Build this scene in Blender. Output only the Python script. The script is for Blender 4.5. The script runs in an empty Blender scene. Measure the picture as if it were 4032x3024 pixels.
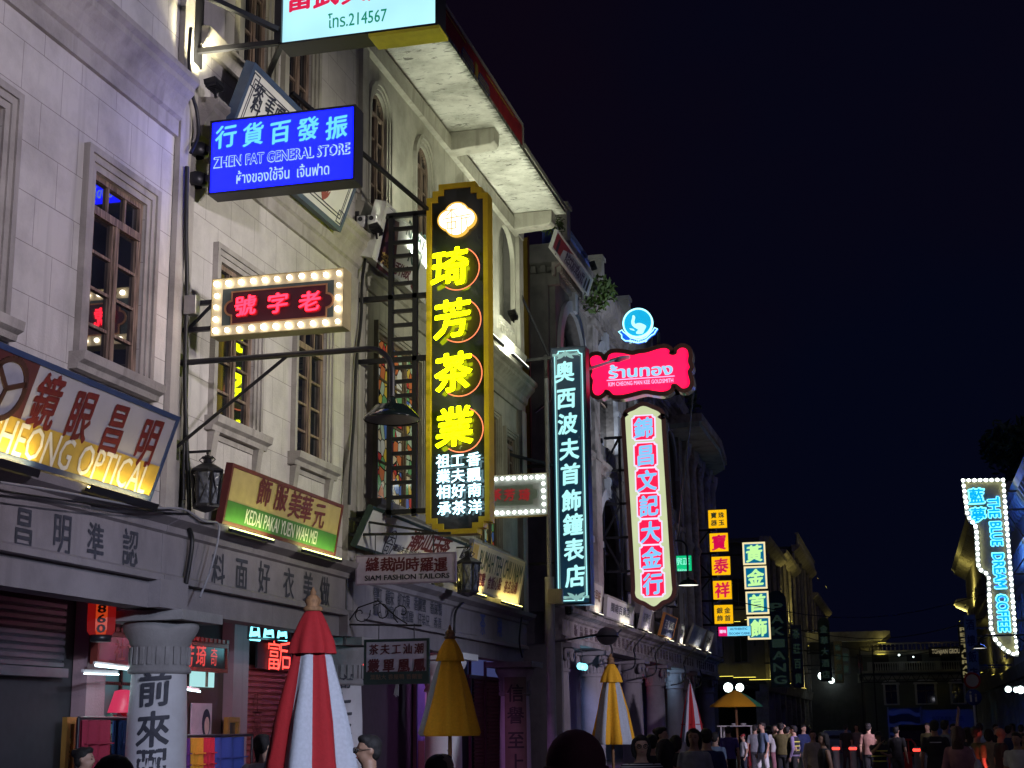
import bpy, math, random
from mathutils import Vector as V, Matrix as M4
random.seed(7)
SC=bpy.context.scene
COL=SC.collection
# ---------------------------------------------------------------- camera
FPX=5900.; CAMP=V((10.5,0,1.85)); DS=4032/2212.
YAW,PITCH,ROLL=math.radians(14.3217),math.radians(12.8536),math.radians(.6)
_f=V((-math.sin(YAW)*math.cos(PITCH),math.cos(YAW)*math.cos(PITCH),math.sin(PITCH)))
_r=V((math.cos(YAW),math.sin(YAW),0)); _u=_r.cross(_f)
_c,_s=math.cos(ROLL),math.sin(ROLL)
CR,CU=_c*_r-_s*_u,_c*_u+_s*_r
cam=bpy.data.cameras.new("camera"); camo=bpy.data.objects.new("camera",cam); COL.objects.link(camo)
cam.sensor_width=36; cam.lens=FPX/4032*36; cam.clip_end=3000; cam.clip_start=.1
mw=M4(((CR.x,CU.x,-_f.x,CAMP.x),(CR.y,CU.y,-_f.y,CAMP.y),(CR.z,CU.z,-_f.z,CAMP.z),(0,0,0,1)))
camo.matrix_world=mw; SC.camera=camo
# ---------------------------------------------------------------- night sky, added city-glow fill, exposure
w=bpy.data.worlds.new("World"); SC.world=w; w.use_nodes=True
nt=w.node_tree; bg=nt.nodes["Background"]
bg.inputs[1].default_value=.009
_tc=nt.nodes.new("ShaderNodeTexCoord"); _n=nt.nodes.new("ShaderNodeTexNoise"); _n.inputs["Scale"].default_value=2.2; _n.inputs["Detail"].default_value=4
nt.links.new(_tc.outputs["Generated"],_n.inputs["Vector"]); _cr=nt.nodes.new("ShaderNodeValToRGB"); _cr.color_ramp.elements[0].position=.38; _cr.color_ramp.elements[1].position=.66
_cr.color_ramp.elements[0].color=(.13,.2,.85,1); _cr.color_ramp.elements[1].color=(.36,.19,.62,1); nt.links.new(_n.outputs["Fac"],_cr.inputs[0]); nt.links.new(_cr.outputs[0],bg.inputs[0])
sun=bpy.data.lights.new("city_glow_fill",'SUN'); sun.energy=.1; sun.angle=math.radians(60); sun.color=(.66,.6,1.)  # soft fill added from the street side to lift the facades
so=bpy.data.objects.new("city_glow_fill",sun); COL.objects.link(so)
so.rotation_euler=V((-.75,.45,-.5)).to_track_quat('-Z','Y').to_euler()
SC.view_settings.view_transform='Standard'; SC.view_settings.look='None'
SC.view_settings.exposure=0; SC.view_settings.gamma=1
SC.cycles.use_denoising=True
SC.cycles.max_bounces=5; SC.cycles.diffuse_bounces=2; SC.cycles.glossy_bounces=3; SC.cycles.transmission_bounces=3
SC.cycles.sample_clamp_indirect=4; SC.cycles.caustics_reflective=False; SC.cycles.caustics_refractive=False
# ---------------------------------------------------------------- helpers: where things stand
def ray(dx,dy): return _f+CR*((dx*DS-2016)/FPX)-CU*((dy*DS-1512)/FPX)
def atX(dx,dy,x=0.): d=ray(dx,dy); return CAMP+d*((x-CAMP.x)/d.x)
def atY(dx,dy,y): d=ray(dx,dy); return CAMP+d*((y-CAMP.y)/d.y)
def atZ(dx,dy,z): d=ray(dx,dy); return CAMP+d*((z-CAMP.z)/d.z)
# ---------------------------------------------------------------- materials
MATS={}
def _nodes(name):
    m=bpy.data.materials.new(name); m.use_nodes=True; t=m.node_tree
    return m,t,t.nodes["Principled BSDF"]
def srgb(c): return tuple(((x/255)/12.92 if x/255<=.04045 else ((x/255+.055)/1.055)**2.4) for x in c)
def mat(name,col,rough=.6,metal=0.,var=.12,scale=6.,bump=.1,spec=None):
    if name in MATS: return MATS[name]
    m,t,b=_nodes(name); N=t.nodes; L=t.links
    b.inputs["Roughness"].default_value=rough; b.inputs["Metallic"].default_value=metal
    if spec is not None: b.inputs["Specular IOR Level"].default_value=spec
    tc=N.new("ShaderNodeTexCoord"); n=N.new("ShaderNodeTexNoise"); n.inputs["Scale"].default_value=scale; n.inputs["Detail"].default_value=5
    L.new(tc.outputs["Object"],n.inputs["Vector"])
    cr=N.new("ShaderNodeValToRGB"); cr.color_ramp.elements[0].position=.3; cr.color_ramp.elements[1].position=.7
    cr.color_ramp.elements[0].color=tuple(max(0,c*(1-var)) for c in col)+(1,); cr.color_ramp.elements[1].color=tuple(c*(1+var) for c in col)+(1,)
    L.new(n.outputs["Fac"],cr.inputs["Fac"]); L.new(cr.outputs["Color"],b.inputs["Base Color"])
    if bump:
        bm=N.new("ShaderNodeBump"); bm.inputs["Strength"].default_value=bump; bm.inputs["Distance"].default_value=.02
        L.new(n.outputs["Fac"],bm.inputs["Height"]); L.new(bm.outputs["Normal"],b.inputs["Normal"])
    MATS[name]=m
    if spec and spec>.8: b.inputs["IOR"].default_value=2.1
    return m
def emit(name,col,st=1.):
    if name in MATS: return MATS[name]
    m,t,b=_nodes(name); b.inputs["Base Color"].default_value=(.02,.02,.02,1); b.inputs["Roughness"].default_value=.4
    b.inputs["Emission Color"].default_value=tuple(col)+(1,); b.inputs["Emission Strength"].default_value=st
    MATS[name]=m; return m
def face_emit(name,rgb,st=1.,fall=.22):
    """a lit sign face: even colour with the slight cloudiness of tubes behind a panel"""
    if name in MATS: return MATS[name]
    m,t,b=_nodes(name); N=t.nodes; L=t.links
    b.inputs["Base Color"].default_value=(.04,.04,.04,1); b.inputs["Roughness"].default_value=.35
    tc=N.new("ShaderNodeTexCoord"); n=N.new("ShaderNodeTexNoise"); n.inputs["Scale"].default_value=1.1; n.inputs["Detail"].default_value=1
    L.new(tc.outputs["Object"],n.inputs["Vector"])
    mr=N.new("ShaderNodeMapRange"); mr.inputs[1].default_value=.3; mr.inputs[2].default_value=.7; mr.inputs[3].default_value=st*(1-fall); mr.inputs[4].default_value=st*(1+fall*.5)
    L.new(n.outputs["Fac"],mr.inputs[0]); L.new(mr.outputs[0],b.inputs["Emission Strength"])
    b.inputs["Emission Color"].default_value=srgb(rgb)+(1,)
    MATS[name]=m; return m
def plaster(name,base,dark,brick=None,stain=.5,bump=.25,streak=.5,grime=.62):
    if name in MATS: return MATS[name]
    m,t,b=_nodes(name); N=t.nodes; L=t.links; b.inputs["Roughness"].default_value=.85
    tc=N.new("ShaderNodeTexCoord")
    n1=N.new("ShaderNodeTexNoise"); n1.inputs["Scale"].default_value=.9; n1.inputs["Detail"].default_value=8; n1.inputs["Roughness"].default_value=.65
    L.new(tc.outputs["Object"],n1.inputs["Vector"])
    mp=N.new("ShaderNodeMapping"); mp.inputs["Scale"].default_value=(2.6,2.6,.16); L.new(tc.outputs["Object"],mp.inputs["Vector"])
    n2=N.new("ShaderNodeTexNoise"); n2.inputs["Scale"].default_value=1.6; n2.inputs["Detail"].default_value=6; L.new(mp.outputs[0],n2.inputs["Vector"])
    r1=N.new("ShaderNodeValToRGB"); r1.color_ramp.elements[0].position=.42; r1.color_ramp.elements[1].position=grime+.1
    r1.color_ramp.elements[0].color=(0,0,0,1); r1.color_ramp.elements[1].color=(stain,)*3+(1,); L.new(n1.outputs["Fac"],r1.inputs["Fac"])
    r2=N.new("ShaderNodeValToRGB"); r2.color_ramp.elements[0].position=.5; r2.color_ramp.elements[1].position=.8
    r2.color_ramp.elements[0].color=(0,0,0,1); r2.color_ramp.elements[1].color=(streak,)*3+(1,); L.new(n2.outputs["Fac"],r2.inputs["Fac"])
    mx=N.new("ShaderNodeMath"); mx.operation='MAXIMUM'; L.new(r1.outputs["Color"],mx.inputs[0]); L.new(r2.outputs["Color"],mx.inputs[1])
    mixc=N.new("ShaderNodeMixRGB"); mixc.inputs[1].default_value=tuple(base)+(1,); mixc.inputs[2].default_value=tuple(dark)+(1,)
    L.new(mx.outputs[0],mixc.inputs[0]); out=mixc.outputs[0]
    n3=N.new("ShaderNodeTexNoise"); n3.inputs["Scale"].default_value=28; n3.inputs["Detail"].default_value=6; L.new(tc.outputs["Object"],n3.inputs["Vector"])
    h=n3.outputs["Fac"]
    if brick:
        sx=N.new("ShaderNodeSeparateXYZ"); L.new(tc.outputs["Object"],sx.inputs[0])
        cb=N.new("ShaderNodeCombineXYZ"); L.new(sx.outputs["Y"],cb.inputs[0]); L.new(sx.outputs["Z"],cb.inputs[1])
        bt=N.new("ShaderNodeTexBrick"); L.new(cb.outputs[0],bt.inputs["Vector"]); bt.inputs["Scale"].default_value=1
        bt.inputs["Brick Width"].default_value=brick[0]; bt.inputs["Row Height"].default_value=brick[1]
        bt.inputs["Mortar Size"].default_value=.006; bt.inputs["Mortar Smooth"].default_value=.2
        bt.inputs["Color1"].default_value=(1,1,1,1); bt.inputs["Color2"].default_value=(.93,.93,.93,1); bt.inputs["Mortar"].default_value=(.3,.27,.26,1)
        mu=N.new("ShaderNodeMixRGB"); mu.blend_type='MULTIPLY'; mu.inputs[0].default_value=.75; L.new(out,mu.inputs[1]); L.new(bt.outputs["Color"],mu.inputs[2]); out=mu.outputs[0]
        sb=N.new("ShaderNodeMath"); sb.operation='MULTIPLY_ADD'; sb.inputs[1].default_value=-1.2; L.new(bt.outputs["Fac"],sb.inputs[0]); L.new(n3.outputs["Fac"],sb.inputs[2]); h=sb.outputs[0]
    L.new(out,b.inputs["Base Color"])
    bm=N.new("ShaderNodeBump"); bm.inputs["Strength"].default_value=bump; bm.inputs["Distance"].default_value=.02
    L.new(h,bm.inputs["Height"]); L.new(bm.outputs["Normal"],b.inputs["Normal"])
    MATS[name]=m; return m
def carved(name,base,dark,scale=5.,dist=.06):
    """stone carved in low relief"""
    if name in MATS: return MATS[name]
    m=plaster(name,base,dark,stain=.8,streak=.7); t=m.node_tree; N=t.nodes; L=t.links
    b=N["Principled BSDF"]; tc=[n for n in N if n.type=='TEX_COORD'][0]
    wv=N.new("ShaderNodeTexVoronoi"); wv.feature='SMOOTH_F1'; wv.inputs["Scale"].default_value=scale; L.new(tc.outputs["Object"],wv.inputs["Vector"])
    bm=N.new("ShaderNodeBump"); bm.inputs["Strength"].default_value=.8; bm.inputs["Distance"].default_value=dist
    L.new(wv.outputs["Distance"],bm.inputs["Height"]); L.new(bm.outputs["Normal"],b.inputs["Normal"])
    return m
def wood(name,a,bc):
    if name in MATS: return MATS[name]
    m,t,b=_nodes(name); N=t.nodes; L=t.links; b.inputs["Roughness"].default_value=.75
    tc=N.new("ShaderNodeTexCoord"); mp=N.new("ShaderNodeMapping"); mp.inputs["Scale"].default_value=(9,9,.8); L.new(tc.outputs["Object"],mp.inputs[0])
    n=N.new("ShaderNodeTexNoise"); n.inputs["Scale"].default_value=3; n.inputs["Detail"].default_value=8; L.new(mp.outputs[0],n.inputs["Vector"])
    cr=N.new("ShaderNodeValToRGB"); cr.color_ramp.elements[0].position=.35; cr.color_ramp.elements[1].position=.68
    cr.color_ramp.elements[0].color=tuple(a)+(1,); cr.color_ramp.elements[1].color=tuple(bc)+(1,)
    L.new(n.outputs["Fac"],cr.inputs[0]); L.new(cr.outputs[0],b.inputs["Base Color"])
    bm=N.new("ShaderNodeBump"); bm.inputs["Strength"].default_value=.35; L.new(n.outputs["Fac"],bm.inputs["Height"]); L.new(bm.outputs[0],b.inputs["Normal"])
    MATS[name]=m; return m
def stained(name,scale=5.5):
    """leaded panes of many colours"""
    if name in MATS: return MATS[name]
    m,t,b=_nodes(name); N=t.nodes; L=t.links; b.inputs["Roughness"].default_value=.12
    tc=N.new("ShaderNodeTexCoord"); v=N.new("ShaderNodeTexVoronoi"); v.inputs["Scale"].default_value=scale; L.new(tc.outputs["Object"],v.inputs["Vector"])
    sp=N.new("ShaderNodeSeparateColor"); L.new(v.outputs["Color"],sp.inputs[0])
    cr=N.new("ShaderNodeValToRGB"); cr.color_ramp.interpolation='CONSTANT'
    cols=[(.45,.05,.04),(.5,.42,.25),(.55,.4,.06),(.12,.3,.12),(.5,.5,.42),(.08,.16,.4),(.35,.45,.3),(.5,.15,.05)]
    e=cr.color_ramp.elements; e[0].color=cols[0]+(1,); e[1].position=1/8; e[1].color=cols[1]+(1,)
    for i in range(2,8): x=e.new(i/8); x.color=cols[i]+(1,)
    L.new(sp.outputs[0],cr.inputs[0])
    ve=N.new("ShaderNodeTexVoronoi"); ve.feature='DISTANCE_TO_EDGE'; ve.inputs["Scale"].default_value=scale; L.new(tc.outputs["Object"],ve.inputs["Vector"])
    th=N.new("ShaderNodeMath"); th.operation='GREATER_THAN'; th.inputs[1].default_value=.045; L.new(ve.outputs["Distance"],th.inputs[0])
    mu=N.new("ShaderNodeMixRGB"); mu.inputs[1].default_value=(.01,.01,.01,1); L.new(th.outputs[0],mu.inputs[0]); L.new(cr.outputs[0],mu.inputs[2])
    L.new(mu.outputs[0],b.inputs["Base Color"]); L.new(mu.outputs[0],b.inputs["Emission Color"]); b.inputs["Emission Strength"].default_value=.3
    MATS[name]=m; return m
WALL1=plaster("painted_block_wall",(.6,.57,.54),(.27,.25,.24),brick=(.95,.66),stain=.62,streak=.7,bump=.4)
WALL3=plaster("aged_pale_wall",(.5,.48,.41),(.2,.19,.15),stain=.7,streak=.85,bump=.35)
TRIM=plaster("stone_trim",(.42,.39,.36),(.14,.13,.12),stain=.75,streak=.8,bump=.4)
TRIM3=plaster("weathered_trim",(.43,.41,.35),(.15,.14,.11),stain=.8,streak=.8)
FASC=plaster("fascia_render",(.24,.22,.235),(.11,.1,.11),stain=.6,streak=.55)
SOFF=plaster("peeling_soffit",(.62,.61,.55),(.22,.21,.17),stain=.8,streak=.1,bump=.6,grime=.58)
_t=SOFF.node_tree; _b=_t.nodes["Principled BSDF"]; _src=_b.inputs["Base Color"].links[0].from_socket; _c=[n for n in _t.nodes if n.type=='TEX_COORD'][0]
_m=_t.nodes.new("ShaderNodeMapping"); _m.inputs["Scale"].default_value=(1.,2.6,1.); _t.links.new(_c.outputs["Object"],_m.inputs[0])
_n2=_t.nodes.new("ShaderNodeTexNoise"); _n2.inputs["Scale"].default_value=2.4; _n2.inputs["Detail"].default_value=12; _n2.inputs["Roughness"].default_value=.72; _n2.inputs["Distortion"].default_value=1.2; _t.links.new(_m.outputs[0],_n2.inputs["Vector"])
_r=_t.nodes.new("ShaderNodeValToRGB"); _r.color_ramp.elements[0].position=.56; _r.color_ramp.elements[1].position=.63; _r.color_ramp.elements[0].color=(0,0,0,1); _r.color_ramp.elements[1].color=(.85,.85,.85,1); _t.links.new(_n2.outputs["Fac"],_r.inputs[0])
_sx=_t.nodes.new("ShaderNodeSeparateXYZ"); _t.links.new(_c.outputs["Object"],_sx.inputs[0])
_ad=_t.nodes.new("ShaderNodeMath"); _ad.operation='MULTIPLY_ADD'; _ad.inputs[1].default_value=1.1; _t.links.new(_n2.outputs["Fac"],_ad.inputs[0]); _t.links.new(_sx.outputs["X"],_ad.inputs[2])
_mr=_t.nodes.new("ShaderNodeMapRange"); _mr.inputs[1].default_value=1.98; _mr.inputs[2].default_value=2.2; _t.links.new(_ad.outputs[0],_mr.inputs[0])
_mm=_t.nodes.new("ShaderNodeMath"); _mm.operation='MAXIMUM'; _t.links.new(_r.outputs[0],_mm.inputs[0]); _t.links.new(_mr.outputs[0],_mm.inputs[1])
_mx=_t.nodes.new("ShaderNodeMixRGB"); _mx.inputs[2].default_value=(.06,.065,.05,1); _t.links.new(_mm.outputs[0],_mx.inputs[0]); _t.links.new(_src,_mx.inputs[1]); _t.links.new(_mx.outputs[0],_b.inputs["Base Color"])
DARKST=carved("dark_carved_stone",(.2,.18,.165),(.09,.08,.08),7.,.05)
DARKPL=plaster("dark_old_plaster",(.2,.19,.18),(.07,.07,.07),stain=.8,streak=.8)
RELIEF=carved("relief_stone",(.36,.32,.3),(.07,.06,.055),4.5,.09)
COLST=plaster("column_plaster",(.6,.6,.62),(.33,.3,.3),stain=.5,streak=.4,bump=.12)
WOOD=wood("weathered_window_wood",(.08,.055,.042),(.34,.24,.18))
WOODL=wood("pale_window_wood",(.1,.075,.05),(.3,.22,.13))
FRAMEW=wood("dark_brown_timber",(.03,.015,.012),(.08,.04,.03))
GLASS=mat("dark_window_glass",(.012,.014,.02),.03,0,.3,2,0,spec=.9)
BLACK=mat("black_painted_steel",(.012,.012,.016),.4,.0,.2,8,.05)
BLACKG=mat("glossy_black_panel",(.02,.024,.026),.05,0,.1,3,.0,spec=.75)
CABLE=mat("black_cable",(.008,.008,.01),.5)
GREY=mat("grey_painted_metal",(.45,.46,.5),.5,.1)
STEEL=mat("brushed_steel",(.4,.4,.42),.35,.9)
WHITEP=mat("white_board",(.68,.68,.66),.5,0,.05,3,.02)
NAVYT=mat("navy_paint",(.02,.025,.05),.6)
MAROON=mat("maroon_paint",(.11,.018,.018),.55)
INK=mat("faded_ink_paint",(.045,.047,.062),.7,0,.25,12,.05)
BROWNF=mat("brown_sign_frame",(.08,.027,.018),.45)
WARMBULB=emit("bulb_glow",(1.,.9,.72),13)
WHITELED=emit("white_led",(.9,.96,1.),6)
YELLED=emit("yellow_led",(1.,.85,.2),7)
# ---------------------------------------------------------------- objects
def link(o,parent=None):
    COL.objects.link(o)
    if parent is not None: o.parent=parent
    return o
def tag(o,label,cat,group=None,kind=None):
    if label: o["label"]=label
    if cat: o["category"]=cat
    if group: o["group"]=group
    if kind: o["kind"]=kind
    return o
WM={}
def thing(name,label,cat,loc=(0,0,0),group=None,rz=0.,ux=None,uy=None):
    o=bpy.data.objects.new(name,None); o.empty_display_size=.2; link(o)
    if ux is not None:
        ux=V(ux).normalized(); uy=V(uy).normalized(); un=ux.cross(uy)
        m=M4(((ux.x,uy.x,un.x,loc[0]),(ux.y,uy.y,un.y,loc[1]),(ux.z,uy.z,un.z,loc[2]),(0,0,0,1)))
    else: m=M4.Translation(V(loc))@M4.Rotation(rz,4,'Z')
    o.matrix_world=m; WM[o.name]=m
    return tag(o,label,cat,group)
class MB:
    def __init__(s): s.v=[]; s.f=[]; s.m=[]; s.sm=[]; s.cuts=[]
    def cut(s): s.cuts.append((len(s.v),len(s.f)))   # what follows is a part of its own
    def add(s,vs,fs,mi=0,smooth=False):
        b=len(s.v); s.v+=[V(x) for x in vs]
        for f in fs: s.f.append([b+i for i in f]); s.m.append(mi); s.sm.append(smooth)
    def quad(s,a,b,c,d,mi=0): s.add([a,b,c,d],[(0,1,2,3)],mi)
    def box(s,x0,x1,y0,y1,z0,z1,mi=0):
        x0,x1=sorted((x0,x1)); y0,y1=sorted((y0,y1)); z0,z1=sorted((z0,z1))
        s.add([(x0,y0,z0),(x1,y0,z0),(x1,y1,z0),(x0,y1,z0),(x0,y0,z1),(x1,y0,z1),(x1,y1,z1),(x0,y1,z1)],
              [(0,3,2,1),(4,5,6,7),(0,1,5,4),(1,2,6,5),(2,3,7,6),(3,0,4,7)],mi)
    def prism(s,pts,d0,d1,mi=0,fr=None,side=None):
        """2-D outline (x,y) extruded along z from d0 to d1; fr maps local to place"""
        n=len(pts); a=sum(pts[i][0]*pts[(i+1)%n][1]-pts[(i+1)%n][0]*pts[i][1] for i in range(n))
        if a<0: pts=pts[::-1]
        g=fr or (lambda p:p)
        vs=[g(V((p[0],p[1],d0))) for p in pts]+[g(V((p[0],p[1],d1))) for p in pts]
        s.add(vs,[list(range(n))[::-1],list(range(n,2*n))],mi)
        s.add(vs,[(i,(i+1)%n,n+(i+1)%n,n+i) for i in range(n)],mi if side is None else side)
    def ring(s,outer,inner,d0,d1,mi=0):
        n=len(outer)
        vs=[V((*p,d0)) for p in outer]+[V((*p,d1)) for p in outer]+[V((*p,d0)) for p in inner]+[V((*p,d1)) for p in inner]
        fs=[]
        for i in range(n):
            j=(i+1)%n
            fs+=[(i,j,n+j,n+i),(2*n+j,2*n+i,3*n+i,3*n+j),(n+i,n+j,3*n+j,3*n+i),(j,i,2*n+i,2*n+j)]
        s.add(vs,fs,mi)
    def tube(s,path,r,n=8,mi=0,r1=None,cap=True,smooth=True):
        path=[V(p) for p in path]; k=len(path); vs=[]
        up=None
        for i,p in enumerate(path):
            t=(path[min(i+1,k-1)]-path[max(i-1,0)]).normalized()
            if up is None: up=V((0,0,1)) if abs(t.z)<.9 else V((1,0,0))
            a=up.cross(t)
            if a.length<1e-5: a=V((1,0,0)).cross(t)
            a.normalize(); b=t.cross(a); up=b
            rr=(r[i] if isinstance(r,(list,tuple)) else r if r1 is None else r+(r1-r)*i/(k-1))
            vs+=[p+a*math.cos(2*math.pi*j/n)*rr+b*math.sin(2*math.pi*j/n)*rr for j in range(n)]
        fs=[(i*n+j,i*n+(j+1)%n,(i+1)*n+(j+1)%n,(i+1)*n+j) for i in range(k-1) for j in range(n)]
        s.add(vs,fs,mi,smooth)
        if cap: s.add([vs[j] for j in range(n)][::-1],[list(range(n))],mi); s.add(vs[-n:],[list(range(n))],mi)
    def bar(s,a,b,w,mi=0,w2=None):
        """square steel bar"""
        a,b=V(a),V(b); t=(b-a).normalized(); up=V((0,0,1)) if abs(t.z)<.95 else V((0,1,0))
        x=up.cross(t).normalized()*w/2; y=t.cross(x.normalized())*(w2 or w)/2
        vs=[p+q for p in (a,b) for q in (-x-y,x-y,x+y,-x+y)]
        s.add(vs,[(3,2,1,0),(4,5,6,7),(0,1,5,4),(1,2,6,5),(2,3,7,6),(3,0,4,7)],mi)
    def lathe(s,c,prof,n=20,mi=0,smooth=True,axis=None,mod=None,mif=None,a0=0,a1=2*math.pi):
        c=V(c); full=abs(a1-a0-2*math.pi)<1e-6; k=n if full else n+1; vs=[]
        for (r,z) in prof:
            for j in range(k):
                a=a0+(a1-a0)*j/n; rr=r*(mod(a,z) if mod else 1)
                q=V((rr*math.cos(a),rr*math.sin(a),z))
                vs.append(c+(axis@q if axis else q))
        if mif:
            b0=len(s.v); s.v+=vs
            for i in range(len(prof)-1):
                for j in range(n): s.f.append([b0+i*k+j,b0+i*k+(j+1)%k,b0+(i+1)*k+(j+1)%k,b0+(i+1)*k+j]); s.m.append(mif(j,i)); s.sm.append(smooth)
        if not mif:
            s.add(vs,[(i*k+j,i*k+(j+1)%k,(i+1)*k+(j+1)%k,(i+1)*k+j) for i in range(len(prof)-1) for j in range(n)],mi,smooth)
    def ball(s,c,r,n=12,mi=0):
        r=V((r,r,r)) if not hasattr(r,'__len__') else V(r); c=V(c); m=max(4,n//2+1)
        vs=[];
        for i in range(m+1):
            t=math.pi*i/m
            for j in range(n):
                a=2*math.pi*j/n; vs.append(c+V((r.x*math.sin(t)*math.cos(a),r.y*math.sin(t)*math.sin(a),r.z*math.cos(t))))
        s.add(vs,[(i*n+j,(i+1)*n+j,(i+1)*n+(j+1)%n,i*n+(j+1)%n) for i in range(m) for j in range(n)],mi,True)
    def mould(s,prof,y0,y1,mi=0,x0=0.):
        """a cornice: (x,z) outline run along the street"""
        n=len(prof); a=sum(prof[i][0]*prof[(i+1)%n][1]-prof[(i+1)%n][0]*prof[i][1] for i in range(n))
        if a<0: prof=prof[::-1]
        vs=[(x0+p[0],y0,p[1]) for p in prof]+[(x0+p[0],y1,p[1]) for p in prof]
        s.add(vs,[list(range(n)),list(range(n,2*n))[::-1]]+[(n+i,n+(i+1)%n,(i+1)%n,i) for i in range(n)],mi)
    def text(s,st,cx,cy,w,h,z=0.,mi=0,bold=.012,ext=0.,fit=True,shear=0.,fr=None,brush=0.):
        """lettering fitted to a w x h box centred on (cx,cy) of the local face; a Chinese character keeps its own square.
        The stroke is thickened as a broad nib would: the outline laid down several times, each a hair above the last"""
        vs,fs=glyphs(st,ext,shear)
        xs=[p[0] for p in vs]; ys=[p[1] for p in vs]
        if fit: ax,bx,ay,by=min(xs)-bold,max(xs)+bold,min(ys)-bold,max(ys)+bold
        else: ax,bx,ay,by=0,1.*len(st),-.12,.88
        kx=w/(bx-ax); ky=h/(by-ay); mx,my=(ax+bx)/2,(ay+by)/2
        nib=[(0,0)] if bold<=0 else [(0,0)]+[(bold*(1.15*math.cos(t)*.82-.62*math.sin(t)*.5),bold*(1.15*math.cos(t)*.5+.62*math.sin(t)*.9)) for t in (0,1.05,2.09,3.14,4.19,5.24)]
        if bold>.03: nib+=[(x*.5,y*.5) for x,y in nib[1:]]
        for k,(ox,oy) in enumerate(nib):
            q=[]
            for p in vs:
                x,y=p[0]+ox-mx,p[1]+oy-my
                if brush: y+=brush*x; x+=.04*math.sin(y*5)*brush*4
                q.append(V((cx+x*kx,cy+y*ky,z+p[2]+k*.0006)))
            f2=fs
            if fr and fr.__name__=='wrap': q,f2=_split(q,fs)
            if fr: q=[fr(p) for p in q]
            s.add(q,f2,mi)
        s.cut()
    def build(s,name,mats,parent=None,local=True,bevel=0.,auto=False):
        me=bpy.data.meshes.new(name)
        vs=s.v
        if s.cuts:
            c=[(0,0)]+[q for q in s.cuts if 0<q[1]<len(s.f)]+[(len(s.v),len(s.f))]; o=None; bpy.data.meshes.remove(me)
            for (v0,f0),(v1,f1) in zip(c,c[1:]):
                if f1<=f0: continue
                k=MB(); k.v=s.v[v0:v1]; k.f=[[i-v0 for i in f] for f in s.f[f0:f1]]; k.m=s.m[f0:f1]; k.sm=s.sm[f0:f1]; o=k.build(name,mats,parent,local,bevel)
            return o
        if parent is not None and not local:
            inv=world_of(parent).inverted(); vs=[inv@x for x in vs]
        me.from_pydata([tuple(x) for x in vs],[],s.f)
        if not isinstance(mats,(list,tuple)): mats=[mats]
        for m in mats: me.materials.append(m)
        for p,mi,sm in zip(me.polygons,s.m,s.sm): p.material_index=mi; p.use_smooth=sm
        me.update()
        o=bpy.data.objects.new(name,me); link(o,parent)
        if bevel:
            b=o.modifiers.new("b",'BEVEL'); b.width=bevel; b.segments=2; b.limit_method='ANGLE'
        return o
def world_of(o):
    m=WM.get(o.name,M4.Identity(4)) if o.type=='EMPTY' else M4.Identity(4)
    if o.parent is not None: m=world_of(o.parent)@m if o.type!='EMPTY' else m
    return m
_G={}
def _split(vs,fs,L=.05):
    vs=list(vs); out=[]; st=[]
    for f in fs:
        for i in range(1,len(f)-1): st.append((f[0],f[i],f[i+1]))
    while st:
        t=st.pop(); e=[(abs(vs[t[i]].x-vs[t[(i+1)%3]].x),i) for i in range(3)]; m,i=max(e)
        if m<=L: out.append(t); continue
        a,b,c=t[i],t[(i+1)%3],t[(i+2)%3]; vs.append((vs[a]+vs[b])/2); n=len(vs)-1; st+=[(a,n,c),(n,b,c)]
    return vs,out
def glyphs(st,ext,shear):
    k=(st,ext,shear)
    if k in _G: return _G[k]
    c=bpy.data.curves.new("t",'FONT'); c.body=st; c.extrude=ext/2; c.shear=shear; c.resolution_u=2
    o=bpy.data.objects.new("t",c); COL.objects.link(o)
    dg=bpy.context.evaluated_depsgraph_get(); me=bpy.data.meshes.new_from_object(o.evaluated_get(dg))
    r=([tuple(v.co) for v in me.vertices],[tuple(p.vertices) for p in me.polygons])
    bpy.data.objects.remove(o); bpy.data.curves.remove(c); bpy.data.meshes.remove(me)
    _G[k]=r; return r
def lamp(name,kind,loc,col,power,parent=None,target=None,size=.3,sizey=None,cone=90,blend=.6):
    l=bpy.data.lights.new(name,kind); l.color=col; l.energy=power
    if kind=='AREA':
        l.size=size
        if sizey: l.shape='RECTANGLE'; l.size_y=sizey
    elif kind=='SPOT': l.spot_size=math.radians(cone); l.spot_blend=blend; l.shadow_soft_size=size
    else: l.shadow_soft_size=size
    o=bpy.data.objects.new(name,l); link(o)
    q=(V(target)-V(loc)).to_track_quat('-Z','Y').to_matrix().to_4x4() if target is not None else M4.Identity(4)
    m=M4.Translation(V(loc))@q
    if parent is not None:
        o.parent=parent; o.matrix_local=world_of(parent).inverted()@m
    else: o.matrix_world=m
    return o
# ================================================================ THE SETTING
ZB,ZM,ZL=3.58,3.97,4.97           # arcade beam, fascia, ledge
g=MB(); g.quad((-60,-40,0),(400,-40,0),(400,900,0),(-60,900,0))
tag(g.build("ground",mat("dark_earth",(.04,.04,.045),.9)),None,None,kind="structure")
g=MB(); g.quad((.9,-30,.004),(15.4,-30,.004),(15.4,158,.004),(.9,158,.004))
tag(g.build("street",mat("stone_paving",(.13,.125,.13),.45,0,.25,1.5,.15)),None,None,kind="structure")
g=MB(); g.box(-4.2,.9,-10,160,0,.14); g.box(15.4,20,-10,160,0,.14)
tag(g.build("pavement",mat("granite_pavement",(.2,.19,.19),.6,0,.2,2,.15)),None,None,kind="structure")

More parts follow.
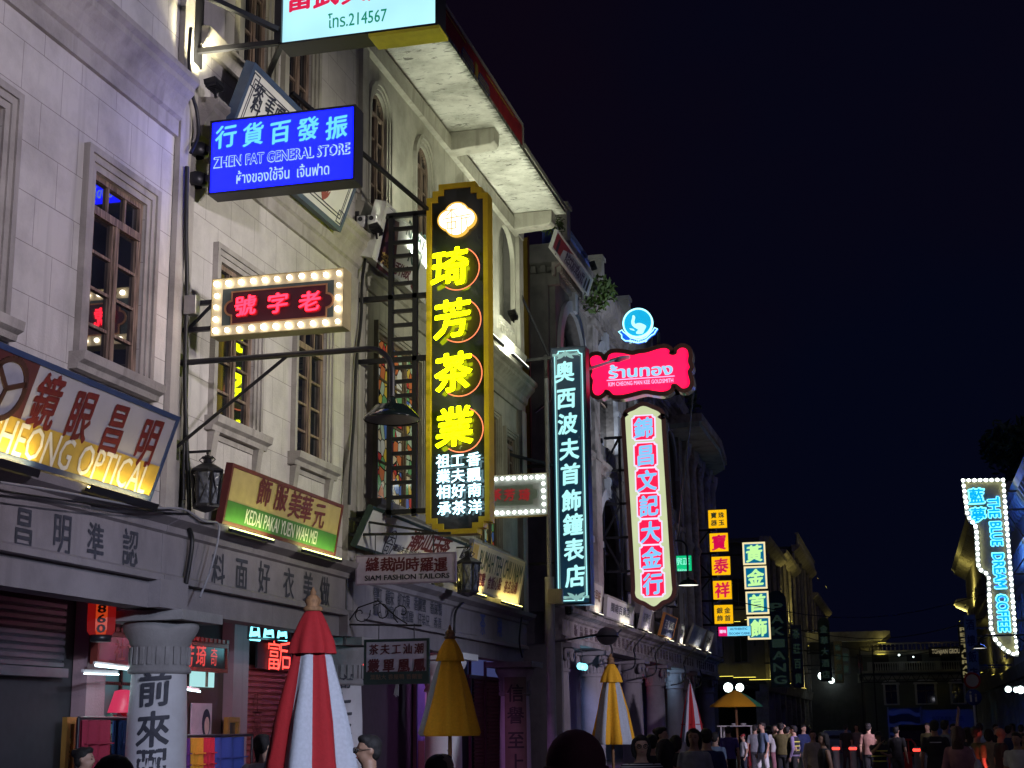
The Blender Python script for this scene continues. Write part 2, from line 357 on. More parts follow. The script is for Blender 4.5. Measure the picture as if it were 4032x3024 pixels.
def facade(parent,y0,y1,z0,z1,x,holes,m,name="wall",reveal=.14,back=True,flip=None):
    """plain wall with openings (ya,yb,za,zb,arch) cut through to a reveal"""
    b=MB()
    ys=sorted({y0,y1,*[h[0] for h in holes],*[h[1] for h in holes]}); zs=sorted({z0,z1,*[h[2] for h in holes],*[h[3] for h in holes]})
    ys=[y for y in ys if y0<=y<=y1]; zs=[z for z in zs if z0<=z<=z1]
    for i in range(len(ys)-1):
        for j in range(len(zs)-1):
            cy,cz=(ys[i]+ys[i+1])/2,(zs[j]+zs[j+1])/2
            if any(h[0]<cy<h[1] and h[2]<cz<h[3] for h in holes): continue
            b.quad((x,ys[i],zs[j]),(x,ys[i+1],zs[j]),(x,ys[i+1],zs[j+1]),(x,ys[i],zs[j+1]))
    for h in holes:
        ya,yb,za,zb=h[:4]; ya,yb=max(ya,y0),min(yb,y1); xi=x-reveal
        if len(h)>4 and h[4]:
            r=(yb-ya)/2; cy=(ya+yb)/2; sp=zb-r; n=14; arc=[(cy-r*math.cos(math.pi*k/n),sp+r*math.sin(math.pi*k/n)) for k in range(n+1)]
            for k in range(n):
                (a,c),(d,e)=arc[k],arc[k+1]
                b.quad((x,a,c),(x,d,e),(x,d,zb),(x,a,zb)); b.quad((x,a,c),(xi,a,c),(xi,d,e),(x,d,e))
            top=sp
        else:
            b.quad((x,ya,zb),(xi,ya,zb),(xi,yb,zb),(x,yb,zb)); top=zb
        b.quad((x,ya,za),(xi,ya,za),(xi,ya,top),(x,ya,top)); b.quad((x,yb,top),(xi,yb,top),(xi,yb,za),(x,yb,za))
        b.quad((x,yb,za),(xi,yb,za),(xi,ya,za),(x,ya,za))
    if back: b.box(x-.6,x-.5,y0,y1,z0,z1)
    return b.build(name,m,parent,local=False)
def window(parent,h,x,m,cols=2,rows=4,transom=.22,pane=None,lit=None,depth=.055,w=.085):
    """a timber casement window: frame and bars, its panes a sub-part"""
    ya,yb,za,zb=h[:4]; arch=len(h)>4 and h[4]; b=MB(); x0,x1=x-depth-.07,x-depth+.02
    top=zb-(yb-ya)/2 if arch else zb
    b.box(x0,x1,ya+.004,ya+w,za+.004,top); b.box(x0,x1,yb-w,yb-.004,za+.004,top); b.box(x0,x1,ya+w,yb-w,za+.004,za+w)
    if arch:
        r=(yb-ya)/2; cy=(ya+yb)/2; n=12
        for k in range(n):
            a0,a1=math.pi*k/n,math.pi*(k+1)/n
            q=[(cy-R*math.cos(a),top+R*math.sin(a)) for R,a in ((r-.004,a0),(r-.004,a1),(r-w,a1),(r-w,a0))]
            b.add([(xx,p[0],p[1]) for xx in (x1,x0) for p in q],[(0,1,2,3),(7,6,5,4),(3,2,6,7),(1,0,4,5)])
        b.box(x0,x1,ya+w,yb-w,top-w/2,top+w/2)
        b.box(x0+.01,x1-.01,cy-.03,cy+.03,top+w/2,zb-w)
    else: b.box(x0,x1,ya+w,yb-w,zb-w,zb-.004)
    tz=zb-transom*(zb-za) if transom and not arch else top-w/2
    if transom and not arch:
        b.box(x0,x1+.03,ya+w,yb-w,tz-.06,tz+.06)
        for k in range(1,cols+1): y=ya+(yb-ya)*k/(cols+1); b.box(x0+.02,x1-.01,y-.02,y+.02,tz+.06,zb-w)
        tz-=.06
    for k in range(1,cols):
        y=ya+(yb-ya)*k/cols; b.box(x0,x1+.02,y-.05,y+.05,za+w,tz)
    for k in range(cols):
        p,q=ya+(yb-ya)*k/cols+(.05 if k else w),ya+(yb-ya)*(k+1)/cols-(.05 if k<cols-1 else w)
        b.box(x0+.01,x1-.005,p,p+.05,za+w,tz); b.box(x0+.01,x1-.005,q-.05,q,za+w,tz)
        for r_ in range(1,rows): z=za+(tz-za)*r_/rows; b.box(x0+.02,x1-.01,p+.05,q-.05,z-.022,z+.022)
    f=b.build("window",m,parent,local=False)
    g=MB(); xg=x-depth-.03
    if arch:
        r=(yb-ya)/2; cy=(ya+yb)/2
        pts=[(ya+.02,za+.02),(yb-.02,za+.02)]+[(cy+(r-.02)*math.cos(math.pi*k/12),top+(r-.02)*math.sin(math.pi*k/12)) for k in range(13)]
        g.add([(xg,*p) for p in pts],[list(range(len(pts)))])
    else: g.quad((xg,ya+.02,za+.02),(xg,yb-.02,za+.02),(xg,yb-.02,zb-.02),(xg,ya+.02,zb-.02))
    q=MB(); q.v,q.f,q.m,q.sm=g.v,g.f,g.m,g.sm
    inv=world_of(parent).inverted(); q.v=[inv@v for v in q.v]; q.build("pane",pane or GLASS,f)
    return f
def surround(parent,h,x,m,w=.3,sill=True,brk=False,steps=3,drop=0.):
    ya,yb,za,zb=h[:4]; arch=len(h)>4 and h[4]; b=MB()
    for k in range(steps):
        o,i=w*(1-k/steps),w*(1-(k+1)/steps); d=(.1,.065,.035)[k] if steps==3 else .06
        if not arch:
            b.box(x+.002,x+d,ya-o,ya-i,za,zb+o); b.box(x+.002,x+d,yb+i,yb+o,za,zb+o); b.box(x+.002,x+d,ya-i,yb+i,zb+i,zb+o)
        else:
            r=(yb-ya)/2; cy=(ya+yb)/2; sp=zb-r; n=16
            b.box(x+.002,x+d,ya-o,ya-i,za,sp); b.box(x+.002,x+d,yb+i,yb+o,za,sp)
            for t in range(n):
                a0,a1=math.pi*t/n,math.pi*(t+1)/n
                q=[(cy-R*math.cos(a),sp+R*math.sin(a)) for R,a in ((r+o,a0),(r+o,a1),(r+i,a1),(r+i,a0))]
                b.add([(xx,*p) for xx in (x+d,x+.002) for p in q],[(0,1,2,3),(3,2,6,7),(1,0,4,5)])
    b.build("window_surround",m,parent,local=False)
    if sill:
        b=MB(); b.cut(); b.mould([(.002,za-.24),(.14,za-.24),(.16,za-.16),(.24,za-.12),(.26,za-.003),(.002,za-.003)],ya-w-.1,yb+w+.1,0,x)
        if brk:
            for y in (ya-w+.02,yb+w-.2): b.mould([(.002,za-.75),(.06,za-.75),(.12,za-.3),(.14,za-.243),(.002,za-.243)],y,y+.18,0,x)
            b.box(x+.002,x+.03,ya-w+.22,yb+w-.22,za-.34,za-.25)
        b.build("window_sill",m,parent,local=False)
def hole(l,r,t,bt,y=None): # pixels of a window's left, right, top, bottom -> opening on the facade
    ya=atX(l,bt).y; yb=atX(r,bt).y; return [ya,yb,atX(l,bt).z,atX(l,t).z]
CORN=lambda z0,z1,p=.42:[(.002,z0),(.07,z0),(.07,z0+(z1-z0)*.28),(.13,z0+(z1-z0)*.32),(.16,z0+(z1-z0)*.5),(p*.55,z0+(z1-z0)*.62),(p*.8,z0+(z1-z0)*.74),(p*.82,z0+(z1-z0)*.84),(p,z0+(z1-z0)*.9),(p,z1),(.002,z1+.05)]
def shopfloor(parent,y0,y1,m=FASC,cor=TRIM,zb=ZB,zm=ZM,zl=ZL,text=None):
    """beam, lettered fascia and ledge over the arcade, with the ceiling behind"""
    b=MB(); b.box(-.45,-.06,y0+.003,y1-.003,zb,zm); b.build("arcade_beam",m,parent,local=False)
    b=MB(); b.cut(); b.mould([(-.45,zm+.003),(.1,zm+.003),(.1,zm+.09),(.04,zm+.13),(.04,zl-.3),(.1,zl-.27),(.12,zl-.18),(.3,zl-.1),(.34,zl),(-.45,zl)],y0+.003,y1-.003)
    f=b.build("fascia",m,parent,local=False)
    b=MB(); b.box(-2.4,-.46,y0+.003,y1-.003,zm-.1,zm+.1); b.build("arcade_ceiling",DARKPL,parent,local=False)
    if text: 
        t=MB()
        for (ch,dx,dy,h) in text:
            p=atX(dx,dy,.05); t.text(ch,p.y,p.z,h*.84,h,.048,0,.018,0,False,fr=lambda q:V((q.z,q.x,q.y)))
        inv=world_of(parent).inverted(); t.v=[inv@v for v in t.v]; t.build("lettering",INK,f)
    return f
def column(parent,y,x=-.42,r=.42,top=ZB,letters=None,m=COLST,ionic=False,name="column",lm=None,capm=None):
    """a round arcade column with its capital; letters run down the side turned to the street"""
    b=MB(); c=V((x,y,0)); h=top; capm=capm or (plaster("grey_capital",(.3,.29,.29),(.14,.13,.13),stain=.7,streak=.6) if m in (COLST,) else None)
    prof=[(r*1.25,0),(r*1.25,.25),(r*1.12,.3),(r*1.1,.42),(r*1.0,.5),(r,.6),(r*.96,h*.55),(r*.89,h-.92)]
    b.lathe(c,prof,28)
    shaft=b.build(name,m,parent,local=False); b=MB()
    neck=[(r*.89,h-.92),(r*1.02,h-.9),(r*1.04,h-.85),(r*.95,h-.8),(r*.95,h-.5),(r*1.0,h-.47),(r*1.02,h-.42),(r*1.2,h-.28),(r*1.24,h-.22),(r*1.22,h-.16),(r*.5,h-.155)]
    b.lathe(c,neck,28)
    for k in range(22):
        a=2*math.pi*k/22; q=c+V((math.cos(a)*r*.95,math.sin(a)*r*.95,0)); t=V((-math.sin(a),math.cos(a),0))*.032; o=V((math.cos(a),math.sin(a),0))*.025
        b.add([q+t+V((0,0,h-.78)),q-t+V((0,0,h-.78)),q-t+o+V((0,0,h-.78)),q+t+o+V((0,0,h-.78)),q+t+V((0,0,h-.52)),q-t+V((0,0,h-.52)),q-t+o+V((0,0,h-.52)),q+t+o+V((0,0,h-.52))],[(1,0,4,5),(2,1,5,6),(3,2,6,7),(0,3,7,4),(4,7,6,5)])
    s=r*1.5; b.box(x-s,x+s,y-s,y+s,h-.15,h)
    if ionic:
        for sy in (-1,1):
            for sx in (-1,1):
                b.lathe((x+sx*r*.95,y+sy*r*1.05,h-.36),[(0,-.06),(.2,-.06),(.22,0),(.2,.06),(0,.06)],14,axis=M4.Rotation(math.radians(90),3,'Y') )
                b.lathe((x+sx*r*1.28,y+sy*r*1.05,h-.36),[(0,-.03),(.09,-.03),(.09,.03),(0,.03)],10,axis=M4.Rotation(math.radians(90),3,'Y'))
    b.build("capital",capm or m,parent,local=False); o=shaft
    if letters:
        t=MB()
        for (ch,dx,dy,hh) in letters:
            d=ray(dx,dy); ox,oy=CAMP.x-x,CAMP.y-y; R=r*.955+.006
            A=d.x**2+d.y**2; B=2*(ox*d.x+oy*d.y); Cc=ox*ox+oy*oy-R*R; D=max(0,B*B-4*A*Cc); tt=(-B-math.sqrt(D))/(2*A); p=CAMP+d*tt
            a0=math.atan2(p.y-y,p.x-x)
            def wrap(q,a0=a0,z0=p.z,R=R): a=a0+q.x/R; R2=R+q.z; return V((x+R2*math.cos(a),y+R2*math.sin(a),z0+q.y))
            t.text(ch,0,0,hh*1.05,hh*1.1,0,0,.028,0,False,fr=wrap,brush=.06)
        inv=world_of(parent).inverted(); t.v=[inv@v for v in t.v]; t.build("lettering",lm or INK,o)
    return o
# ---------------------------------------------------------------- first shophouse (left edge)
Y12=20.33; Y23=28.1; Y3E=42.2
b1=thing("shophouse","pale block-walled shophouse at the left edge above the optical signboard","building",(0,12,0))
w1=hole(187,293,362,786); w1[3]=atX(200,366).z; w1[2]=atX(187,775).z; w1[0]=atX(191,600).y; w1[1]=atX(305,640).y
w0=[w1[0]-5.05+1.85,w1[1]-5.05+1.85,w1[2],w1[3]]
ww=w1[1]-w1[0]; w0=[atX(4,400).y-ww+.05,atX(38,400).y-.42,w1[2],w1[3]]
w0=[w0[1]-ww,w0[1],w1[2],w1[3]]
facade(b1,4,Y12-.35,ZL,10.9,0,[w0,w1],WALL1)
facade(b1,4,Y12-.35,11.75,18,0,[],WALL1)
b=MB(); b.cut(); b.mould(CORN(10.87,11.78,.4),4,Y12-.36); b.build("cornice",TRIM,b1,local=False)
for h in (w0,w1): window(b1,h,0,WOOD,2,4,.2); surround(b1,h,0,TRIM,.3)
shopfloor(b1,4,Y12-.28,text=[("昌",52,1141,.56),("明",135,1152,.56),("準",207,1172,.56),("認",282,1184,.56)])
b=MB(); b.box(.003,.1,Y12-.34,Y12-.06,ZL+.01,18); b.cut(); b.box(.003,.05,Y12-.05,Y12+.3,ZL+.01,18); b.build("corner_pilaster",TRIM,b1,local=False)
b=MB(); b.box(-.47,.14,Y12-.46,Y12+.42,ZB,ZM+.02); b.build("pier_block",FASC,b1,local=False)
cy1=atX(343,1480,-.42).y
column(b1,cy1,r=.46,letters=[("前",333,1487,.5),("來",329,1575,.5),("弼",325,1652,.46)])
# ---------------------------------------------------------------- second shophouse
b2=thing("shophouse","cream shophouse with two tall sash windows between the red bulb sign and tea sign","building",(0,24,0))
h1=[atX(470,700).y,atX(548,740).y,atX(466,906).z,atX(470,562).z]; h2=[atX(641,830).y,atX(701,860).y,atX(639,985).z,atX(641,600).z]
h2[2]=h1[2]; h2[3]=h1[3]
facade(b2,Y12+.31,Y23-.12,ZL,10.9,0,[h1,h2],WALL1)
t1=[atX(524,100).y,atX(575,130).y,13.1,17.2]; t2=[atX(621,180).y,atX(670,220).y,13.1,17.2]; t0=[t1[0]-1.9,t1[0]-.85,13.1,17.2]
facade(b2,Y12+.31,Y23-.12,11.75,18.5,0,[t1,t2],WALL1)
b=MB(); b.cut(); b.mould(CORN(10.87,11.78,.4),Y12+.31,Y23+.2); b.cut(); b.mould([(.002,12.75),(.1,12.75),(.16,12.9),(.2,13.05),(.002,13.08)],Y12+.31,Y23-.13); b.build("cornice",TRIM,b2,local=False)
for h in (h1,h2): window(b2,h,0,WOOD,2,4,.2); surround(b2,h,0,TRIM,.26,brk=True)
for h in (t1,t2): window(b2,h,0,WOOD,2,5,.0); surround(b2,h,0,TRIM3,.34,sill=False)
shopfloor(b2,Y12-.27,Y23-.02,text=[("料",472,1233,.6),("面",522,1240,.6),("好",571,1249,.6),("衣",624,1261,.6),("美",666,1269,.6),("做",702,1278,.6)])
b=MB(); b.box(.003,.12,Y23-.55,Y23-.12,ZL+.01,10.86); b.build("corner_pilaster",TRIM,b2,local=False)
b=MB(); b.box(-.47,.12,Y23-.5,Y23+.4,ZB,ZM+.02); b.build("pier_block",FASC,b2,local=False)
cy2=atX(736,1480,-.42).y
column(b2,cy2,r=.46,letters=[("適",712,1481,.27),("舒",749,1471,.27),("上",737,1522,.46),("好",735,1588,.46),("西",735,1650,.44)])
# ---------------------------------------------------------------- third shophouse: the tea house with the deep eave
b3=thing("shophouse","weathered tea house with arched windows under a deep white eave","building",(0,35,0))
s1=[29.45,32.5,atX(811,1086).z+.05,10.15]; s2=[33.6,36.6,s1[2],s1[3]]; s3=[37.4,39.4,s1[2],s1[3]]; s4=[40.25,41.3,atX(1076,1003).z-.4,9.9]
facade(b3,Y23-.1,Y3E,ZL,10.9,0,[s1,s2,s3,s4],WALL3)
ar=[]
for (l,r_,t,bt) in ((799,832,197,440),(899,927,316,510)):
    ya,yb=atX(l,330).y,atX(r_,360).y; ar.append([ya,yb,12.85,15.55,True])
ar.append([ar[1][0]+3.45,ar[1][1]+3.45,12.85,15.55,True])
lg=[39.75,41.6,12.35,16.2,True]
facade(b3,Y23-.1,Y3E,11.75,16.7,0,ar+[lg],WALL3)
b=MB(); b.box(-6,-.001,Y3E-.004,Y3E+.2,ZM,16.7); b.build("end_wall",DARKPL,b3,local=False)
b=MB(); b.cut(); b.mould(CORN(10.87,11.8,.45),Y23+.21,Y3E+.25); b.cut(); b.mould([(.002,12.3),(.1,12.3),(.18,12.5),(.2,12.6),(.002,12.64)],Y23-.05,Y3E); b.cut(); b.mould([(.002,16.2),(.14,16.22),(.16,16.6),(.002,16.69)],Y23-.05,Y3E); b.build("cornice",TRIM3,b3,local=False)
ST=stained("leaded_colour_glass",3.6)
for h in (s1,s2,s3): window(b3,h,0,WOODL,3,4,.0,pane=ST,w=.09); surround(b3,h,0,TRIM3,.2,steps=3)
window(b3,s4,0,WOOD,2,3,.2); surround(b3,s4,0,TRIM3,.2)
for h in ar: window(b3,h,0,WOOD,2,4); surround(b3,h,0,TRIM3,.28,steps=3,sill=False)
b=MB(); n=7
for k in range(n):
    y=lg[0]+.2+(lg[1]-lg[0]-.4)*k/(n-1); b.lathe((-.12,y,lg[2]+.1),[(.08,0),(.05,.08),(.1,.25),(.05,.5),(.04,.6),(.08,.7)],8)
b.box(-.22,-.02,lg[0],lg[1],lg[2]+.8,lg[2]+.95); b.box(-.22,-.02,lg[0],lg[1],lg[2]+.003,lg[2]+.1)
b.build("balustrade",TRIM3,b3,local=False)
b=MB(); b.box(.003,.16,Y3E-.55,Y3E-.003,ZL+.01,10.86); b.cut(); b.box(.003,.12,Y3E-.5,Y3E-.003,12.65,16.2); b.cut(); b.box(.003,.1,Y23+.02,Y23+.4,ZL+.01,10.86); b.cut(); b.box(.003,.1,Y23+.02,Y23+.4,12.65,16.2); b.build("corner_pilaster",TRIM3,b3,local=False)
e0,e1=28.6,atZ(1209,463,16.72).y
b=MB(); b.box(-.5,1.6,e0,e1,16.72,16.84); b.build("eave_slab",SOFF,b3,local=False)
b=MB(); b.box(1.3,1.63,36.4,e1+.05,16.843,16.98); b.build("eave_kerb",TRIM3,b3,local=False)
for (l,y) in (("a",atX(960,280).y+.1),("b",e1-.5)):
    b=MB(); b.cut(); b.mould([(.0,16.2),(1.2,16.28),(1.28,16.36),(1.3,16.716),(.0,16.716)],y,y+.5); b.build("eave_beam",TRIM3,b3,local=False,bevel=.03)
shopfloor(b3,Y23-.0,Y3E+.2,cor=TRIM3)
f3=MB()
for (st,x0,y0,x1,y1) in (("營紅 種宋 紅方東 香蘭蜜 香屎鴨",812,1284,951,1316),("仙八 後富山 柴扣雷 仔弟兄 香貢",811,1316,950,1349)):
    n=len(st)
    for k,ch in enumerate(st):
        if ch==' ': continue
        t=k/(n-1); p=atX(x0+(x1-x0)*t,y0+(y1-y0)*t,.05); f3.text(ch,p.y,p.z,.31,.33,.048,0,.01,0,False,fr=lambda q:V((q.z,q.x,q.y)))
inv=world_of(b3).inverted(); f3.v=[inv@v for v in f3.v]; f3.build("lettering",INK,b3)
f3=MB()
for (ch,dx,dy) in (("茶",1043,1347),("潮",1079,1352)):
    p=atX(dx,dy,.05); f3.text(ch,p.y,p.z,.55,.62,.048,0,.02,0,False,fr=lambda q:V((q.z,q.x,q.y)))
f3.v=[inv@v for v in f3.v]; f3.build("lettering",mat("faded_blue_paint",(.07,.1,.3),.7),b3)
cy3=atX(958,1480,-.42).y; cy4=atX(1112,1500,-.05).y
WCOL=plaster("whitewashed_column",(.72,.74,.74),(.5,.52,.52),stain=.3,streak=.3)
column(b3,cy3,r=.46,letters=[("工",964,1560,.46),("上",966,1640,.46)],m=WCOL)
c4=column(b3,cy4,x=-.05,r=.44)
def platepanel(par,y,r,a0,half,z0,z1,m,letters,lm):
    b=MB(); n=8; vs=[]
    for k in range(n+1):
        a=a0-half+2*half*k/n
        for z in (z0,z1): vs.append(V((-.05+r*math.cos(a),y+r*math.sin(a),z)))
    b.add(vs,[(2*k,2*k+2,2*k+3,2*k+1) for k in range(n)]); inv=world_of(b3).inverted(); b.v=[inv@v for v in b.v]; b.build("plaque",m,par)
    t=MB()
    for ch,z in letters:
        def wrap(q,z=z): a=a0+q.x/(r+.006); R2=r+.006+q.z; return V((-.05+R2*math.cos(a),y+R2*math.sin(a),z+q.y))
        t.text(ch,0,0,.5,.5,0,0,.02,0,False,fr=wrap)
    t.v=[inv@v for v in t.v]; t.build("lettering",lm,par)
a0=math.atan2(CAMP.y-cy4,CAMP.x+.05)+.05
zz=[atX(1112,y,-.1).z for y in (1498,1546,1598,1646)]
platepanel(c4,cy4,.455,a0,.72,.3,atX(1112,1464,-.1).z,mat("brown_plaque",(.17,.12,.09),.6),list(zip("信譽至上",zz)),mat("dark_plaque_letters",(.03,.02,.02),.6))
cab=MB()
# ---------------------------------------------------------------- red hoarding standing on the eave
h0=atZ(956,70,17.5).y-4; h1_=36.3
hb=thing("rooftop_hoarding","long red painted hoarding with blue panels standing on the white eave","billboard",(1.54,(e0+h1_)/2,16.85))
b=MB(); b.box(1.5,1.58,e0,h1_,16.845,17.42); b.build("panel",mat("hoarding_red",(.28,.02,.025),.5,0,.25,3),hb,local=False)
b=MB(); b.box(1.48,1.61,e0-.02,h1_+.05,17.422,17.5); b.box(1.48,1.61,h1_+.003,h1_+.08,16.845,17.42); b.build("frame",mat("hoarding_edge",(.4,.38,.35),.5),hb,local=False)
for yy in (atX(1012,150,1.6).y,atX(1047,200,1.6).y):
    b=MB(); b.prism([(yy-.5,16.87),(yy+.5,16.87),(yy+.55,16.95),(yy+.4,17.12),(yy-.4,17.12),(yy-.55,16.95)],1.583,1.592,fr=lambda q:V((q.z,q.x,q.y)))
    for k in range(3): b.box(1.593,1.598,yy-.45,yy+.45,16.9+k*.07,16.92+k*.07,1)
    b.build("motif",[mat("motif_blue",(.03,.05,.2),.5),mat("motif_gold",(.4,.28,.05),.5)],hb,local=False)
b=MB(); yy=atX(1030,172,1.6).y; b.box(1.583,1.6,yy-.12,yy+.12,16.87,17.2); b.box(1.583,1.596,e0,yy-.9,17.3,17.33); b.box(1.583,1.596,yy+.9,h1_-.9,17.3,17.33); b.build("gold_trim",mat("motif_gold",0),hb,local=False)
# ---------------------------------------------------------------- fourth building: carved stone arcade
Y4=47.1; Y4E=88.
b4=thing("arcade_building","dark carved stone building with arches and an arcade of fluted-neck columns","building",(0,61,0))
cols4=[48.2,54.0,atX(1366,1500,-.42).y,atX(1416,1500,-.42).y,atX(1458,1500,-.42).y,atX(1484,1500,-.42).y,atX(1526,1500,-.42).y]
az,azt=8.2,15.9
hs=[]; ys=[46.85,52.6,58.2,63.8,69.3]
for i,y in enumerate(ys):
    hs.append([y+.75,y+4.75,12.2,15.95,True]); hs.append([y+.9,y+4.6,6.3,10.2,True])
facade(b4,Y4,75.,5.4,17.0,0,hs,DARKST,reveal=.5,back=False)
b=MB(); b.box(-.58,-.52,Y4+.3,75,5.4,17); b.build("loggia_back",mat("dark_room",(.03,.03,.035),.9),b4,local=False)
inner=MB()
for h in hs:
    r=(h[1]-h[0])/2; cy=(h[0]+h[1])/2; sp=h[3]-r; n=18
    for k in range(n):
        a0_,a1_=math.pi*k/n,math.pi*(k+1)/n
        q=[(cy-R*math.cos(a),sp+R*math.sin(a)) for R,a in ((r+.35,a0_),(r+.35,a1_),(r-.06,a1_),(r-.06,a0_))]
        inner.add([(xx,*p) for xx in (.12,.001) for p in q],[(0,1,2,3),(3,2,6,7),(1,0,4,5)])
    inner.box(.001,.22,cy-.28,cy+.28,h[3]-.02,h[3]+.75)
    for y in (h[0]-.35,h[1]): inner.box(.001,.16,y,y+.35,h[2],sp); inner.box(.001,.22,y-.06,y+.41,sp-.22,sp)
    inner.cut()
inner.build("arch_surround",plaster("pale_arch_stone",(.42,.43,.46),(.2,.2,.22),stain=.5),b4,local=False)
for h in hs:
    if h[2]>0:
        b=MB(); cy=(h[0]+h[1])/2
        b.box(-.3,-.24,cy-.05,cy+.05,h[2],h[3]-.9 if len(h)>4 else h[3]); b.box(-.3,-.24,h[0]+.02,h[1]-.02,h[2]+1.9,h[2]+2.0)
        b.box(-.34,-.31,h[0]+.02,h[1]-.02,h[2]+.02,h[2]+1.9,1); f=b.build("window",[WOOD,GLASS],b4,local=False)
b=MB()
for y in [v-.35 for v in ys[1:]]+[74.]:
    b.box(.003,.24,y,y+1.0,5.43,11.2); b.box(.003,.3,y-.05,y+1.05,11.2,11.5); b.box(.003,.24,y,y+1.0,11.5,16.2); b.box(.003,.34,y-.08,y+1.08,16.2,16.45); b.cut()
b.build("pilaster",RELIEF,b4,local=False)
b=MB(); b.cut(); b.mould([(.002,16.45),(.1,16.46),(.12,16.75),(.3,16.85),(.34,17.0),(.55,17.12),(.62,17.35),(.66,17.6),(.002,17.62)],Y4-.5,75.2)
b.mould([(.002,10.9),(.1,10.92),(.14,11.1),(.26,11.2),(.3,11.35),(.002,11.4)],Y4,75)
for k in range(103): y=Y4-.3+k*.272; b.box(.13,.29,y,y+.14,16.6,16.82)
b.build("cornice",RELIEF,b4,local=False)
b=MB(); b.cut(); b.mould([(-.5,4.45),(.14,4.45),(.18,4.6),(.08,4.66),(.08,5.15),(.16,5.2),(.2,5.28),(.42,5.36),(.46,5.5),(-.5,5.52)],Y4-.15,Y4E+.15); en=b.build("entablature",RELIEF,b4,local=False)
t=MB()
for k in range(44):
    y=49+k*.86+random.uniform(-.1,.1)
    if any(abs(y-c)<.4 for c in cols4): continue
    t.text(random.choice("品華新百貨茶綢布福祥"),y,4.9,.5,.42,.083,0,.01,.02,False,fr=lambda q:V((q.z,q.x,q.y)))
inv=world_of(b4).inverted(); t.v=[inv@v for v in t.v]; t.build("carved_lettering",mat("worn_carving",(.12,.09,.09),.9),en)
for y in cols4: column(b4,y,r=.44,top=4.44,m=plaster("grey_column_plaster",(.27,.25,.26),(.14,.12,.13),stain=.6,streak=.6),ionic=True)
b=MB(); b.box(-9,-.003,Y4,Y4+.25,0,17.2); b.box(-9,.5,Y4-.55,Y4-.003,16.9,17.55); b.box(-9,.2,Y4-.25,Y4-.003,16.2,16.6)
for k in range(26): b.box(-8.9+k*.34,-8.73+k*.34,Y4-.4,Y4-.25,16.62,16.85)
b.box(-1.3,-.2,Y4-.22,Y4-.003,5.4,16.2)
b.build("side_wall",DARKPL,b4,local=False)
b=MB(); n=16; cy,sp,r=-2.2,8.8,1.15   # tall pale arch in the side wall
for k in range(n):
    a0_,a1_=math.pi*k/n,math.pi*(k+1)/n
    q=[(cy-R*math.cos(a),sp+R*math.sin(a)) for R,a in ((r+.28,a0_),(r+.28,a1_),(r,a1_),(r,a0_))]
    b.add([(p[0],yy,p[1]) for yy in (Y4-.12,Y4-.001) for p in q],[(0,1,2,3),(3,2,6,7),(1,0,4,5)])
for x in (cy-r-.28,cy+r): b.box(x,x+.28,Y4-.12,Y4-.001,5.6,sp)
b.build("arch_surround",plaster("pale_arch_stone",0,0),b4,local=False)
b=MB(); b.box(-9,-.46,Y4+.3,Y4E,4.4,4.44); b.build("arcade_ceiling",DARKPL,b4,local=False)
# parapet: piers, carved panels, corrugated fence behind
b=MB()
for y in (Y4-.25,52.9,58.6,64.3,70,74.4): b.box(.05,.5,y,y+.55,17.63,18.9); b.box(0,.56,y-.06,y+.61,18.9,19.05); b.cut()
b.build("parapet_pier",TRIM3,b4,local=False)
b=MB(); b.box(.15,.35,53.5,74.3,17.63,18.3); b.build("parapet",RELIEF,b4,local=False)
fe=thing("corrugated_fence","dark blue corrugated metal fence along the roof edge of the carved building","fence",(-.4,60,17.6))
b=MB(); y=Y4-.3; k=0; pts=[]
while y<74: pts.append((y,-.35+(.05 if k%2 else 0))); y+=.16; k+=1
vs=[(x,y,z) for y,x in pts for z in (17.63,19.3)]; b.add(vs,[(2*i,2*i+2,2*i+3,2*i+1) for i in range(len(pts)-1)])
b.build("sheet",mat("blue_corrugated_steel",(.09,.13,.4),.5,0,.15,2),fe,local=False)
b=MB(); b.bar((-.3,Y4-.3,19.38),(-.3,74,19.38),.12); [b.bar((-.42,y,17.63),(-.42,y,19.3),.08) for y in range(48,74,3)]; b.build("rail",mat("blue_rail",(.08,.1,.22),.5),fe,local=False)
# ---------------------------------------------------------------- fifth building with the angular eave
b5=thing("corner_building","corner bay with a jutting angular eave over round pilasters beyond the carved building","building",(0,81,0))
facade(b5,75.02,87.4,5.56,15.95,.1,[[y,y+1.2,z,z+3] for y in (76.2,79.2,82.2,85) for z in (6.6,11.4)],DARKPL,back=True)
b=MB()
for y in (75.6,78.4,81.3,84.3,86.8): b.lathe((.25,y,5.56),[(.3,0),(.28,4.8),(.4,5.1),(.28,5.3),(.25,9.4),(.4,9.9),(.45,10.3)],12); b.cut()
b.build("pilaster",RELIEF,b5,local=False)
pl=[(lambda q:(q.x,q.y))(atZ(dx,dy,15.95)) for dx,dy in ((1511,920),(1555,978),(1566,1014))]
pl=[(0,pl[0][1]+.4)]+pl+[(0,pl[2][1]+3.2)]
b=MB(); b.prism(pl,15.955,16.2); b.build("eave_slab",plaster("green_grey_soffit",(.4,.46,.4),(.1,.12,.1),stain=.9,streak=.2,bump=.6),b5,local=False)
b=MB(); b.prism([(x+(.12 if x>.3 else 0),y) for x,y in pl],16.203,16.6); b.box(.0,.5,75.1,87.3,15.5,15.95); b.build("eave_kerb",RELIEF,b5,local=False)
b=MB(); b.box(-8,.09,87.41,87.6,0,16.2); b.build("side_wall",DARKPL,b5,local=False)
NIGHTW=plaster("night_dark_wall",(.1,.095,.095),(.045,.04,.04),stain=.8,streak=.7)  # night shade put into the base colour of the far walls
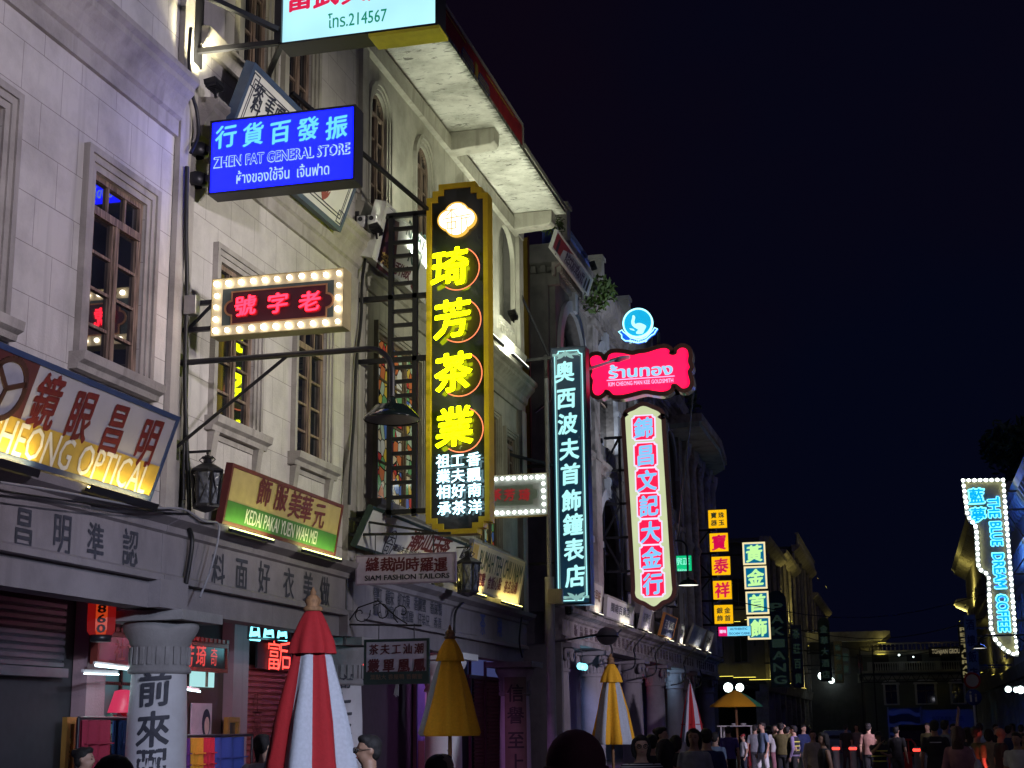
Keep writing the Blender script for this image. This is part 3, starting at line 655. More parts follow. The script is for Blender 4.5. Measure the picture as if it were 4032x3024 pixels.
# ---------------------------------------------------------------- far row of houses on the left
XF=.9
def far_house(y0,y1,z1,label,name="townhouse",bal=False,lit=True):
    t=thing(name,label,"building",(XF,(y0+y1)/2,0))
    n=max(1,int((y1-y0)/5)); st=(y1-y0)/n; hs=[]
    for k in range(n):
        for z in (6.6,11.4):
            if z+2.6<z1: hs.append([y0+st*(k+.3),y0+st*(k+.7),z,z+2.6])
    facade(t,y0,y1,4.4,z1,XF,hs,NIGHTW,reveal=.3)
    b=MB(); b.box(XF-9,XF-.01,y0+.002,y0+.25,4.4,z1); b.box(XF-9,XF-.61,y0+.26,y1,4.2,4.4); b.box(XF-5,XF-4.7,y0,y1,0,4.2); b.build("side_wall",NIGHTW,t,local=False)
    if y0==110:
        for x in (-4.6,-2.6,-.8):
            for z in (6.2,10.2): b=MB(); b.box(x-.45,x+.45,y0-.03,y0-.004,z,z+1.9,1); b.box(x-.55,x-.45,y0-.09,y0-.004,z-.1,z+2); b.box(x+.45,x+.55,y0-.09,y0-.004,z-.1,z+2); b.box(x-.03,x+.03,y0-.07,y0-.031,z,z+1.9); b.box(x-.65,x+.65,y0-.14,y0-.004,z-.22,z-.1); b.build("window",[NIGHTW,GLASS],t,local=False)
        b=MB(); b.box(XF-9,XF,y0-.35,y0-.003,4.6,4.85); b.box(XF-9,XF,y0-.2,y0-.003,8.9,9.1); b.box(XF-9,XF,y0-.5,y0-.003,z1-.3,z1); b.build("ledge",NIGHTW,t,local=False)
    b=MB(); b.cut(); b.mould([(.002,z1-.6),(.15,z1-.6),(.7,z1-.15),(.8,z1+.1),(.002,z1+.12)],y0-.3,y1+.3,0,XF); b.cut(); b.mould([(-.5,4.1),(.15,4.1),(.3,4.7),(.4,4.9),(-.5,4.92)],y0,y1,0,XF); b.build("cornice",RELIEF,t,local=False)
    b=MB()
    for k in range(n+1):
        y=min(max(y0+st*k,y0+.35),y1-.35); b.box(XF+.003,XF+.2,y-.3,y+.3,4.93,z1-.62); b.box(XF-.8,XF+.1,y-.35,y+.35,0,4.09); b.cut()
    b.build("pilaster",RELIEF,t,local=False)
    for h in hs:
        b=MB(); b.box(XF-.2,XF-.14,h[0]+.003,h[1]-.003,h[2]+.003,h[3]-.003,1); c=(h[0]+h[1])/2; b.box(XF-.13,XF-.08,c-.05,c+.05,h[2]+.003,h[3]-.003); b.box(XF-.13,XF-.08,h[0]+.003,h[1]-.003,h[2]+1.7,h[2]+1.8)
        b.build("window",[WOOD,GLASS],t,local=False)
    if bal:
        b=MB(); k=0; y=y0+.3
        while y<y1: b.lathe((XF+.5,y,z1+.14),[(.13,0),(.16,.3),(.07,.7),(.13,1.0)],8); y+=1.0
        b.box(XF+.35,XF+.65,y0,y1,z1+1.14,z1+1.3); b.build("balustrade",TRIM3,t,local=False)
    return t
far_house(110,126,15.0,"dim grey townhouse behind the teal square signs, yellow light washing its ledge")
far_house(126.2,144,15.8,"dim townhouse behind the dark green vertical sign, its eave lit from below")
far_house(144.2,172,18.2,"taller townhouse with a lit roof balustrade beyond the dark green sign",bal=True)
far_house(172.2,205,16.,"dark far townhouse with a lamp-lit ledge near the street end")
# ---------------------------------------------------------------- house closing the street
YE=160.
e=thing("end_house","dim pale house closing the street, balcony above three framed windows","building",(12,YE,0))
ew=[]
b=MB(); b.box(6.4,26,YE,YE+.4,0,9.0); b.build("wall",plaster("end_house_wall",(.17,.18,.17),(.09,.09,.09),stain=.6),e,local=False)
b=MB(); b.box(6.2,26.2,YE-.5,YE-.003,6.75,6.95); b.box(6.2,26.2,YE-.6,YE-.003,8.55,8.95); b.box(6.4,26,YE-.05,YE-.003,6.1,6.4); b.build("cornice",TRIM3,e,local=False)
b=MB()
for k in range(52): b.lathe((7.2+k*.24,YE-.4,6.95),[(.06,0),(.08,.2),(.04,.5),(.07,.72)],6)
b.box(7,20,YE-.5,YE-.3,7.67,7.8); [b.box(x-.25,x+.25,YE-.52,YE-.28,6.952,7.82) for x in (7.1,10.2,13.8,17.4)]; b.build("balustrade",mat("pale_balustrade",(.42,.42,.4),.8),e,local=False)
b=MB()
for k in range(40): b.lathe((7.2+k*.42,YE-.3,8.96),[(.06,0),(.08,.2),(.04,.5),(.07,.6)],6)
b.box(7,26,YE-.4,YE-.2,9.57,9.7); b.build("roof_balustrade",TRIM3,e,local=False)
for (x0,x1) in ((8.5,9.6),(11.6,13.3),(15.,16.1)):
    z0,z1=3.75,5.55; f=MB()
    f.box(x0-.22,x0,YE-.14,YE-.003,z0-.1,z1); f.box(x1,x1+.22,YE-.14,YE-.003,z0-.1,z1)
    n=10; cx=(x0+x1)/2; R=(x1-x0)/2+.3
    f.prism([(x0-.35,z1)]+[(cx-R*math.cos(math.pi*k/n),z1+.16+.3*math.sin(math.pi*k/n)) for k in range(n+1)]+[(x1+.35,z1)],0,.2,fr=lambda q:V((q.x,YE-.01-q.z,q.y)))
    f.box(x0-.22,x1+.22,YE-.2,YE-.003,z0-.24,z0-.1); fo=f.build("window_surround",mat("white_window_frame",(.6,.6,.6),.7),e,local=False)
    f=MB(); f.box(x0,x1,YE-.04,YE-.01,z0-.1,z1,1); f.box((x0+x1)/2-.04,(x0+x1)/2+.04,YE-.08,YE-.045,z0-.1,z1); f.box(x0,x1,YE-.1,YE-.081,z0+1.1,z0+1.18); f.build("window",[WOOD,GLASS],e,local=False)
p0,p1=atY(2013,1409,YE-.7),atY(2078,1408,YE-.7); b=MB(); b.box(p0.x-.3,p1.x+.3,YE-.7,YE-.605,p0.z-.5,p0.z+.5); b.build("name_panel",mat("dark_room",0),e,local=False)
t=MB(); p0,p1=atY(2013,1409,YE-.7),atY(2078,1408,YE-.7); t.text("TONJIAN GROUP",(p0.x+p1.x)/2,p0.z,p1.x-p0.x,.62,0,0,.02,.1,fr=lambda q:V((q.x,YE-.72-q.z,q.y)))
t.v=[world_of(e).inverted()@v for v in t.v]; t.build("lettering",emit("dim_gold_letters",(.5,.42,.24),.4),e)
b=MB(); [(b.box(7.5+k*3.3,9+k*3.3,YE-.06,YE-.003,7,8.5),b.cut()) for k in range(4)]; b.build("balcony_door",mat("dark_room",0),e,local=False)
ch=thing("corner_house","dark corner house with a yellow-lit bracketed eave left of the closing house","building",(5.6,161,0))
b=MB(); b.box(1.,8.2,161,168,0,10.2); b.build("wall",NIGHTW,ch,local=False)
b=MB(); b.prism([(.8,10.0),(8.4,10.0),(9.3,10.7),(9.3,10.95),(.8,10.95)],159.6,168.5,fr=lambda q:V((q.x,q.z,q.y))); b.build("eave",TRIM3,ch,local=False)
for x in (6.4,7.6):
    b=MB(); b.box(x-.4,x+.4,160.94,160.99,6.6,8.6); b.box(x-.5,x-.4,160.9,160.99,6.5,8.7); b.box(x+.4,x+.5,160.9,160.99,6.5,8.7); b.box(x-.03,x+.03,160.9,160.939,6.6,8.6); b.build("window",[GLASS],ch,local=False)
b=MB()
for k in range(9): b.lathe((5.9+k*.28,160.6,6.0),[(.08,0),(.1,.15),(.05,.4),(.09,.6)],6)
b.box(5.8,8.3,160.45,160.75,6.6,6.72); b.box(5.8,8.3,160.4,160.99,5.8,6.0); b.build("balustrade",TRIM3,ch,local=False)
# steel truss gantry across the front of the end house
gt=thing("truss_gantry","black steel truss gantry crossing in front of the closing house","gantry",(12,YE-12,0))
b=MB(); zt,zb_=6.35,5.6; yy=YE-8
b.bar((6.4,yy,zt),(19,yy,zt),.1); b.bar((6.4,yy,zb_),(19,yy,zb_),.1); b.bar((6.4,yy,9.0),(10,yy,9.0),.1)
for k in range(14): b.bar((6.6+k*.9,yy,zt),(7.05+k*.9,yy,zb_),.06); b.bar((7.05+k*.9,yy,zb_),(7.5+k*.9,yy,zt),.06); 
for x in (6.4,7.6,19): b.bar((x,yy,0),(x,yy,9.0),.14)
b.build("steelwork",BLACK,gt,local=False)
# ---------------------------------------------------------------- right-hand row
XR=17.0
def right_house(y0,y1,z1,label,m,lights=None,eave=1.3):
    t=thing("townhouse",label,"building",(XR,(y0+y1)/2,0)); b=MB()
    n=max(1,round((y1-y0)/4.2)); st=(y1-y0)/n
    b.box(XR,XR+6,y0+.003,y1-.003,4.3,z1); b.build("wall",m,t,local=False)
    b=MB(); b.cut(); b.mould([(0,z1-.5),(-.2,z1-.5),(-eave*.8,z1-.1),(-eave,z1+.2),(0,z1+.3)],y0,y1,0,XR-.003); b.cut(); b.mould([(0,4.2),(-.25,4.2),(-.4,4.9),(0,5)],y0,y1,0,XR-.003); b.cut(); b.mould([(0,9.1),(-.12,9.12),(-.5,9.3),(-.5,9.45),(0,9.5)],y0,y1,0,XR-.003)
    k=0; y=y0+.3
    while y<y1-.3: b.mould([(-.05,z1-1.0),(-.25,z1-.9),(-eave*.85,z1-.35),(-eave*.7,z1-.13),(-.05,z1-.45)],y,y+.3,0,XR); y+=1.25
    b.build("cornice",TRIM3,t,local=False)
    for k in range(n):
        for z in (5.9,10.5):
            if z+2.5>z1-.9: continue
            ya=y0+st*(k+.27); yb=y0+st*(k+.73); f=MB()
            for (p,q,r_,s_) in ((ya-.2,ya,z,z+2.4),(yb,yb+.2,z,z+2.4),(ya-.2,yb+.2,z+2.4,z+2.65),(ya-.3,yb+.3,z-.2,z)): f.box(XR-.12,XR-.003,p,q,r_,s_)
            c=(ya+yb)/2; f.box(XR-.08,XR-.03,c-.05,c+.05,z,z+2.4); f.box(XR-.08,XR-.03,ya,c-.05,z+1.6,z+1.7); f.box(XR-.08,XR-.03,c+.05,yb,z+1.6,z+1.7); f.box(XR-.03,XR-.004,ya,yb,z,z+2.4,1)
            f.build("window",[TRIM3,GLASS],t,local=False)
    b=MB()
    for k in range(n+1): y=y0+st*k; y=min(max(y,y0+.4),y1-.4); b.lathe((XR+.5,y,0),[(.5,0),(.5,.3),(.4,.5),(.36,3.3),(.5,3.5),(.55,4.19)],14); b.cut()
    b.build("column",COLST,t,local=False)
    b=MB(); b.box(XR+4,XR+4.2,y0,y1,0,4.2); b.build("shopfront_wall",mat("dark_room",0),t,local=False)
    b=MB(); y=y0+.4
    while y<y1-.3: b.lathe((XR-.38,y,9.51),[(.07,0),(.1,.2),(.05,.6),(.09,.85)],7); y+=.33
    b.box(XR-.5,XR-.26,y0,y1,10.37,10.5); b.build("balustrade",TRIM3,t,local=False)
    return t
yR=atX(2058,1240,XR-1.2).y
WBLUE=plaster("white_rendered_wall",(.62,.62,.62),(.4,.4,.4),stain=.4)
right_house(48,97.5,13.2,"white rendered townhouse at the right edge lit blue by the bulb-edged coffee sign",WBLUE,eave=.7)
right_house(98,yR+.5,atX(2060,1225,XR-1.2).z,"right-hand townhouse whose bracketed eave glows yellow behind the coffee sign",plaster("warm_old_render",(.4,.37,.3),(.2,.18,.15)))
right_house(yR+.8,150,13.,"dark farther townhouse on the right beside the closing house",DARKPL)
# ---------------------------------------------------------------- yellow board in the alley
p=atY(1114,515,Y4-.9); q=atY(1143,805,Y4-.9)
bd=thing("vertical_board","tall blank mustard board standing edge-on in the gap beside the tea house","signboard",(p.x,Y4-.9,q.z-3))
b=MB(); b.box(p.x,q.x,Y4-.9,Y4-.8,q.z-3.5,p.z); b.build("panel",mat("mustard_board",(.3,.2,.02),.6),bd,local=False)
b=MB(); b.box(p.x-.03,p.x-.001,Y4-.92,Y4-.78,q.z-3.6,p.z+.05); b.box(q.x+.001,q.x+.03,Y4-.92,Y4-.78,q.z-3.6,p.z+.05); b.build("frame",BROWNF,bd,local=False)
# ================================================================ SIGNS
class Face:
    """a flat face in the street: local x right, y up, z out of the face"""
    def __init__(s,o,ux,uy): s.o=V(o); s.ux=V(ux).normalized(); s.uy=V(uy).normalized(); s.n=s.ux.cross(s.uy)
    def L(s,dx,dy):
        d=ray(dx,dy); p=CAMP+d*((s.o-CAMP).dot(s.n)/d.dot(s.n)); q=p-s.o; return (q.dot(s.ux),q.dot(s.uy))
    def thing(s,name,label,cat,group=None): return thing(name,label,cat,s.o,group,ux=s.ux,uy=s.uy)
    def size(s,px,dx,dy): # picture length -> length on the face, measured upright
        a=s.L(dx,dy-px/2); b=s.L(dx,dy+px/2); return math.hypot(a[0]-b[0],a[1]-b[1])
def hang(y,dx,dy): return Face(atY(dx,dy,y),(1,0,0),(0,0,1))
def put(mb,F,st,dx,dy,w,h,z,bold=.012,fit=False,ext=0,brush=.0,mi=0,shear=0):
    x,y=F.L(dx,dy); mb.text(st,x,y,w,h,z,mi,bold,ext,fit,shear,brush=brush)
def rect(F,a,b,c=None): # pixel corners -> x0,x1,y0,y1
    p,q=F.L(*a),F.L(*b); return min(p[0],q[0]),max(p[0],q[0]),min(p[1],q[1]),max(p[1],q[1])
def frame_box(x0,x1,y0,y1,w,d,lip=.025):
    b=MB(); b.box(x0,x1,y0,y0+w,-d,lip); b.box(x0,x1,y1-w,y1,-d,lip); b.box(x0,x0+w,y0+w,y1-w,-d,lip); b.box(x1-w,x1,y0+w,y1-w,-d,lip); b.box(x0+w,x1-w,y0+w,y1-w,-d,-d+.02); return b
def lightbox(F,name,label,x0,x1,y0,y1,m,fm=BLACK,w=.03,d=.3,group=None,cat="sign"):
    t=F.thing(name,label,cat,group); frame_box(x0,x1,y0,y1,w,d).build("frame",fm,t)
    p=MB(); p.quad((x0+w,y0+w,0),(x1-w,y0+w,0),(x1-w,y1-w,0),(x0+w,y1-w,0)); p.build("lit_face",m,t); return t
def smooth(pts,n=4,closed=True):
    out=[]; k=len(pts)
    for i in range(k):
        p0,p1,p2,p3=[V(pts[(i+j)%k]) for j in (-1,0,1,2)]
        for q in range(n):
            t=q/n; out.append(tuple(.5*((2*p1)+(p2-p0)*t+(2*p0-5*p1+4*p2-p3)*t*t+(3*p1-p0-3*p2+p3)*t**3)))
    return out
def grow(pts,d):
    n=len(pts); a=sum(pts[i][0]*pts[(i+1)%n][1]-pts[(i+1)%n][0]*pts[i][1] for i in range(n)); s=1 if a>0 else -1; out=[]
    for i in range(n):
        p,q,r=V(pts[i-1]).to_2d(),V(pts[i]).to_2d(),V(pts[(i+1)%n]).to_2d()
        n1=V(((q-p).y,-(q-p).x)); n2=V(((r-q).y,-(r-q).x)); m=n1.normalized()+n2.normalized() if n1.length and n2.length else V((0,0))
        if m.length<1e-6: m=V((0,0))
        else: m.normalize()
        out.append((q.x+m.x*d*s,q.y+m.y*d*s))
    return out
def vary(m,lo=.55,hi=1.25):
    t=m.node_tree
    if "vary" in t.nodes: return m
    b=t.nodes["Principled BSDF"]; s=b.inputs["Emission Strength"].default_value; oi=t.nodes.new("ShaderNodeObjectInfo"); mr=t.nodes.new("ShaderNodeMapRange"); mr.name="vary"
    mr.inputs[3].default_value=s*lo; mr.inputs[4].default_value=s*hi; t.links.new(oi.outputs["Random"],mr.inputs[0]); t.links.new(mr.outputs[0],b.inputs["Emission Strength"]); return m
def bulbs(t,pts,r,m,name="bulb",z=.04):
    vary(m)
    b=MB(); b.ball((0,0,0),r,10); o=None
    for (x,y) in pts:
        if o is None: o=b.build(name,m,t); c=o
        else: c=o.copy(); COL.objects.link(c); c.parent=t
        c.location=(x+random.uniform(-.006,.006),y+random.uniform(-.006,.006),z); c.scale=(random.uniform(.88,1.1),)*3
def along(pts,step,closed=True):
    P=[V((p[0],p[1])) for p in pts]; P+= [P[0]] if closed else []
    tot=sum((P[i+1]-P[i]).length for i in range(len(P)-1)); n=max(2,round(tot/step)); out=[]; 
    for k in range(n if closed else n+1):
        d=tot*k/n
        for i in range(len(P)-1):
            l=(P[i+1]-P[i]).length
            if d<=l+1e-9: out.append(tuple(P[i]+(P[i+1]-P[i])*(d/l if l else 0))); break
            d-=l
    return out
YA=20.45
# ---- white telephone sign, cut by the top of the picture
F=hang(YA+.1,780,40); r=rect(F,(606,94),(941,50)); W_=r[1]-r[0]
yb=F.L(606,94)[1]
t=lightbox(F,"projecting_sign","big white lit box sign with a green telephone number, topmost over the street",r[0]-.03,r[1]+.03,yb-.03,yb+1.45,face_emit("white_cyan_face",(178,240,255),1.15,.12),d=.45)
m=MB(); put(m,F,"โทร.214567",772,38,F.size(117,772,38)*1.06,.26,.006,.012,True); m.build("lettering",emit("green_letters",srgb((0,140,110)),.9),t)
m=MB(); [put(m,F,c,x,y,.46,.52,.006,.035,brush=.06) for c,x,y in (("富",648,-8),("武",706,-16),("貨",766,-25),("店",824,-34))]; m.build("lettering",emit("rose_letters",srgb((225,25,75)),1.),t)
b=MB(); zt=yb+F.o.z
for (a,c) in (((.0,F.o.y,zt+.05),(F.o.x+r[0],F.o.y,zt+.02)),((0,F.o.y,zt+1.2),(F.o.x+r[0],F.o.y,zt+1.2)),((.02,F.o.y+2.6,zt+.5),(F.o.x+r[0]-.02,F.o.y+.1,zt+.05)),((.02,F.o.y-2.4,zt+.45),(F.o.x+r[0]-.02,F.o.y-.1,zt+.2))): b.bar(a,c,.08)
b.bar((F.o.x+r[0]-.03,F.o.y,zt),(F.o.x+r[0]-.03,F.o.y,zt+1.4),.12); b.box(0.0,.06,F.o.y-.15,F.o.y+.15,zt-.2,zt+1.3); b.build("bracket",BLACK,t,local=False)
b=MB(); b.prism([(r[1]-1.1,yb-.09),(r[1]+.06,yb-.09),(r[1]+.06,yb-.035),(r[1]-1.1,yb-.035)],-.46,.02); b.build("drip_tray",mat("yellow_tray",(.5,.45,.03),.5),t)
# ---- blue general store sign
F=hang(YA,610,325); r=rect(F,(454,413),(765,236)); z0=F.L(610,400)[1]; z1=F.L(610,250)[1]
t=lightbox(F,"projecting_sign","royal blue lit box sign of the general store, three lines of white lettering",r[0]-.03,r[1]+.03,z0-.04,z1+.04,face_emit("blue_face",(2,13,255),4.2,.06),d=.34)
m=MB(); [put(m,F,c,384+x/3,y/3,.37,.4,.008,.03,brush=.07) for c,x,y in (("行",315,885),("貨",490,870),("百",665,855),("發",845,835),("振",1030,825))]; m.build("lettering",emit("sky_letters",srgb((105,215,255)),1.15),t)
wl=emit("pale_blue_letters",srgb((185,225,255)),1.)
m=MB(); put(m,F,"ZHEN FAT GENERAL STORE",384+670/3,1010/3,2.3,.2,.006,.05,True); m.build("lettering",wl,t)
m=MB(); put(m,F,"ZHEN FAT GENERAL STORE",384+670/3,1010/3,2.25,.165,.014,.006,True); m.build("lettering",face_emit("blue_face",0),t)
m=MB(); put(m,F,"ห้างของใช้จีน  เจิ้นฟาด",384+680/3,1120/3,1.55,.22,.008,.01,True); m.build("lettering",wl,t)
b=MB()
for dz in (.22,-.28): b.bar((0.05,YA+.15,F.o.z+dz),(F.o.x+r[0]-.03,YA+.15,F.o.z+dz),.1); b.lathe((.1,YA+.15,F.o.z+dz-.12),[(.1,0),(.17,.03),(.17,.2),(.1,.24)],12)
b.build("bracket",BLACK,t,local=False)
# ---- red neon sign with a border of bulbs
F=hang(YA-.05,602,655); Z5=lambda x,y:F.L(384+x/3,553+y/3)
a,c,d_=Z5(260,185),Z5(1048,117),Z5(250,490); bx0,bx1,by0,by1=a[0],c[0],d_[1],a[1]; e_=.085
t=F.thing("projecting_sign","neon sign with red characters inside a border of warm round bulbs","sign")
ch=mat("cream_channel",(.45,.38,.25),.5)
b=frame_box(bx0-e_,bx1+e_,by0-e_,by1+e_,.012,.28,.03); b.build("frame",mat("brass_edge",(.3,.25,.14),.5,.3),t)
b=MB(); b.ring([(bx0-e_+.012,by0-e_+.012),(bx1+e_-.012,by0-e_+.012),(bx1+e_-.012,by1+e_-.012),(bx0-e_+.012,by1+e_-.012)],[(bx0+e_,by0+e_),(bx1-e_,by0+e_),(bx1-e_,by1-e_),(bx0+e_,by1-e_)],-.02,.002); b.build("bulb_channel",ch,t)
b=MB(); b.box(bx0+e_,bx1-e_,by0+e_,by1-e_,-.03,-.004); b.build("panel",mat("dark_green_grey_panel",(.05,.065,.065),.35),t)
bulbs(t,[(bx0+(bx1-bx0)*k/10,y) for k in range(11) for y in (by0,by1)]+[(x,by0+(by1-by0)*k/4) for k in (1,2,3) for x in (bx0,bx1)],.04,WARMBULB)
bx=lambda i:Z5(*i); pq=[bx((355,235)),bx((965,185)),bx((965,393)),bx((355,440))]
x0,x1=pq[0][0],pq[1][0]; y0,y1=(pq[3][1]+pq[2][1])/2,(pq[0][1]+pq[1][1])/2; cy=(y0+y1)/2; R=.11
lob=[(x0,y0),(x1,y0),(x1,cy-R)]+[(x1+R*math.cos(q),cy+R*math.sin(q)) for q in [math.radians(v) for v in range(-80,81,20)]]+[(x1,cy+R),(x1,y1),(x0,y1),(x0,cy+R)]+[(x0-R*math.cos(q),cy+R*math.sin(q)) for q in [math.radians(v) for v in range(80,-81,-20)]]+[(x0,cy-R)]
b=MB(); b.prism(lob,-.003,.006); b.build("plaque",mat("dark_red_plaque",(.06,.012,.02),.4),t)
b=MB(); b.ring(grow(lob,.018),grow(lob,-.012),-.003,.014); b.build("plaque_border",mat("copper_border",(.4,.2,.1),.4,.4),t)
rn=emit("red_neon",(1.,.012,.03),8); rd=mat("dark_red_letter",(.25,.01,.02),.5)
for c_,x,y in (("號",445,325),("字",655,308),("老",862,298)):
    m=MB(); px,py=Z5(x,y); m.text(c_,px,py,.36,.33,.045,0,.026,0,False,brush=.06); m.build("neon_character",rn,t)
    m=MB(); m.text(c_,px+.015,py-.012,.39,.36,.02,0,.04,0,False,brush=.06); m.build("character_backing",rd,t)
b=MB(); z=F.o.z
for dz in (.12,-.3): b.bar((.05,YA,z+dz),(F.o.x+bx0-e_,YA,z+dz),.07)
b.bar((.1,YA,z-.3),(F.o.x+bx0-e_,YA,z+.1),.04); b.build("bracket",BLACK,t,local=False)
b=MB(); b.box(.14,.34,YA-.22,YA-.06,z-.1,z+.2); b.build("power_box",STEEL,t,local=False,bevel=.01)
b=MB(); b.box(.003,.03,YA-.14,YA+.2,z-.62,z+.5); b.build("wall_plate",mat("yellow_plate",(.6,.55,.03),.5),t,local=False)
# ---- tall tea house sign
YT=28.1
F=hang(YT,985,780); t=F.thing("vertical_sign","tall black neon sign with a stepped yellow frame and four large yellow characters","sign")
xl,xr=F.L(917,780)[0]-.02,F.L(1065,780)[0]-.1; xl,xr=F.L(922,780)[0],F.L(1057,780)[0]
ts,tt=F.L(985,424)[1],F.L(985,397)[1]; bs,bt=F.L(990,1129)[1],F.L(990,1154)[1]; s_=.13
def stepped(i):
    h1=(tt-ts)/2; h2=(bs-bt)/2
    p=[(xl+i,bs+i),(xl+s_+i,bs+i),(xl+s_+i,bs-h2+i),(xl+2*s_+i,bs-h2+i),(xl+2*s_+i,bt+i),(xr-2*s_-i,bt+i),(xr-2*s_-i,bs-h2+i),(xr-s_-i,bs-h2+i),(xr-s_-i,bs+i),(xr-i,bs+i),
       (xr-i,ts-i),(xr-s_-i,ts-i),(xr-s_-i,ts+h1-i),(xr-2*s_-i,ts+h1-i),(xr-2*s_-i,tt-i),(xl+2*s_+i,tt-i),(xl+2*s_+i,ts+h1-i),(xl+s_+i,ts+h1-i),(xl+s_+i,ts-i),(xl+i,ts-i)]
    return p
YEL=mat("golden_yellow_paint",(.62,.42,.02),.4,0,.08)
b=MB(); b.ring(stepped(0),stepped(.1),-.32,.05); b.build("frame",YEL,t)
b=MB(); b.prism(stepped(.098),-.05,-.01); b.build("panel",BLACKG,t)
yn=emit("yellow_neon",(.84,1.,.0),7)
ring_m=emit("orange_neon_line",(1.,.22,.1),1.6)
cx0=[(978,583),(983,693),(985,808),(988,925)]
for (ch_,(dx,dy),cc) in zip("琦芳茶業",cx0,((989,580),(992,692),(994,808),(996,928))):
    m=MB(); put(m,F,ch_,dx,dy,.8,.84,.2,.02,brush=.09,ext=.04); m.build("neon_character",yn,t)
    x,y=F.L(dx,dy); b=MB(); [b.bar((x+sx*.25,y+sy*.25,-.01),(x+sx*.25,y+sy*.25,.18),.02) for sx in (-1,1) for sy in (-1,1)]; b.build("standoff",BLACK,t)
    x,y=F.L(*cc); R=.455; b=MB(); b.tube([(x+R*math.cos(a),y+R*math.sin(a),.0) for a in [math.radians(v) for v in range(-125,66,10)]],.011,6); b.build("neon_arc",ring_m,t)
    b=MB(); b.lathe((x,y,-.009),[(0,.004),(R-.02,.004),(R-.015,0)],36); b.build("disc",mat("brown_black_disc",(.05,.04,.02),.06,0,.1,3,0,spec=.75),t)
x,y=F.L(989,476); lob=[(x+(.29+.06*abs(math.cos(2*a)))*1.12*math.cos(a),y+(.29+.06*abs(math.cos(2*a)))*math.sin(a)) for a in [2*math.pi*k/48 for k in range(48)]]
b=MB(); b.prism(lob,-.008,.08); b.build("logo_disc",emit("white_hot_logo",(1,.97,.86),2.2),t)
b=MB(); b.ring(grow(lob,.02),grow(lob,-.01),.0,.095); b.build("logo_rim",emit("amber_rim",(1,.55,.08),1.1),t)
b=MB(); gold=emit("amber_lines",(.95,.6,.2),.9)
for (a,c) in (((-.3,.02),(.32,.08)),((-.12,.34),(-.1,-.32)),((-.24,.2),(.02,.22)),((-.12,.2),(-.22,.08)),((-.1,.2),(0,.07)),((.12,.3),(.2,.2)),((.1,.04),(.1,-.32)),((.1,.0),(.3,.02)),((.2,.0),(.24,-.3)),((-.22,-.06),(0,-.05)),((-.2,-.06),(-.2,-.2)),((-.2,-.2),(-.02,-.19)),((-.02,-.06),(-.02,-.2))): b.bar((x+a[0],y+a[1],.09),(x+c[0],y+c[1],.09),.018)
b.build("logo_lines",gold,t)
wn=emit("white_neon",(.5,.88,1.),3.2)
for (st,dx) in (("香飄南洋",1028),("工夫好茶",993.5),("祖業相承",962)):
    for k,c_ in enumerate(st):
        m=MB(); put(m,F,c_,dx+(k-1.5)*1.,(996,1029,1062,1098)[k]+(993-dx)*.06,.29,.29,.12,.022,brush=.05,ext=.01); m.build("neon_character",wn,t)
b=MB(); zf=lambda d:atY(870,d,YT).z
xb=[atY(838,780,YT).x+.04,atY(895,780,YT).x]; zz0,zz1=zf(1105),zf(463)
for x in xb: b.bar((x,YT+.05,zz0-.1),(x,YT+.05,zz1),.1)
n=21
for k in range(n+1): z=zz0+(zz1-zz0)*k/n; b.bar((xb[0]+.05,YT+.05,z),(xb[1]-.05,YT+.05,z),.075)
for d in (463,640,775,1105): b.bar((.0,YT+.05,zf(d)),(F.o.x+xl,YT+.05,zf(d)),.1); b.box(.0,.08,YT-.08,YT+.2,zf(d)-.16,zf(d)+.14)
b.bar((.02,YT-3.6,zf(463)+1.3),(xb[1]+.3,YT,zf(463)+.03),.07)
b.build("ladder_bracket",BLACK,t,local=False)
# ---- cameras on the bracket
t=thing("security_camera","pair of white box cameras on a pipe above the ladder bracket","camera",atY(790,475,YT-.12))
b=MB()
p=atY(790,482,YT-.15); b.tube([(0,YT-.1,p.z+.05),(p.x+.3,YT-.1,p.z+.05)],.04,8); b.build("arm",BLACK,t,local=False)
for k in (0,1):
    b=MB(); x=p.x-.06+k*.24; b.box(x-.09,x+.09,YT-.3,YT-.05,p.z-.14,p.z+.12); b.build("camera_body",mat("white_camera",(.6,.6,.6),.35),t,local=False,bevel=.015)
    b=MB(); b.lathe((x,YT-.302,p.z+.04),[(0,.0),(.045,.0),(.05,-.02)],14,axis=M4.Rotation(math.radians(-90),3,'X')); b.build("lens",mat("camera_lens",(.05,.05,.06),.1),t,local=False)
# ---- dark teal vertical sign
YS=42.3
F=hang(YS,1234,1025); t=F.thing("vertical_sign","dark teal vertical lit sign of the jewellery and watch shop with nine pale characters","sign")
x0,x1=F.L(1194,1025)[0],F.L(1271,1025)[0]; y0,y1=F.L(1243,1306)[1],F.L(1222,750)[1]
frame_box(x0,x1,y0,y1,.05,.5,.03).build("frame",mat("blue_black_case",(.02,.03,.06),.3),t)
b=MB(); b.quad((x0+.05,y0+.05,0),(x1-.05,y0+.05,0),(x1-.05,y1-.05,0),(x0+.05,y1-.05,0)); b.build("lit_face",face_emit("teal_dark_face",(8,42,62),1.),t)
pc=emit("pale_aqua",srgb((170,238,238)),1.25); pc2=emit("pale_aqua_dim",srgb((150,200,195)),.8)
def notched(i,c=.12):
    a0,b0,a1,b1_=x0+i,y0+i,x1-i,y1-i; q=[]
    for (cx,cy,s0) in ((a0,b0,90),(a1,b0,180),(a1,b1_,270),(a0,b1_,0)):
        for k in range(5):
            a=math.radians(s0-k*90/4); q.append((cx+c*math.cos(a),cy+c*math.sin(a)))
    return q
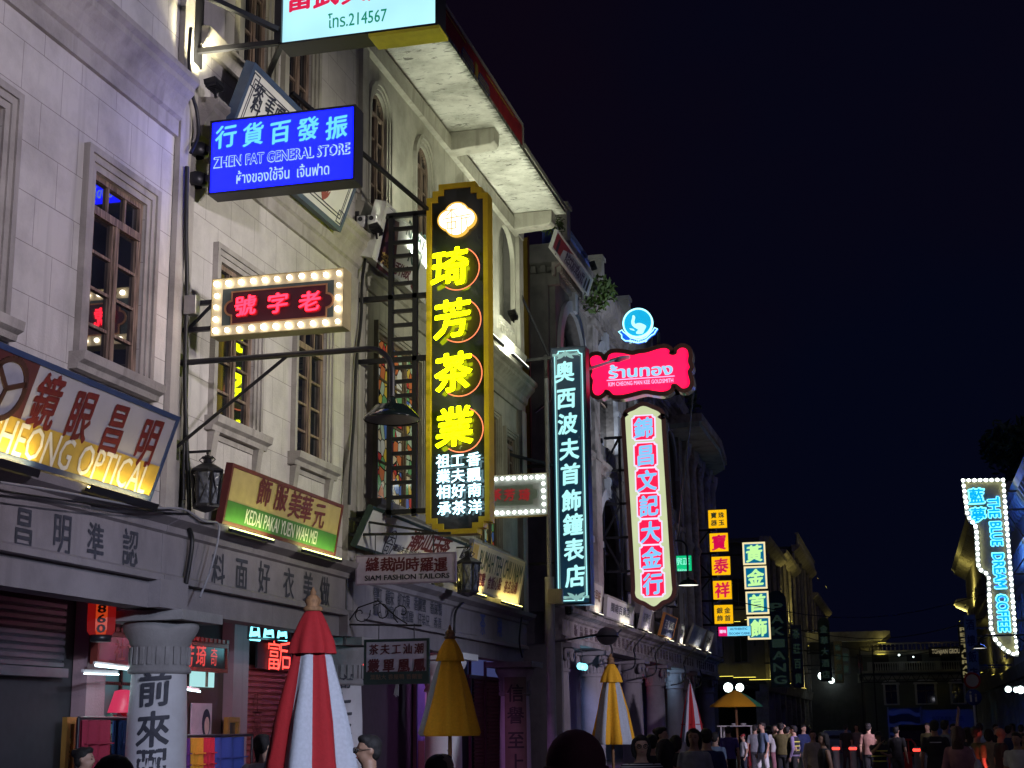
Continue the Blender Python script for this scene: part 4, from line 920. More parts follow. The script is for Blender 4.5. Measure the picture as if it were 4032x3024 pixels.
b=MB(); b.ring(notched(.1),notched(.135),.003,.008); b.build("border_line",pc,t)
b=MB(); b.ring(notched(.16),notched(.172),.003,.008); b.build("border_line",pc2,t)
m=MB()
for c_,dx,dy in zip("奥西波夫首飾鐘表店",(1220,1223,1226,1230,1232,1235,1238,1240,1243),(803,860,915,970,1024,1081,1133,1187,1244)): put(m,F,c_,dx,dy,.6,.66,.01,.036,brush=.06)
m.build("lettering",pc,t)
for dy,sg in ((766,1),(1290,-1)):
    cx,cy=F.L(1221 if sg>0 else 1245,dy); b=MB()
    for sx in (-1,1): b.prism(smooth([(cx,cy+.12*sg),(cx+sx*.14,cy+.02*sg),(cx+sx*.4,cy+.04*sg),(cx+sx*.37,cy-.04*sg),(cx+sx*.2,cy-.03*sg),(cx+sx*.26,cy-.13*sg),(cx+sx*.12,cy-.1*sg),(cx+sx*.04,cy-.03*sg)],3),.003,.009+.002*(sx>0))
    b.prism([(cx-.06,cy),(cx,cy-.08),(cx+.06,cy),(cx,cy+.1)],.003,.014); b.build("ornament",pc2,t)
b=MB(); zz=F.o.z
b.bar((-.6,YS,zz+y1-.35),(F.o.x+x0,YS,zz+y1-.3),.09); b.bar((-.02,YS-.3,zz+y1+1.9),(F.o.x+x0-.05,YS,zz+y1-.25),.06); b.bar((-.8,YS-2,zz+.6),(F.o.x+x0,YS,zz+.3),.08); b.bar((0,YS,zz+.3),(F.o.x+x0,YS,zz+.3),.1); b.bar((F.o.x+x0-.14,YS,zz+y0-.1),(F.o.x+x0-.14,YS,zz+y1-.2),.1); b.bar((-.2,YS,zz+y0+1.2),(F.o.x+x0,YS,zz+y0+1.2),.07)
b.build("bracket",BLACK,t,local=False)
# ---- pink goldsmith sign and elephant roundel
YP=49.
F=hang(YP,1385,805); ZP=lambda x,y:F.L(1206.9+x*.1984,630.9+y*.1984)
pink=[(350,790),(345,725),(395,692),(450,700),(470,735),(495,752),(530,735),(545,690),(600,664),(700,668),(800,688),(868,672),(960,660),(1080,622),(1160,612),(1206,638),(1200,672),(1240,688),(1285,672),(1292,636),(1340,606),(1395,625),(1414,690),(1405,760),(1426,820),(1402,870),(1428,980),(1405,1036),(1350,1050),(1312,1022),(1280,1000),(1228,1006),(1212,1056),(1140,1085),(1040,1076),(960,1062),(880,1074),(800,1095),(700,1118),(605,1120),(572,1092),(545,1068),(505,1062),(482,1098),(432,1126),(385,1105),(366,1040),(376,960),(352,910),(372,860)]
pk=smooth([ZP(*p) for p in pink],3)
t=F.thing("projecting_sign","bright pink goldsmith sign with a scalloped brown edge","sign")
b=MB(); b.prism(pk,-.02,.0); b.build("lit_face",face_emit("pink_face",(252,2,66),2.1,.1),t)
b=MB(); b.prism(grow(pk,.15),-.45,-.021,side=1); b.ring(grow(pk,.15),pk,-.02,.03); b.build("edge",[BROWNF,mat("polished_edge",(.35,.3,.28),.2,.8)],t)
lb=emit("powder_blue_letters",srgb((150,215,250)),1.1)
x,y=ZP(890,848); m=MB(); m.text("ร้านทอง",x,y,2.22,.5,.01,0,.045,0,True); m.build("lettering",lb,t)
b=MB(); p,q=ZP(522,969),ZP(1264,908); b.box(p[0],q[0],(p[1]+q[1])/2-.018,(p[1]+q[1])/2+.018,.003,.012); x,y=ZP(893,984); b.text("KIM CHEONG MAN KEE GOLDSMITH",x,y,2.22,.15,.012,0,.022,0,True); b.build("lettering",emit("pale_pink_letters",srgb((250,200,255)),1.),t)
b=MB(); zz=F.o.z
b.bar((0,YP+.3,zz+.2),(F.o.x-1.9,YP+.3,zz+.2),.12); b.bar((0,YP+.3,zz-.4),(F.o.x-1.9,YP+.3,zz-.4),.12); b.bar((F.o.x+.6,YP+.2,zz+.5),(F.o.x+.6,YP+.2,zz+1.4),.1); b.tube([(F.o.x+1.75,YP+.2,zz-.5),(F.o.x+.2,YP+6,zz-5)],.03,6)
b.build("bracket",BLACK,t,local=False)
F2=hang(YP+.1,1377.5,697.4); t=F2.thing("neon_roundel","glowing cyan elephant roundel with a ribbon on top of the pink sign","sign")
Z8=lambda x,y:F2.L(1152.1+x*.1984,466.3+y*.1984)
Rr=F2.size(57.6,1377.5,697.4)/2; c0=[(Rr*math.cos(2*math.pi*k/40),Rr*math.sin(2*math.pi*k/40)) for k in range(40)]
b=MB(); b.prism(c0,-.12,0); b.build("lit_face",face_emit("cyan_face",(0,185,240),1.0,.1),t)
b=MB(); b.ring(grow(c0,.05),grow(c0,-.0),-.12,.03); b.build("neon_ring",emit("ice_neon",(.35,.9,1.),2.2),t)
ele=[(1080,1085),(1100,1085),(1110,1110),(1100,1150),(1112,1178),(1135,1168),(1165,1168),(1195,1178),(1230,1200),(1212,1240),(1196,1276),(1165,1288),(1120,1282),(1125,1258),(1142,1240),(1105,1218),(1075,1192),(1066,1150),(1078,1112)]
b=MB(); b.prism(smooth([Z8(*p) for p in ele],2),.004,.012); b.prism([Z8(*p) for p in ((1043,1224),(1090,1232),(1108,1252),(1062,1242))],.004,.013); b.build("emblem",emit("pale_emblem",srgb((185,250,250)),1.3),t)
rib=[(925,1265),(970,1240),(985,1262),(1005,1275),(1060,1325),(1140,1345),(1220,1325),(1275,1270),(1300,1245),(1318,1215),(1358,1232),(1335,1265),(1322,1290),(1285,1310),(1220,1370),(1140,1390),(1050,1368),(1000,1368),(960,1335),(958,1300)]
rb=[Z8(*p) for p in rib]
b=MB(); b.prism(rb,-.1,.03); b.build("ribbon",face_emit("ribbon_blue",(0,90,230),1.2),t)
b=MB(); b.ring(rb,grow(rb,-.035),.03,.05); b.build("neon_ring",emit("ice_neon",0),t)
x,y=Z8(1142,1362); m=MB(); m.text("ร้านทอง",x,y,.62,.15,.034,0,.02,0,True); m.build("lettering",emit("pale_emblem",0),t)
# ---- cream sign with seven red tiles
YC=55.
F=hang(YC,1402,1095); t=F.thing("vertical_sign","cream vertical sign with seven red tiles and light blue characters in a brown edge","sign")
out=[(1352,930),(1352,902),(1357,892),(1370,886),(1389,877),(1410,884),(1424,891),(1429,902),(1430,930),(1449,1230),(1452,1276),(1444,1292),(1430,1298),(1413,1310),(1394,1300),(1380,1294),(1372,1282),(1371,1235)]
cr=smooth([F.L(*p) for p in out],4)
b=MB(); b.prism(cr,-.02,0); b.build("lit_face",face_emit("cream_green_face",(206,216,168),1.,.08),t)
b=MB(); b.prism(grow(cr,.16),-.5,-.021,side=1); b.ring(grow(cr,.16),cr,-.02,.04); b.build("edge",[BROWNF,mat("polished_edge",0)],t)
def tile(x,y,w,h,c): 
    q=[]
    for (sx,sy,s0) in ((-1,-1,90),(1,-1,180),(1,1,270),(-1,1,0)):
        for k in range(4): a=math.radians(s0-k*30); q.append((x+sx*w+c*math.cos(a),y+sy*h+c*math.sin(a)))
    return q
tb=emit("tile_border",srgb((235,222,255)),1.1); tr=face_emit("tile_red",(238,2,62),1.5,.05); tl=emit("tile_letters",srgb((125,195,248)),1.15)
for c_,dx,dy in zip("錦昌文記大金行",(1390.3,1394.6,1398,1401.6,1405,1407.8,1410.5),(924,983,1038,1092.5,1149,1205,1261)):
    x,y=F.L(dx,dy); b=MB(); b.prism(tile(x,y,.465,.5,.1),.003,.007); b.build("tile_border",tb,t)
    b=MB(); b.prism(tile(x,y,.41,.45,.1),.008,.012); b.build("tile",tr,t)
    m=MB(); m.text(c_,x,y,.74,.82,.014,0,.042,0,False,brush=.06); m.build("lettering",tl,t)
def truss(t,y,x0,x1,z0,z1,n,w=.09):
    b=MB(); b.bar((x0,y,z0),(x0,y,z1),w); b.bar((x1,y,z0),(x1,y,z1),w)
    for k in range(n+1): z=z0+(z1-z0)*k/n; b.bar((0,y,z),(x1+.3,y,z),w)
    for k in range(n):
        a,c=z0+(z1-z0)*k/n,z0+(z1-z0)*(k+1)/n
        if k%2: b.bar((x0,y,a),(x1,y,c),w*.8)
        else: b.bar((x1,y,a),(x0,y,c),w*.8)
    b.build("truss",BLACK,t,local=False)
truss(t,YC+.2,-.1,F.L(1345,1100)[0]+F.o.x-.1,atY(1300,1235,YC).z,atY(1300,945,YC).z,4)
# ---- yellow squares
Yq=80.; sq=None; am=face_emit("amber_face",(255,190,8),1.05,.06); rl=emit("crimson_letters",srgb((215,8,78)),.95); dkl=emit("dark_green_letters",srgb((20,60,50)),.5)
F=hang(Yq,1557,1224); t=F.thing("vertical_sign","column of five amber lit squares with crimson and green characters","sign")
for (st,x0,y0,x1,y1) in (("珠玉寶器",1529,1101,1571,1141),("寶",1532,1151,1574,1192),("泰",1537,1202.5,1578,1242),("祥",1540,1254,1581,1295),("金首銀飾",1542.5,1306,1584,1348)):
    cx,cy=F.L((x0+x1)/2,(y0+y1)/2); s=.5; b=frame_box(cx-s,cx+s,cy-s,cy+s,.012,.28,.012); fr_=b.build("frame",BLACK,t)
    b=MB(); b.quad((cx-s+.012,cy-s+.012,0),(cx+s-.012,cy-s+.012,0),(cx+s-.012,cy+s-.012,0),(cx-s+.012,cy+s-.012,0)); b.build("lit_face",am,t); m=MB()
    if len(st)==1: m.text(st,cx,cy,.8,.84,.006,0,.035,0,False,brush=.07); m.build("lettering",rl,t)
    else:
        for k,c_ in enumerate(st): m.text(c_,cx+(.2 if k<2 else -.2),cy+(.2 if k%2==0 else -.2),.33,.33,.006,0,.03,0,False,brush=.06)
        m.build("lettering",dkl,t)
x0=F.L(1535,1224)[0]+F.o.x
truss(t,Yq+.3,-.2,x0+.0,atY(1500,1350,Yq).z,atY(1500,1145,Yq).z,4,.1)
# ---- teal squares
Yq2=95.; te=face_emit("teal_face",(0,102,145),1.05,.06); cb_=emit("cream_border",srgb((248,230,175)),1.05); gl=emit("pale_green_letters",srgb((195,250,160)),1.05)
F=hang(Yq2,1635,1276); t=F.thing("vertical_sign","column of four teal lit squares with cream borders and pale green characters","sign")
for (c_,x0,y0,x1,y1) in (("黃",1604,1172,1654,1219),("金",1607.5,1224,1657,1271),("首",1611,1278,1661,1326),("飾",1614,1333,1665,1380)):
    cx,cy=F.L((x0+x1)/2,(y0+y1)/2); s=.72; frame_box(cx-s,cx+s,cy-s,cy+s,.01,.3,.012).build("frame",BLACK,t)
    b=MB(); b.ring([(cx-s+.01,cy-s+.01),(cx+s-.01,cy-s+.01),(cx+s-.01,cy+s-.01),(cx-s+.01,cy+s-.01)],[(cx-s+.12,cy-s+.12),(cx+s-.12,cy-s+.12),(cx+s-.12,cy+s-.12),(cx-s+.12,cy+s-.12)],-.01,.006); b.build("lit_border",cb_,t)
    b=MB(); b.quad((cx-s+.12,cy-s+.12,0),(cx+s-.12,cy-s+.12,0),(cx+s-.12,cy+s-.12,0),(cx-s+.12,cy+s-.12,0)); b.build("lit_face",te,t)
    m=MB(); m.text(c_,cx,cy,1.04,1.08,.006,0,.045,0,False,brush=.06); m.build("lettering",gl,t)
b=MB(); xw=F.o.x; b.bar((xw-.3,Yq2+.35,F.o.z-3.4),(xw-.3,Yq2+.35,F.o.z+2.9),.12)
for k in range(4): b.bar((.1,Yq2+.35,F.o.z-2.8+k*1.7),(xw+.3,Yq2+.35,F.o.z-2.8+k*1.7),.1)
b.build("bracket",BLACK,t,local=False)
# ---- small cyan restaurant sign and the green shop sign
F=hang(85.,1587,1363); x0,x1,y0,y1=rect(F,(1552,1375),(1622,1352)); xm=F.L(1571,1363)[0]
t=lightbox(F,"projecting_sign","small cyan and pink lit sign of the Teochew kitchen under the amber squares",x0,x1,y0,y1,face_emit("cyan_small_face",(120,215,250),1.1,.1),w=.015,d=.25)
b=MB(); b.box(x0+.015,xm,y0+.015,y1-.015,.002,.006); b.build("pink_panel",face_emit("rose_panel",(235,20,110),1.1),t)
m=MB(); m.text("AUTHENTIC",(xm+x1)/2-.02,(y0+y1)/2+.12,(x1-xm)*.74,.13,.006,0,.03,0,True); m.text("TEOCHEW CUISINE",(xm+x1)/2,(y0+y1)/2-.13,(x1-xm)*.88,.13,.006,0,.03,0,True); m.build("lettering",emit("teal_small_letters",srgb((15,90,150)),.8),t)
m=MB(); m.text("潮味",(x0+xm)/2,(y0+y1)/2,.4,.2,.008,0,.03,0,False); m.build("lettering",emit("tile_border",0),t)
b=MB(); b.bar((0,85.1,F.o.z),(F.o.x+x0,85.1,F.o.z),.08); b.bar((0,85.1,F.o.z+.2),(F.o.x+x0,85.1,F.o.z+.2),.06); b.build("bracket",BLACK,t,local=False)
F=hang(70.,1477,1218); x0,x1,y0,y1=rect(F,(1456,1235),(1494,1199))
t=lightbox(F,"projecting_sign","small emerald lit sign half hidden beside the cream tiled sign",x0-.5,x1,y0,y1,face_emit("emerald_face",(10,200,130),1.,.1),w=.015,d=.25)
m=MB(); cx=(x0+x1)/2; m.text("宗正",cx-.02,.12,.72,.36,.006,0,.03,0,False); m.text("Hainan",cx-.02,-.28,.6,.14,.006,0,.02,0,True); m.build("lettering",emit("mint_letters",srgb((150,255,225)),1.),t)
b=MB(); b.bar((0,70.1,F.o.z),(F.o.x+x0-.5,70.1,F.o.z),.1); b.bar((0,70.1,F.o.z-.3),(F.o.x+x0-.5,70.1,F.o.z-.3),.06); b.build("bracket",BLACK,t,local=False)
# ---- bulb sign of the tea house, half hidden
F=hang(36.5,1128,1068); x0,x1,y0,y1=rect(F,(1040,1104),(1174,1030)); y0=F.L(1176,1104)[1]; y1=F.L(1174,1030)[1]; x0=F.L(1010,1068)[0]
t=F.thing("projecting_sign","grey plaque sign with dim red characters in a bulb border behind the tall tea sign","sign")
frame_box(x0-.1,x1+.1,y0-.1,y1+.1,.012,.25,.02).build("frame",mat("brass_edge",0),t)
b=MB(); b.box(x0-.088,x1+.088,y0-.088,y1+.088,-.03,-.005); b.build("bulb_channel",mat("grey_channel",(.25,.26,.26),.5),t)
b=MB(); lob=[(x0+.2,y0+.18),(x1-.28,y0+.18),(x1-.28,-.14),(x1-.17,-.1),(x1-.15,0),(x1-.17,.1),(x1-.28,.14),(x1-.28,y1-.18),(x0+.2,y1-.18)]; b.prism(lob,-.004,.012); b.build("plaque",mat("grey_green_plaque",(.16,.2,.18),.5),t)
m=MB(); [put(m,F,c_,dx,1069,.3,.32,.02,.035,brush=.06) for c_,dx in (("茶",1072),("芳",1101),("琦",1133))]; m.build("lettering",emit("dull_red_letters",(.5,.02,.03),.5),t)
nx=13
bulbs(t,[(x0+(x1-x0)*k/nx,y) for k in range(nx+1) for y in (y0,y1)]+[(x,y0+(y1-y0)*k/5) for k in range(1,5) for x in (x0,x1)],.045,emit("cool_bulb_glow",(.92,1.,.9),9))
b=MB(); b.bar((0,36.6,F.o.z+.3),(F.o.x+x0,36.6,F.o.z+.3),.08); b.bar((0,36.6,F.o.z-.3),(F.o.x+x0,36.6,F.o.z-.3),.08); b.build("bracket",BLACK,t,local=False)
# ---- coffee sign on the right
F=hang(77.,2143,1230); t=F.thing("vertical_sign","tall coffee sign with blue neon words, curved lower end and a bulb border","sign")
ol=[(2080,1038),(2167,1037),(2182,1226),(2197,1415),(2185,1412),(2166,1400),(2150,1382),(2141,1358),(2137,1290),(2136,1248),(2130,1238),(2118,1231),(2113,1220),(2111,1180),(2109,1145),(2106,1132),(2096,1125),(2090,1112),(2085,1075)]
pl=[F.L(*p) for p in ol]
b=MB(); b.prism(grow(pl,.1),-.4,-.01); lamp("neon_lamp",'AREA',F.o+V((.3,.6,0)),(.12,.4,1.),110,t,F.o+V((2.6,2.2,0)),size=.5,sizey=7)
lamp("neon_lamp",'AREA',F.o+V((.3,-.3,0)),(.12,.4,1.),60,t,F.o+V((1.8,-2.2,0)),size=.5,sizey=7)
b.build("case",mat("olive_grey_panel",(.3,.28,.15),.3),t)
b=MB(); b.ring(grow(pl,.1),grow(pl,-.1),-.009,.02); b.build("bulb_channel",mat("grey_channel",0),t)
bulbs(t,along(pl,.27),.085,emit("cool_bulb_glow",0),z=.07)
bn=emit("blue_neon",(.0,.022,1.),22); bo=emit("blue_neon_outline",(.16,.7,1.),2.6)
p,q=F.L(2143,1052),F.L(2171,1368); L_=p[1]-q[1]
def down(v): return V((xc-v.y*-1*1.0 if False else xc+v.y,yc-v.x,v.z))
words=(("THE",1070,1122),("BLUE",1123.5,1183),("DREAM",1190,1276),("COFFEE",1279,1370))
for wd,ya,yb_ in words:
    pa,pb=F.L(2143+(ya-1052)*.087,ya),F.L(2143+(yb_-1052)*.087,yb_); xc,yc=(pa[0]+pb[0])/2,(pa[1]+pb[1])/2
    m=MB(); m.text(wd,0,0,(pa[1]-pb[1])*.93,.66,.03,0,.1,.0,True,fr=down); m.build("neon_word",bo,t)
    m=MB(); m.text(wd,0,0,(pa[1]-pb[1])*.87,.55,.06,0,.04,.0,True,fr=down); m.build("neon_word",bn,t)
for wd,ya,yb_ in words: # the far side of the sign carries the same words
    pa,pb=F.L(2143+(ya-1052)*.087,ya),F.L(2143+(yb_-1052)*.087,yb_); xc,yc=(pa[0]+pb[0])/2,(pa[1]+pb[1])/2
    m=MB(); m.text(wd,0,0,(pa[1]-pb[1])*.9,.6,0,0,.05,0,True,fr=lambda v:V((xc-v.y,yc-v.x,-.44-v.z))); m.build("neon_word",bn,t)
for c_,dx,dy in (("藍",2109,1072),("夢",2113,1113)):
    m=MB(); put(m,F,c_,dx,dy,.8,.82,.03,.09); m.build("neon_character",bo,t); m=MB(); put(m,F,c_,dx,dy,.74,.76,.06,.035); m.build("neon_character",bn,t)
b=MB()
for dy in (1060,1100,1240,1340): z=F.L(2180,dy)[1]+F.o.z; b.bar((F.o.x+.4,77.2,z),(XR,77.2,z),.1)
b.bar((F.o.x+.8,77.2,F.o.z+3),(XR-.1,77.2,F.o.z+1),.07); b.bar((F.o.x+.8,77.2,F.o.z-.5),(XR-.1,77.2,F.o.z+1),.07); b.build("bracket",BLACK,t,local=False)
# ---- unlit signs far down the street, a faint glow put into most letters
def dull_sign(y,a,c,label,m,st,lm,name="vertical_sign",dim=.7,xw=XF,rot=False):
    F=hang(y,(a[0]+c[0])/2,(a[1]+c[1])/2); x0,x1,y0,y1=rect(F,a,c); t=F.thing(name,label,"sign"); b=MB()
    n=8; w_=(x1-x0)/2; b.prism([(x0,y0),(x1,y0),(x1,y1-w_)]+[(w_*math.cos(k*math.pi/n)+(x0+x1)/2,y1-w_+w_*math.sin(k*math.pi/n)) for k in range(1,n)]+[(x0,y1-w_)] if rot else [(x0,y0),(x1,y0),(x1,y1),(x0,y1)],-.3,0); b.build("panel",m,t)
    k=len(st); g=MB(); h=(y1-y0-(w_*1.3 if rot else .2))/k
    for i,c_ in enumerate(st): g.text(c_,(x0+x1)/2,y0+.1+h*(k-i-.5),(x1-x0)*dim,h*.72,.01,0,.03,0,c_.isascii())
    g.build("lettering",lm,t); b=MB()
    for z in (y0+(y1-y0)*.25,y0+(y1-y0)*.8): b.bar((xw if xw<9 else XR,y+.1,F.o.z+z),(F.o.x+(x0 if xw<9 else x1),y+.1,F.o.z+z),.1)
    b.build("bracket",BLACK,t,local=False); return t
dg=mat("dark_green_board",(.012,.04,.038),.5); fl=emit("dim_sage_letters",(.1,.2,.15),.08)
dull_sign(109,(1666,1485),(1696,1275),"unlit dark green round-topped sign reading PAKIANG",dg,"PAKIANG",fl,rot=True)
dull_sign(128,(1714,1485),(1730,1350),"narrow unlit navy board just right of the dark green sign",mat("navy_board",(.03,.045,.12),.5),"茶莊百貨",fl)
dull_sign(140,(1773,1472),(1790,1333),"unlit dark teal round-topped sign farther along the left row",dg,"金華大酒店",fl,rot=True)
dull_sign(150,(1805,1476),(1818,1385),"narrow tan sign above the lamp-lit far ledge",mat("tan_board",(.3,.25,.14),.6),"南洋公司",emit("dim_sage_letters",0))
dull_sign(158,(1820,1460),(1834,1398),"small pale panelled sign at the far end of the left row",mat("grey_board",(.25,.26,.22),.6),"國貨",emit("dim_sage_letters",0),rot=True)
dull_sign(112,(2078,1475),(2092,1350),"narrow dark sign reading RESTAURANT down the right row",mat("black_board",(.015,.015,.018),.5),"RESTAURANT",emit("dim_gold",(.5,.42,.2),.35),xw=XR)
dull_sign(100,(2092,1475),(2107,1328),"tall plain grey sign beside the dark restaurant sign",mat("grey_board",0),"酒樓飯店",mat("dark_plaque_letters",0),xw=XR)
# ================================================================ BOARDS ALONG THE LEDGES
def lean(BL,BR,TR,xb): # a board along the facade whose top leans out over the street
    br=atX(*BR,xb); bl=atX(*BL,xb); tr=atY(*TR,br.y); uy=tr-br; uy.y=0
    F=Face(V((xb,bl.y,(bl.z+br.z)/2)),(0,1,0),uy); F.w=br.y-bl.y; F.h=uy.length; return F
def board(F,name,label,face,fm,w=.06,d=.1,cat="signboard",group=None):
    t=F.thing(name,label,cat,group); b=frame_box(0,F.w,0,F.h,w,d,.02); b.build("frame",fm,t)
    b=MB(); b.quad((w,w,0),(F.w-w,w,0),(F.w-w,F.h-w,0),(w,F.h-w,0)); b.build("panel",face,t); return t
def strip_light(F,y0,y1,power,col,label,name="led_strip",group="strip lights under the boards",n=1,off=.14,lum=None,lip=False):
    """a slim lamp along the foot of a board, washing it from below"""
    o=F.o+F.ux*((y0+y1)/2)+F.n*off-F.uy*.05
    t=thing(name,label,"strip light",o,group,ux=F.ux,uy=F.uy); L=(y1-y0)/2
    b=MB(); b.box(-L,L,-.05,0,-.03,.03)
    if lip: b.box(-L,L,-.05,.05,.031,.05)
    b.build("housing",BLACK,t)
    b=MB(); b.box(-L+.02,L-.02,.001,.02,-.02,.02); b.build("diffuser",lum or YELLED,t)
    if power:
        tg=o+F.uy*.5-F.n*.2
        for k in range(n):
            oo=o+F.ux*((k+.5)/n-.5)*2*L+F.uy*.035
            l=lamp("strip_lamp",'AREA',oo,col,power/n,t,oo+F.uy*.5-F.n*(.16),size=2*L/n,sizey=.03)
YC1=(1.,.78,.28)
BRICKR=mat("brick_red_letters",(.13,.014,.013),.6,0,.2)
F=lean((-160,940),(323,1084),(388,902),.3)
t=board(F,"signboard","wide optical shop signboard with brick-red characters over a gold band, navy frame",mat("grey_white_board",(.36,.35,.39),.5,0,.06,3,.03),mat("blue_frame",(.03,.05,.13),.5),.07)
sp=F.h*.4
b=MB(); b.box(.07,F.w-.07,.07,sp,.002,.008); b.build("gold_band",mat("gold_band",(.5,.34,.06),.5,0,.08),t)
xk=F.L(62,855)[0]; b=MB(); b.box(.07,xk,sp+.003,F.h-.07,.002,.008); b.build("maroon_panel",mat("maroon_panel",(.09,.025,.025),.55),t)
m=MB()
for c_,dx,dy in (("鏡",99,867),("眼",174,898),("昌",247,926),("明",318,954)): put(m,F,c_,dx,dy,.56,.74,.012,.026,brush=.05)
m.build("lettering",BRICKR,t)
m=MB(); p,q=F.L(-60,953),F.L(305,1050); m.text("MENGGHEONG OPTICAL" if False else "CHEONG OPTICAL",(p[0]+q[0])/2+.1,sp*.54,(q[0]-p[0]),.42,.012,0,.006,0,True); m.build("lettering",mat("cream_letters",(.7,.68,.6),.5),t)
x,y=F.L(10,838); b=MB(); R=.36
for k in range(28):
    a,c=2*math.pi*k/28,2*math.pi*(k+1)/28; b.bar((x+R*math.cos(a),y+R*math.sin(a),.02),(x+R*math.cos(c),y+R*math.sin(c),.02),.07,0,.02)
for a in (20,140,260): b.bar((x,y,.02),(x+R*math.cos(math.radians(a)),y+R*math.sin(math.radians(a)),.02),.06,0,.02)
b.build("emblem",mat("emblem_brown",(.05,.02,.015),.5),t); b=MB(); b.lathe((x,y,.009),[(0,0),(.35,0)],28); b.build("emblem_disc",mat("emblem_grey",(.3,.3,.36),.5),t)
a_,c_=F.L(-60,1000)[0],F.L(64,1010)[0]
strip_light(F,F.L(-70,980)[0],F.L(60,1010)[0],15,YC1,"slim lamp box under the left half of the optical signboard",n=3,lip=True)
strip_light(F,F.L(170,1046)[0],F.L(318,1085)[0],13,YC1,"slim lamp box under the right half of the optical signboard",n=3,lip=True)
# clothing shop board
F=lean((477,1131),(722,1201),(741,1091),.3)
t=board(F,"signboard","tilted clothing shop signboard, tan over green with maroon frame",mat("tan_gold_board",(.42,.32,.13),.5,0,.1),MAROON,.06)
b=MB(); b.box(.06,F.w-.06,.06,F.h*.4,.002,.008); b.build("green_band",mat("grass_green",(.05,.17,.03),.5),t)
m=MB()
for c,dx,dy in (("飾",571,1062),("服",607,1073),("美",637,1090),("華",661,1100),("元",689,1113)): put(m,F,c,dx,dy,.55,.5,.012,.026,brush=.06)
m.build("lettering",mat("maroon_letters",(.12,.015,.025),.6),t)
m=MB(); p,q=F.L(527,1127),F.L(682,1168); m.text("KEDAI PAKAI YUEN WAH MEI",(p[0]+q[0])/2,F.h*.23,q[0]-p[0],.24,.012,0,.004,0,True); m.build("lettering",mat("cream_letters",0),t)
strip_light(F,F.L(481,1133)[0],F.L(575,1160)[0],7,(.9,1.,.35),"slim lamp under the left end of the green and tan clothing board",n=2,lum=emit("lime_led",(.85,1.,.3),5))
strip_light(F,F.L(640,1178)[0],F.L(722,1203)[0],7,(.9,1.,.35),"slim lamp under the right end of the green and tan clothing board",n=2,lum=emit("lime_led",0))
for k,yy in enumerate((F.o.y+.5,F.o.y+F.w-.4)):
    pass
# tea house boards over the ledge
F=lean((765,1192),(986,1243),(1018,1170),.3)
t=board(F,"signboard","white tilted tea board with maroon brush characters behind the tailors' sign",WHITEP,mat("dark_green_frame",(.02,.04,.035),.5),.06)
m=MB()
for c,dx,dy in (("潮",898,1167),("汕",920,1168),("工",935,1174),("夫",947,1177),("茶",961,1182)): put(m,F,c,dx,dy,.74,.52,.006,.03,brush=.1)
m.build("lettering",BRICKR,t)
m=MB(); put(m,F,"潮汕夫茶·始於潮汕",885,1193,2.2,.16,.006,.02); x,y=F.L(841,1176); 
for k in range(20): a,c=2*math.pi*k/20,2*math.pi*(k+1)/20; m.bar((x+.26*math.cos(a),y+.3*math.sin(a),.006),(x+.26*math.cos(c),y+.3*math.sin(c),.006),.025,0,.008)
m.text("奇",x,y,.4,.42,.006,0,.0); [m.tube([(F.w-.5+k*.07,.5,.008),(F.w-.42+k*.09,.9-.06*k,.008)],.012,4) for k in range(5)]; m.build("lettering",INK,t)
strip_light(F,2.6,F.w-.3,3,YC1,"slim lamp under the white tea board beside the second lantern")
F=lean((1003,1272),(1119,1305),(1136,1211),.3)
t=board(F,"signboard","cream board of the Teochew house lit gold along its lower edge",mat("cream_board",(.62,.56,.42),.5,0,.06),mat("grey_frame",(.3,.3,.32),.5),.05)
m=MB(); p,q=F.L(1033,1202),F.L(1126,1236); m.text("RUMAH TEH CHIU NAM",(p[0]+q[0])/2+.1,F.h*.66,(q[0]-p[0])*.98,.5,.006,0,.006,0,True); m.build("lettering",mat("dark_green_letters2",(.03,.07,.06),.6),t)
m=MB()
for st,dx in (("家待座雞",1031),("食飯心點",1068),("茶名汕潮",1103)): put(m,F,st,dx,1260+(dx-1068)*.25,1.35,.36,.006,.03,brush=.05)
m.build("lettering",mat("maroon_letters",0),t)
b=MB(); x=F.L(1022,1200)[0]; b.box(x-.3,x+.35,F.h*.55,F.h*.92,.002,.008); b.build("gold_label",mat("gold_band",0),t)
strip_light(F,.1,1.5,9,YC1,"bright slim lamp under the left of the cream Teochew board",n=2)
strip_light(F,F.w-2.2,F.w-.1,11,YC1,"bright slim lamp under the right of the cream Teochew board",n=2)
# upper boards, third floor ledge
F=lean((490,294),(734,500),(782,367),.35)
Fu=F; tl_=F.L(537,137)
t=board(F,"signboard","tilted blue-framed fabric shop board half hidden behind the blue sign",WHITEP,mat("steel_blue_frame",(.05,.08,.15),.5),.09,d=.16)
b=MB()
for i in (.2,.26): b.ring([(i,i),(F.w-i,i),(F.w-i,F.h-i),(i,F.h-i)],[(i+.02,i+.02),(F.w-i-.02,i+.02),(F.w-i-.02,F.h-i-.02),(i+.02,F.h-i-.02)],.003,.007)
for (x,y) in ((.24,F.h-.24),(F.w-.24,.24)): b.ring(grow([(x-.1,y-.1),(x+.1,y-.1),(x+.1,y+.1),(x-.1,y+.1)],.03),[(x-.1,y-.1),(x+.1,y-.1),(x+.1,y+.1),(x-.1,y+.1)],.003,.009)
b.build("border_line",NAVYT,t)
m=MB()
for c,dx,dy in (("來",384+528/3,600/3),("料",384+508/3,690/3),("手",384+598/3,680/3),("工",384+578/3,745/3),("面",384+658/3,735/3)): put(m,F,c,dx,dy,.36,.3,.006,.03,brush=.06)
m.build("lettering",NAVYT,t)
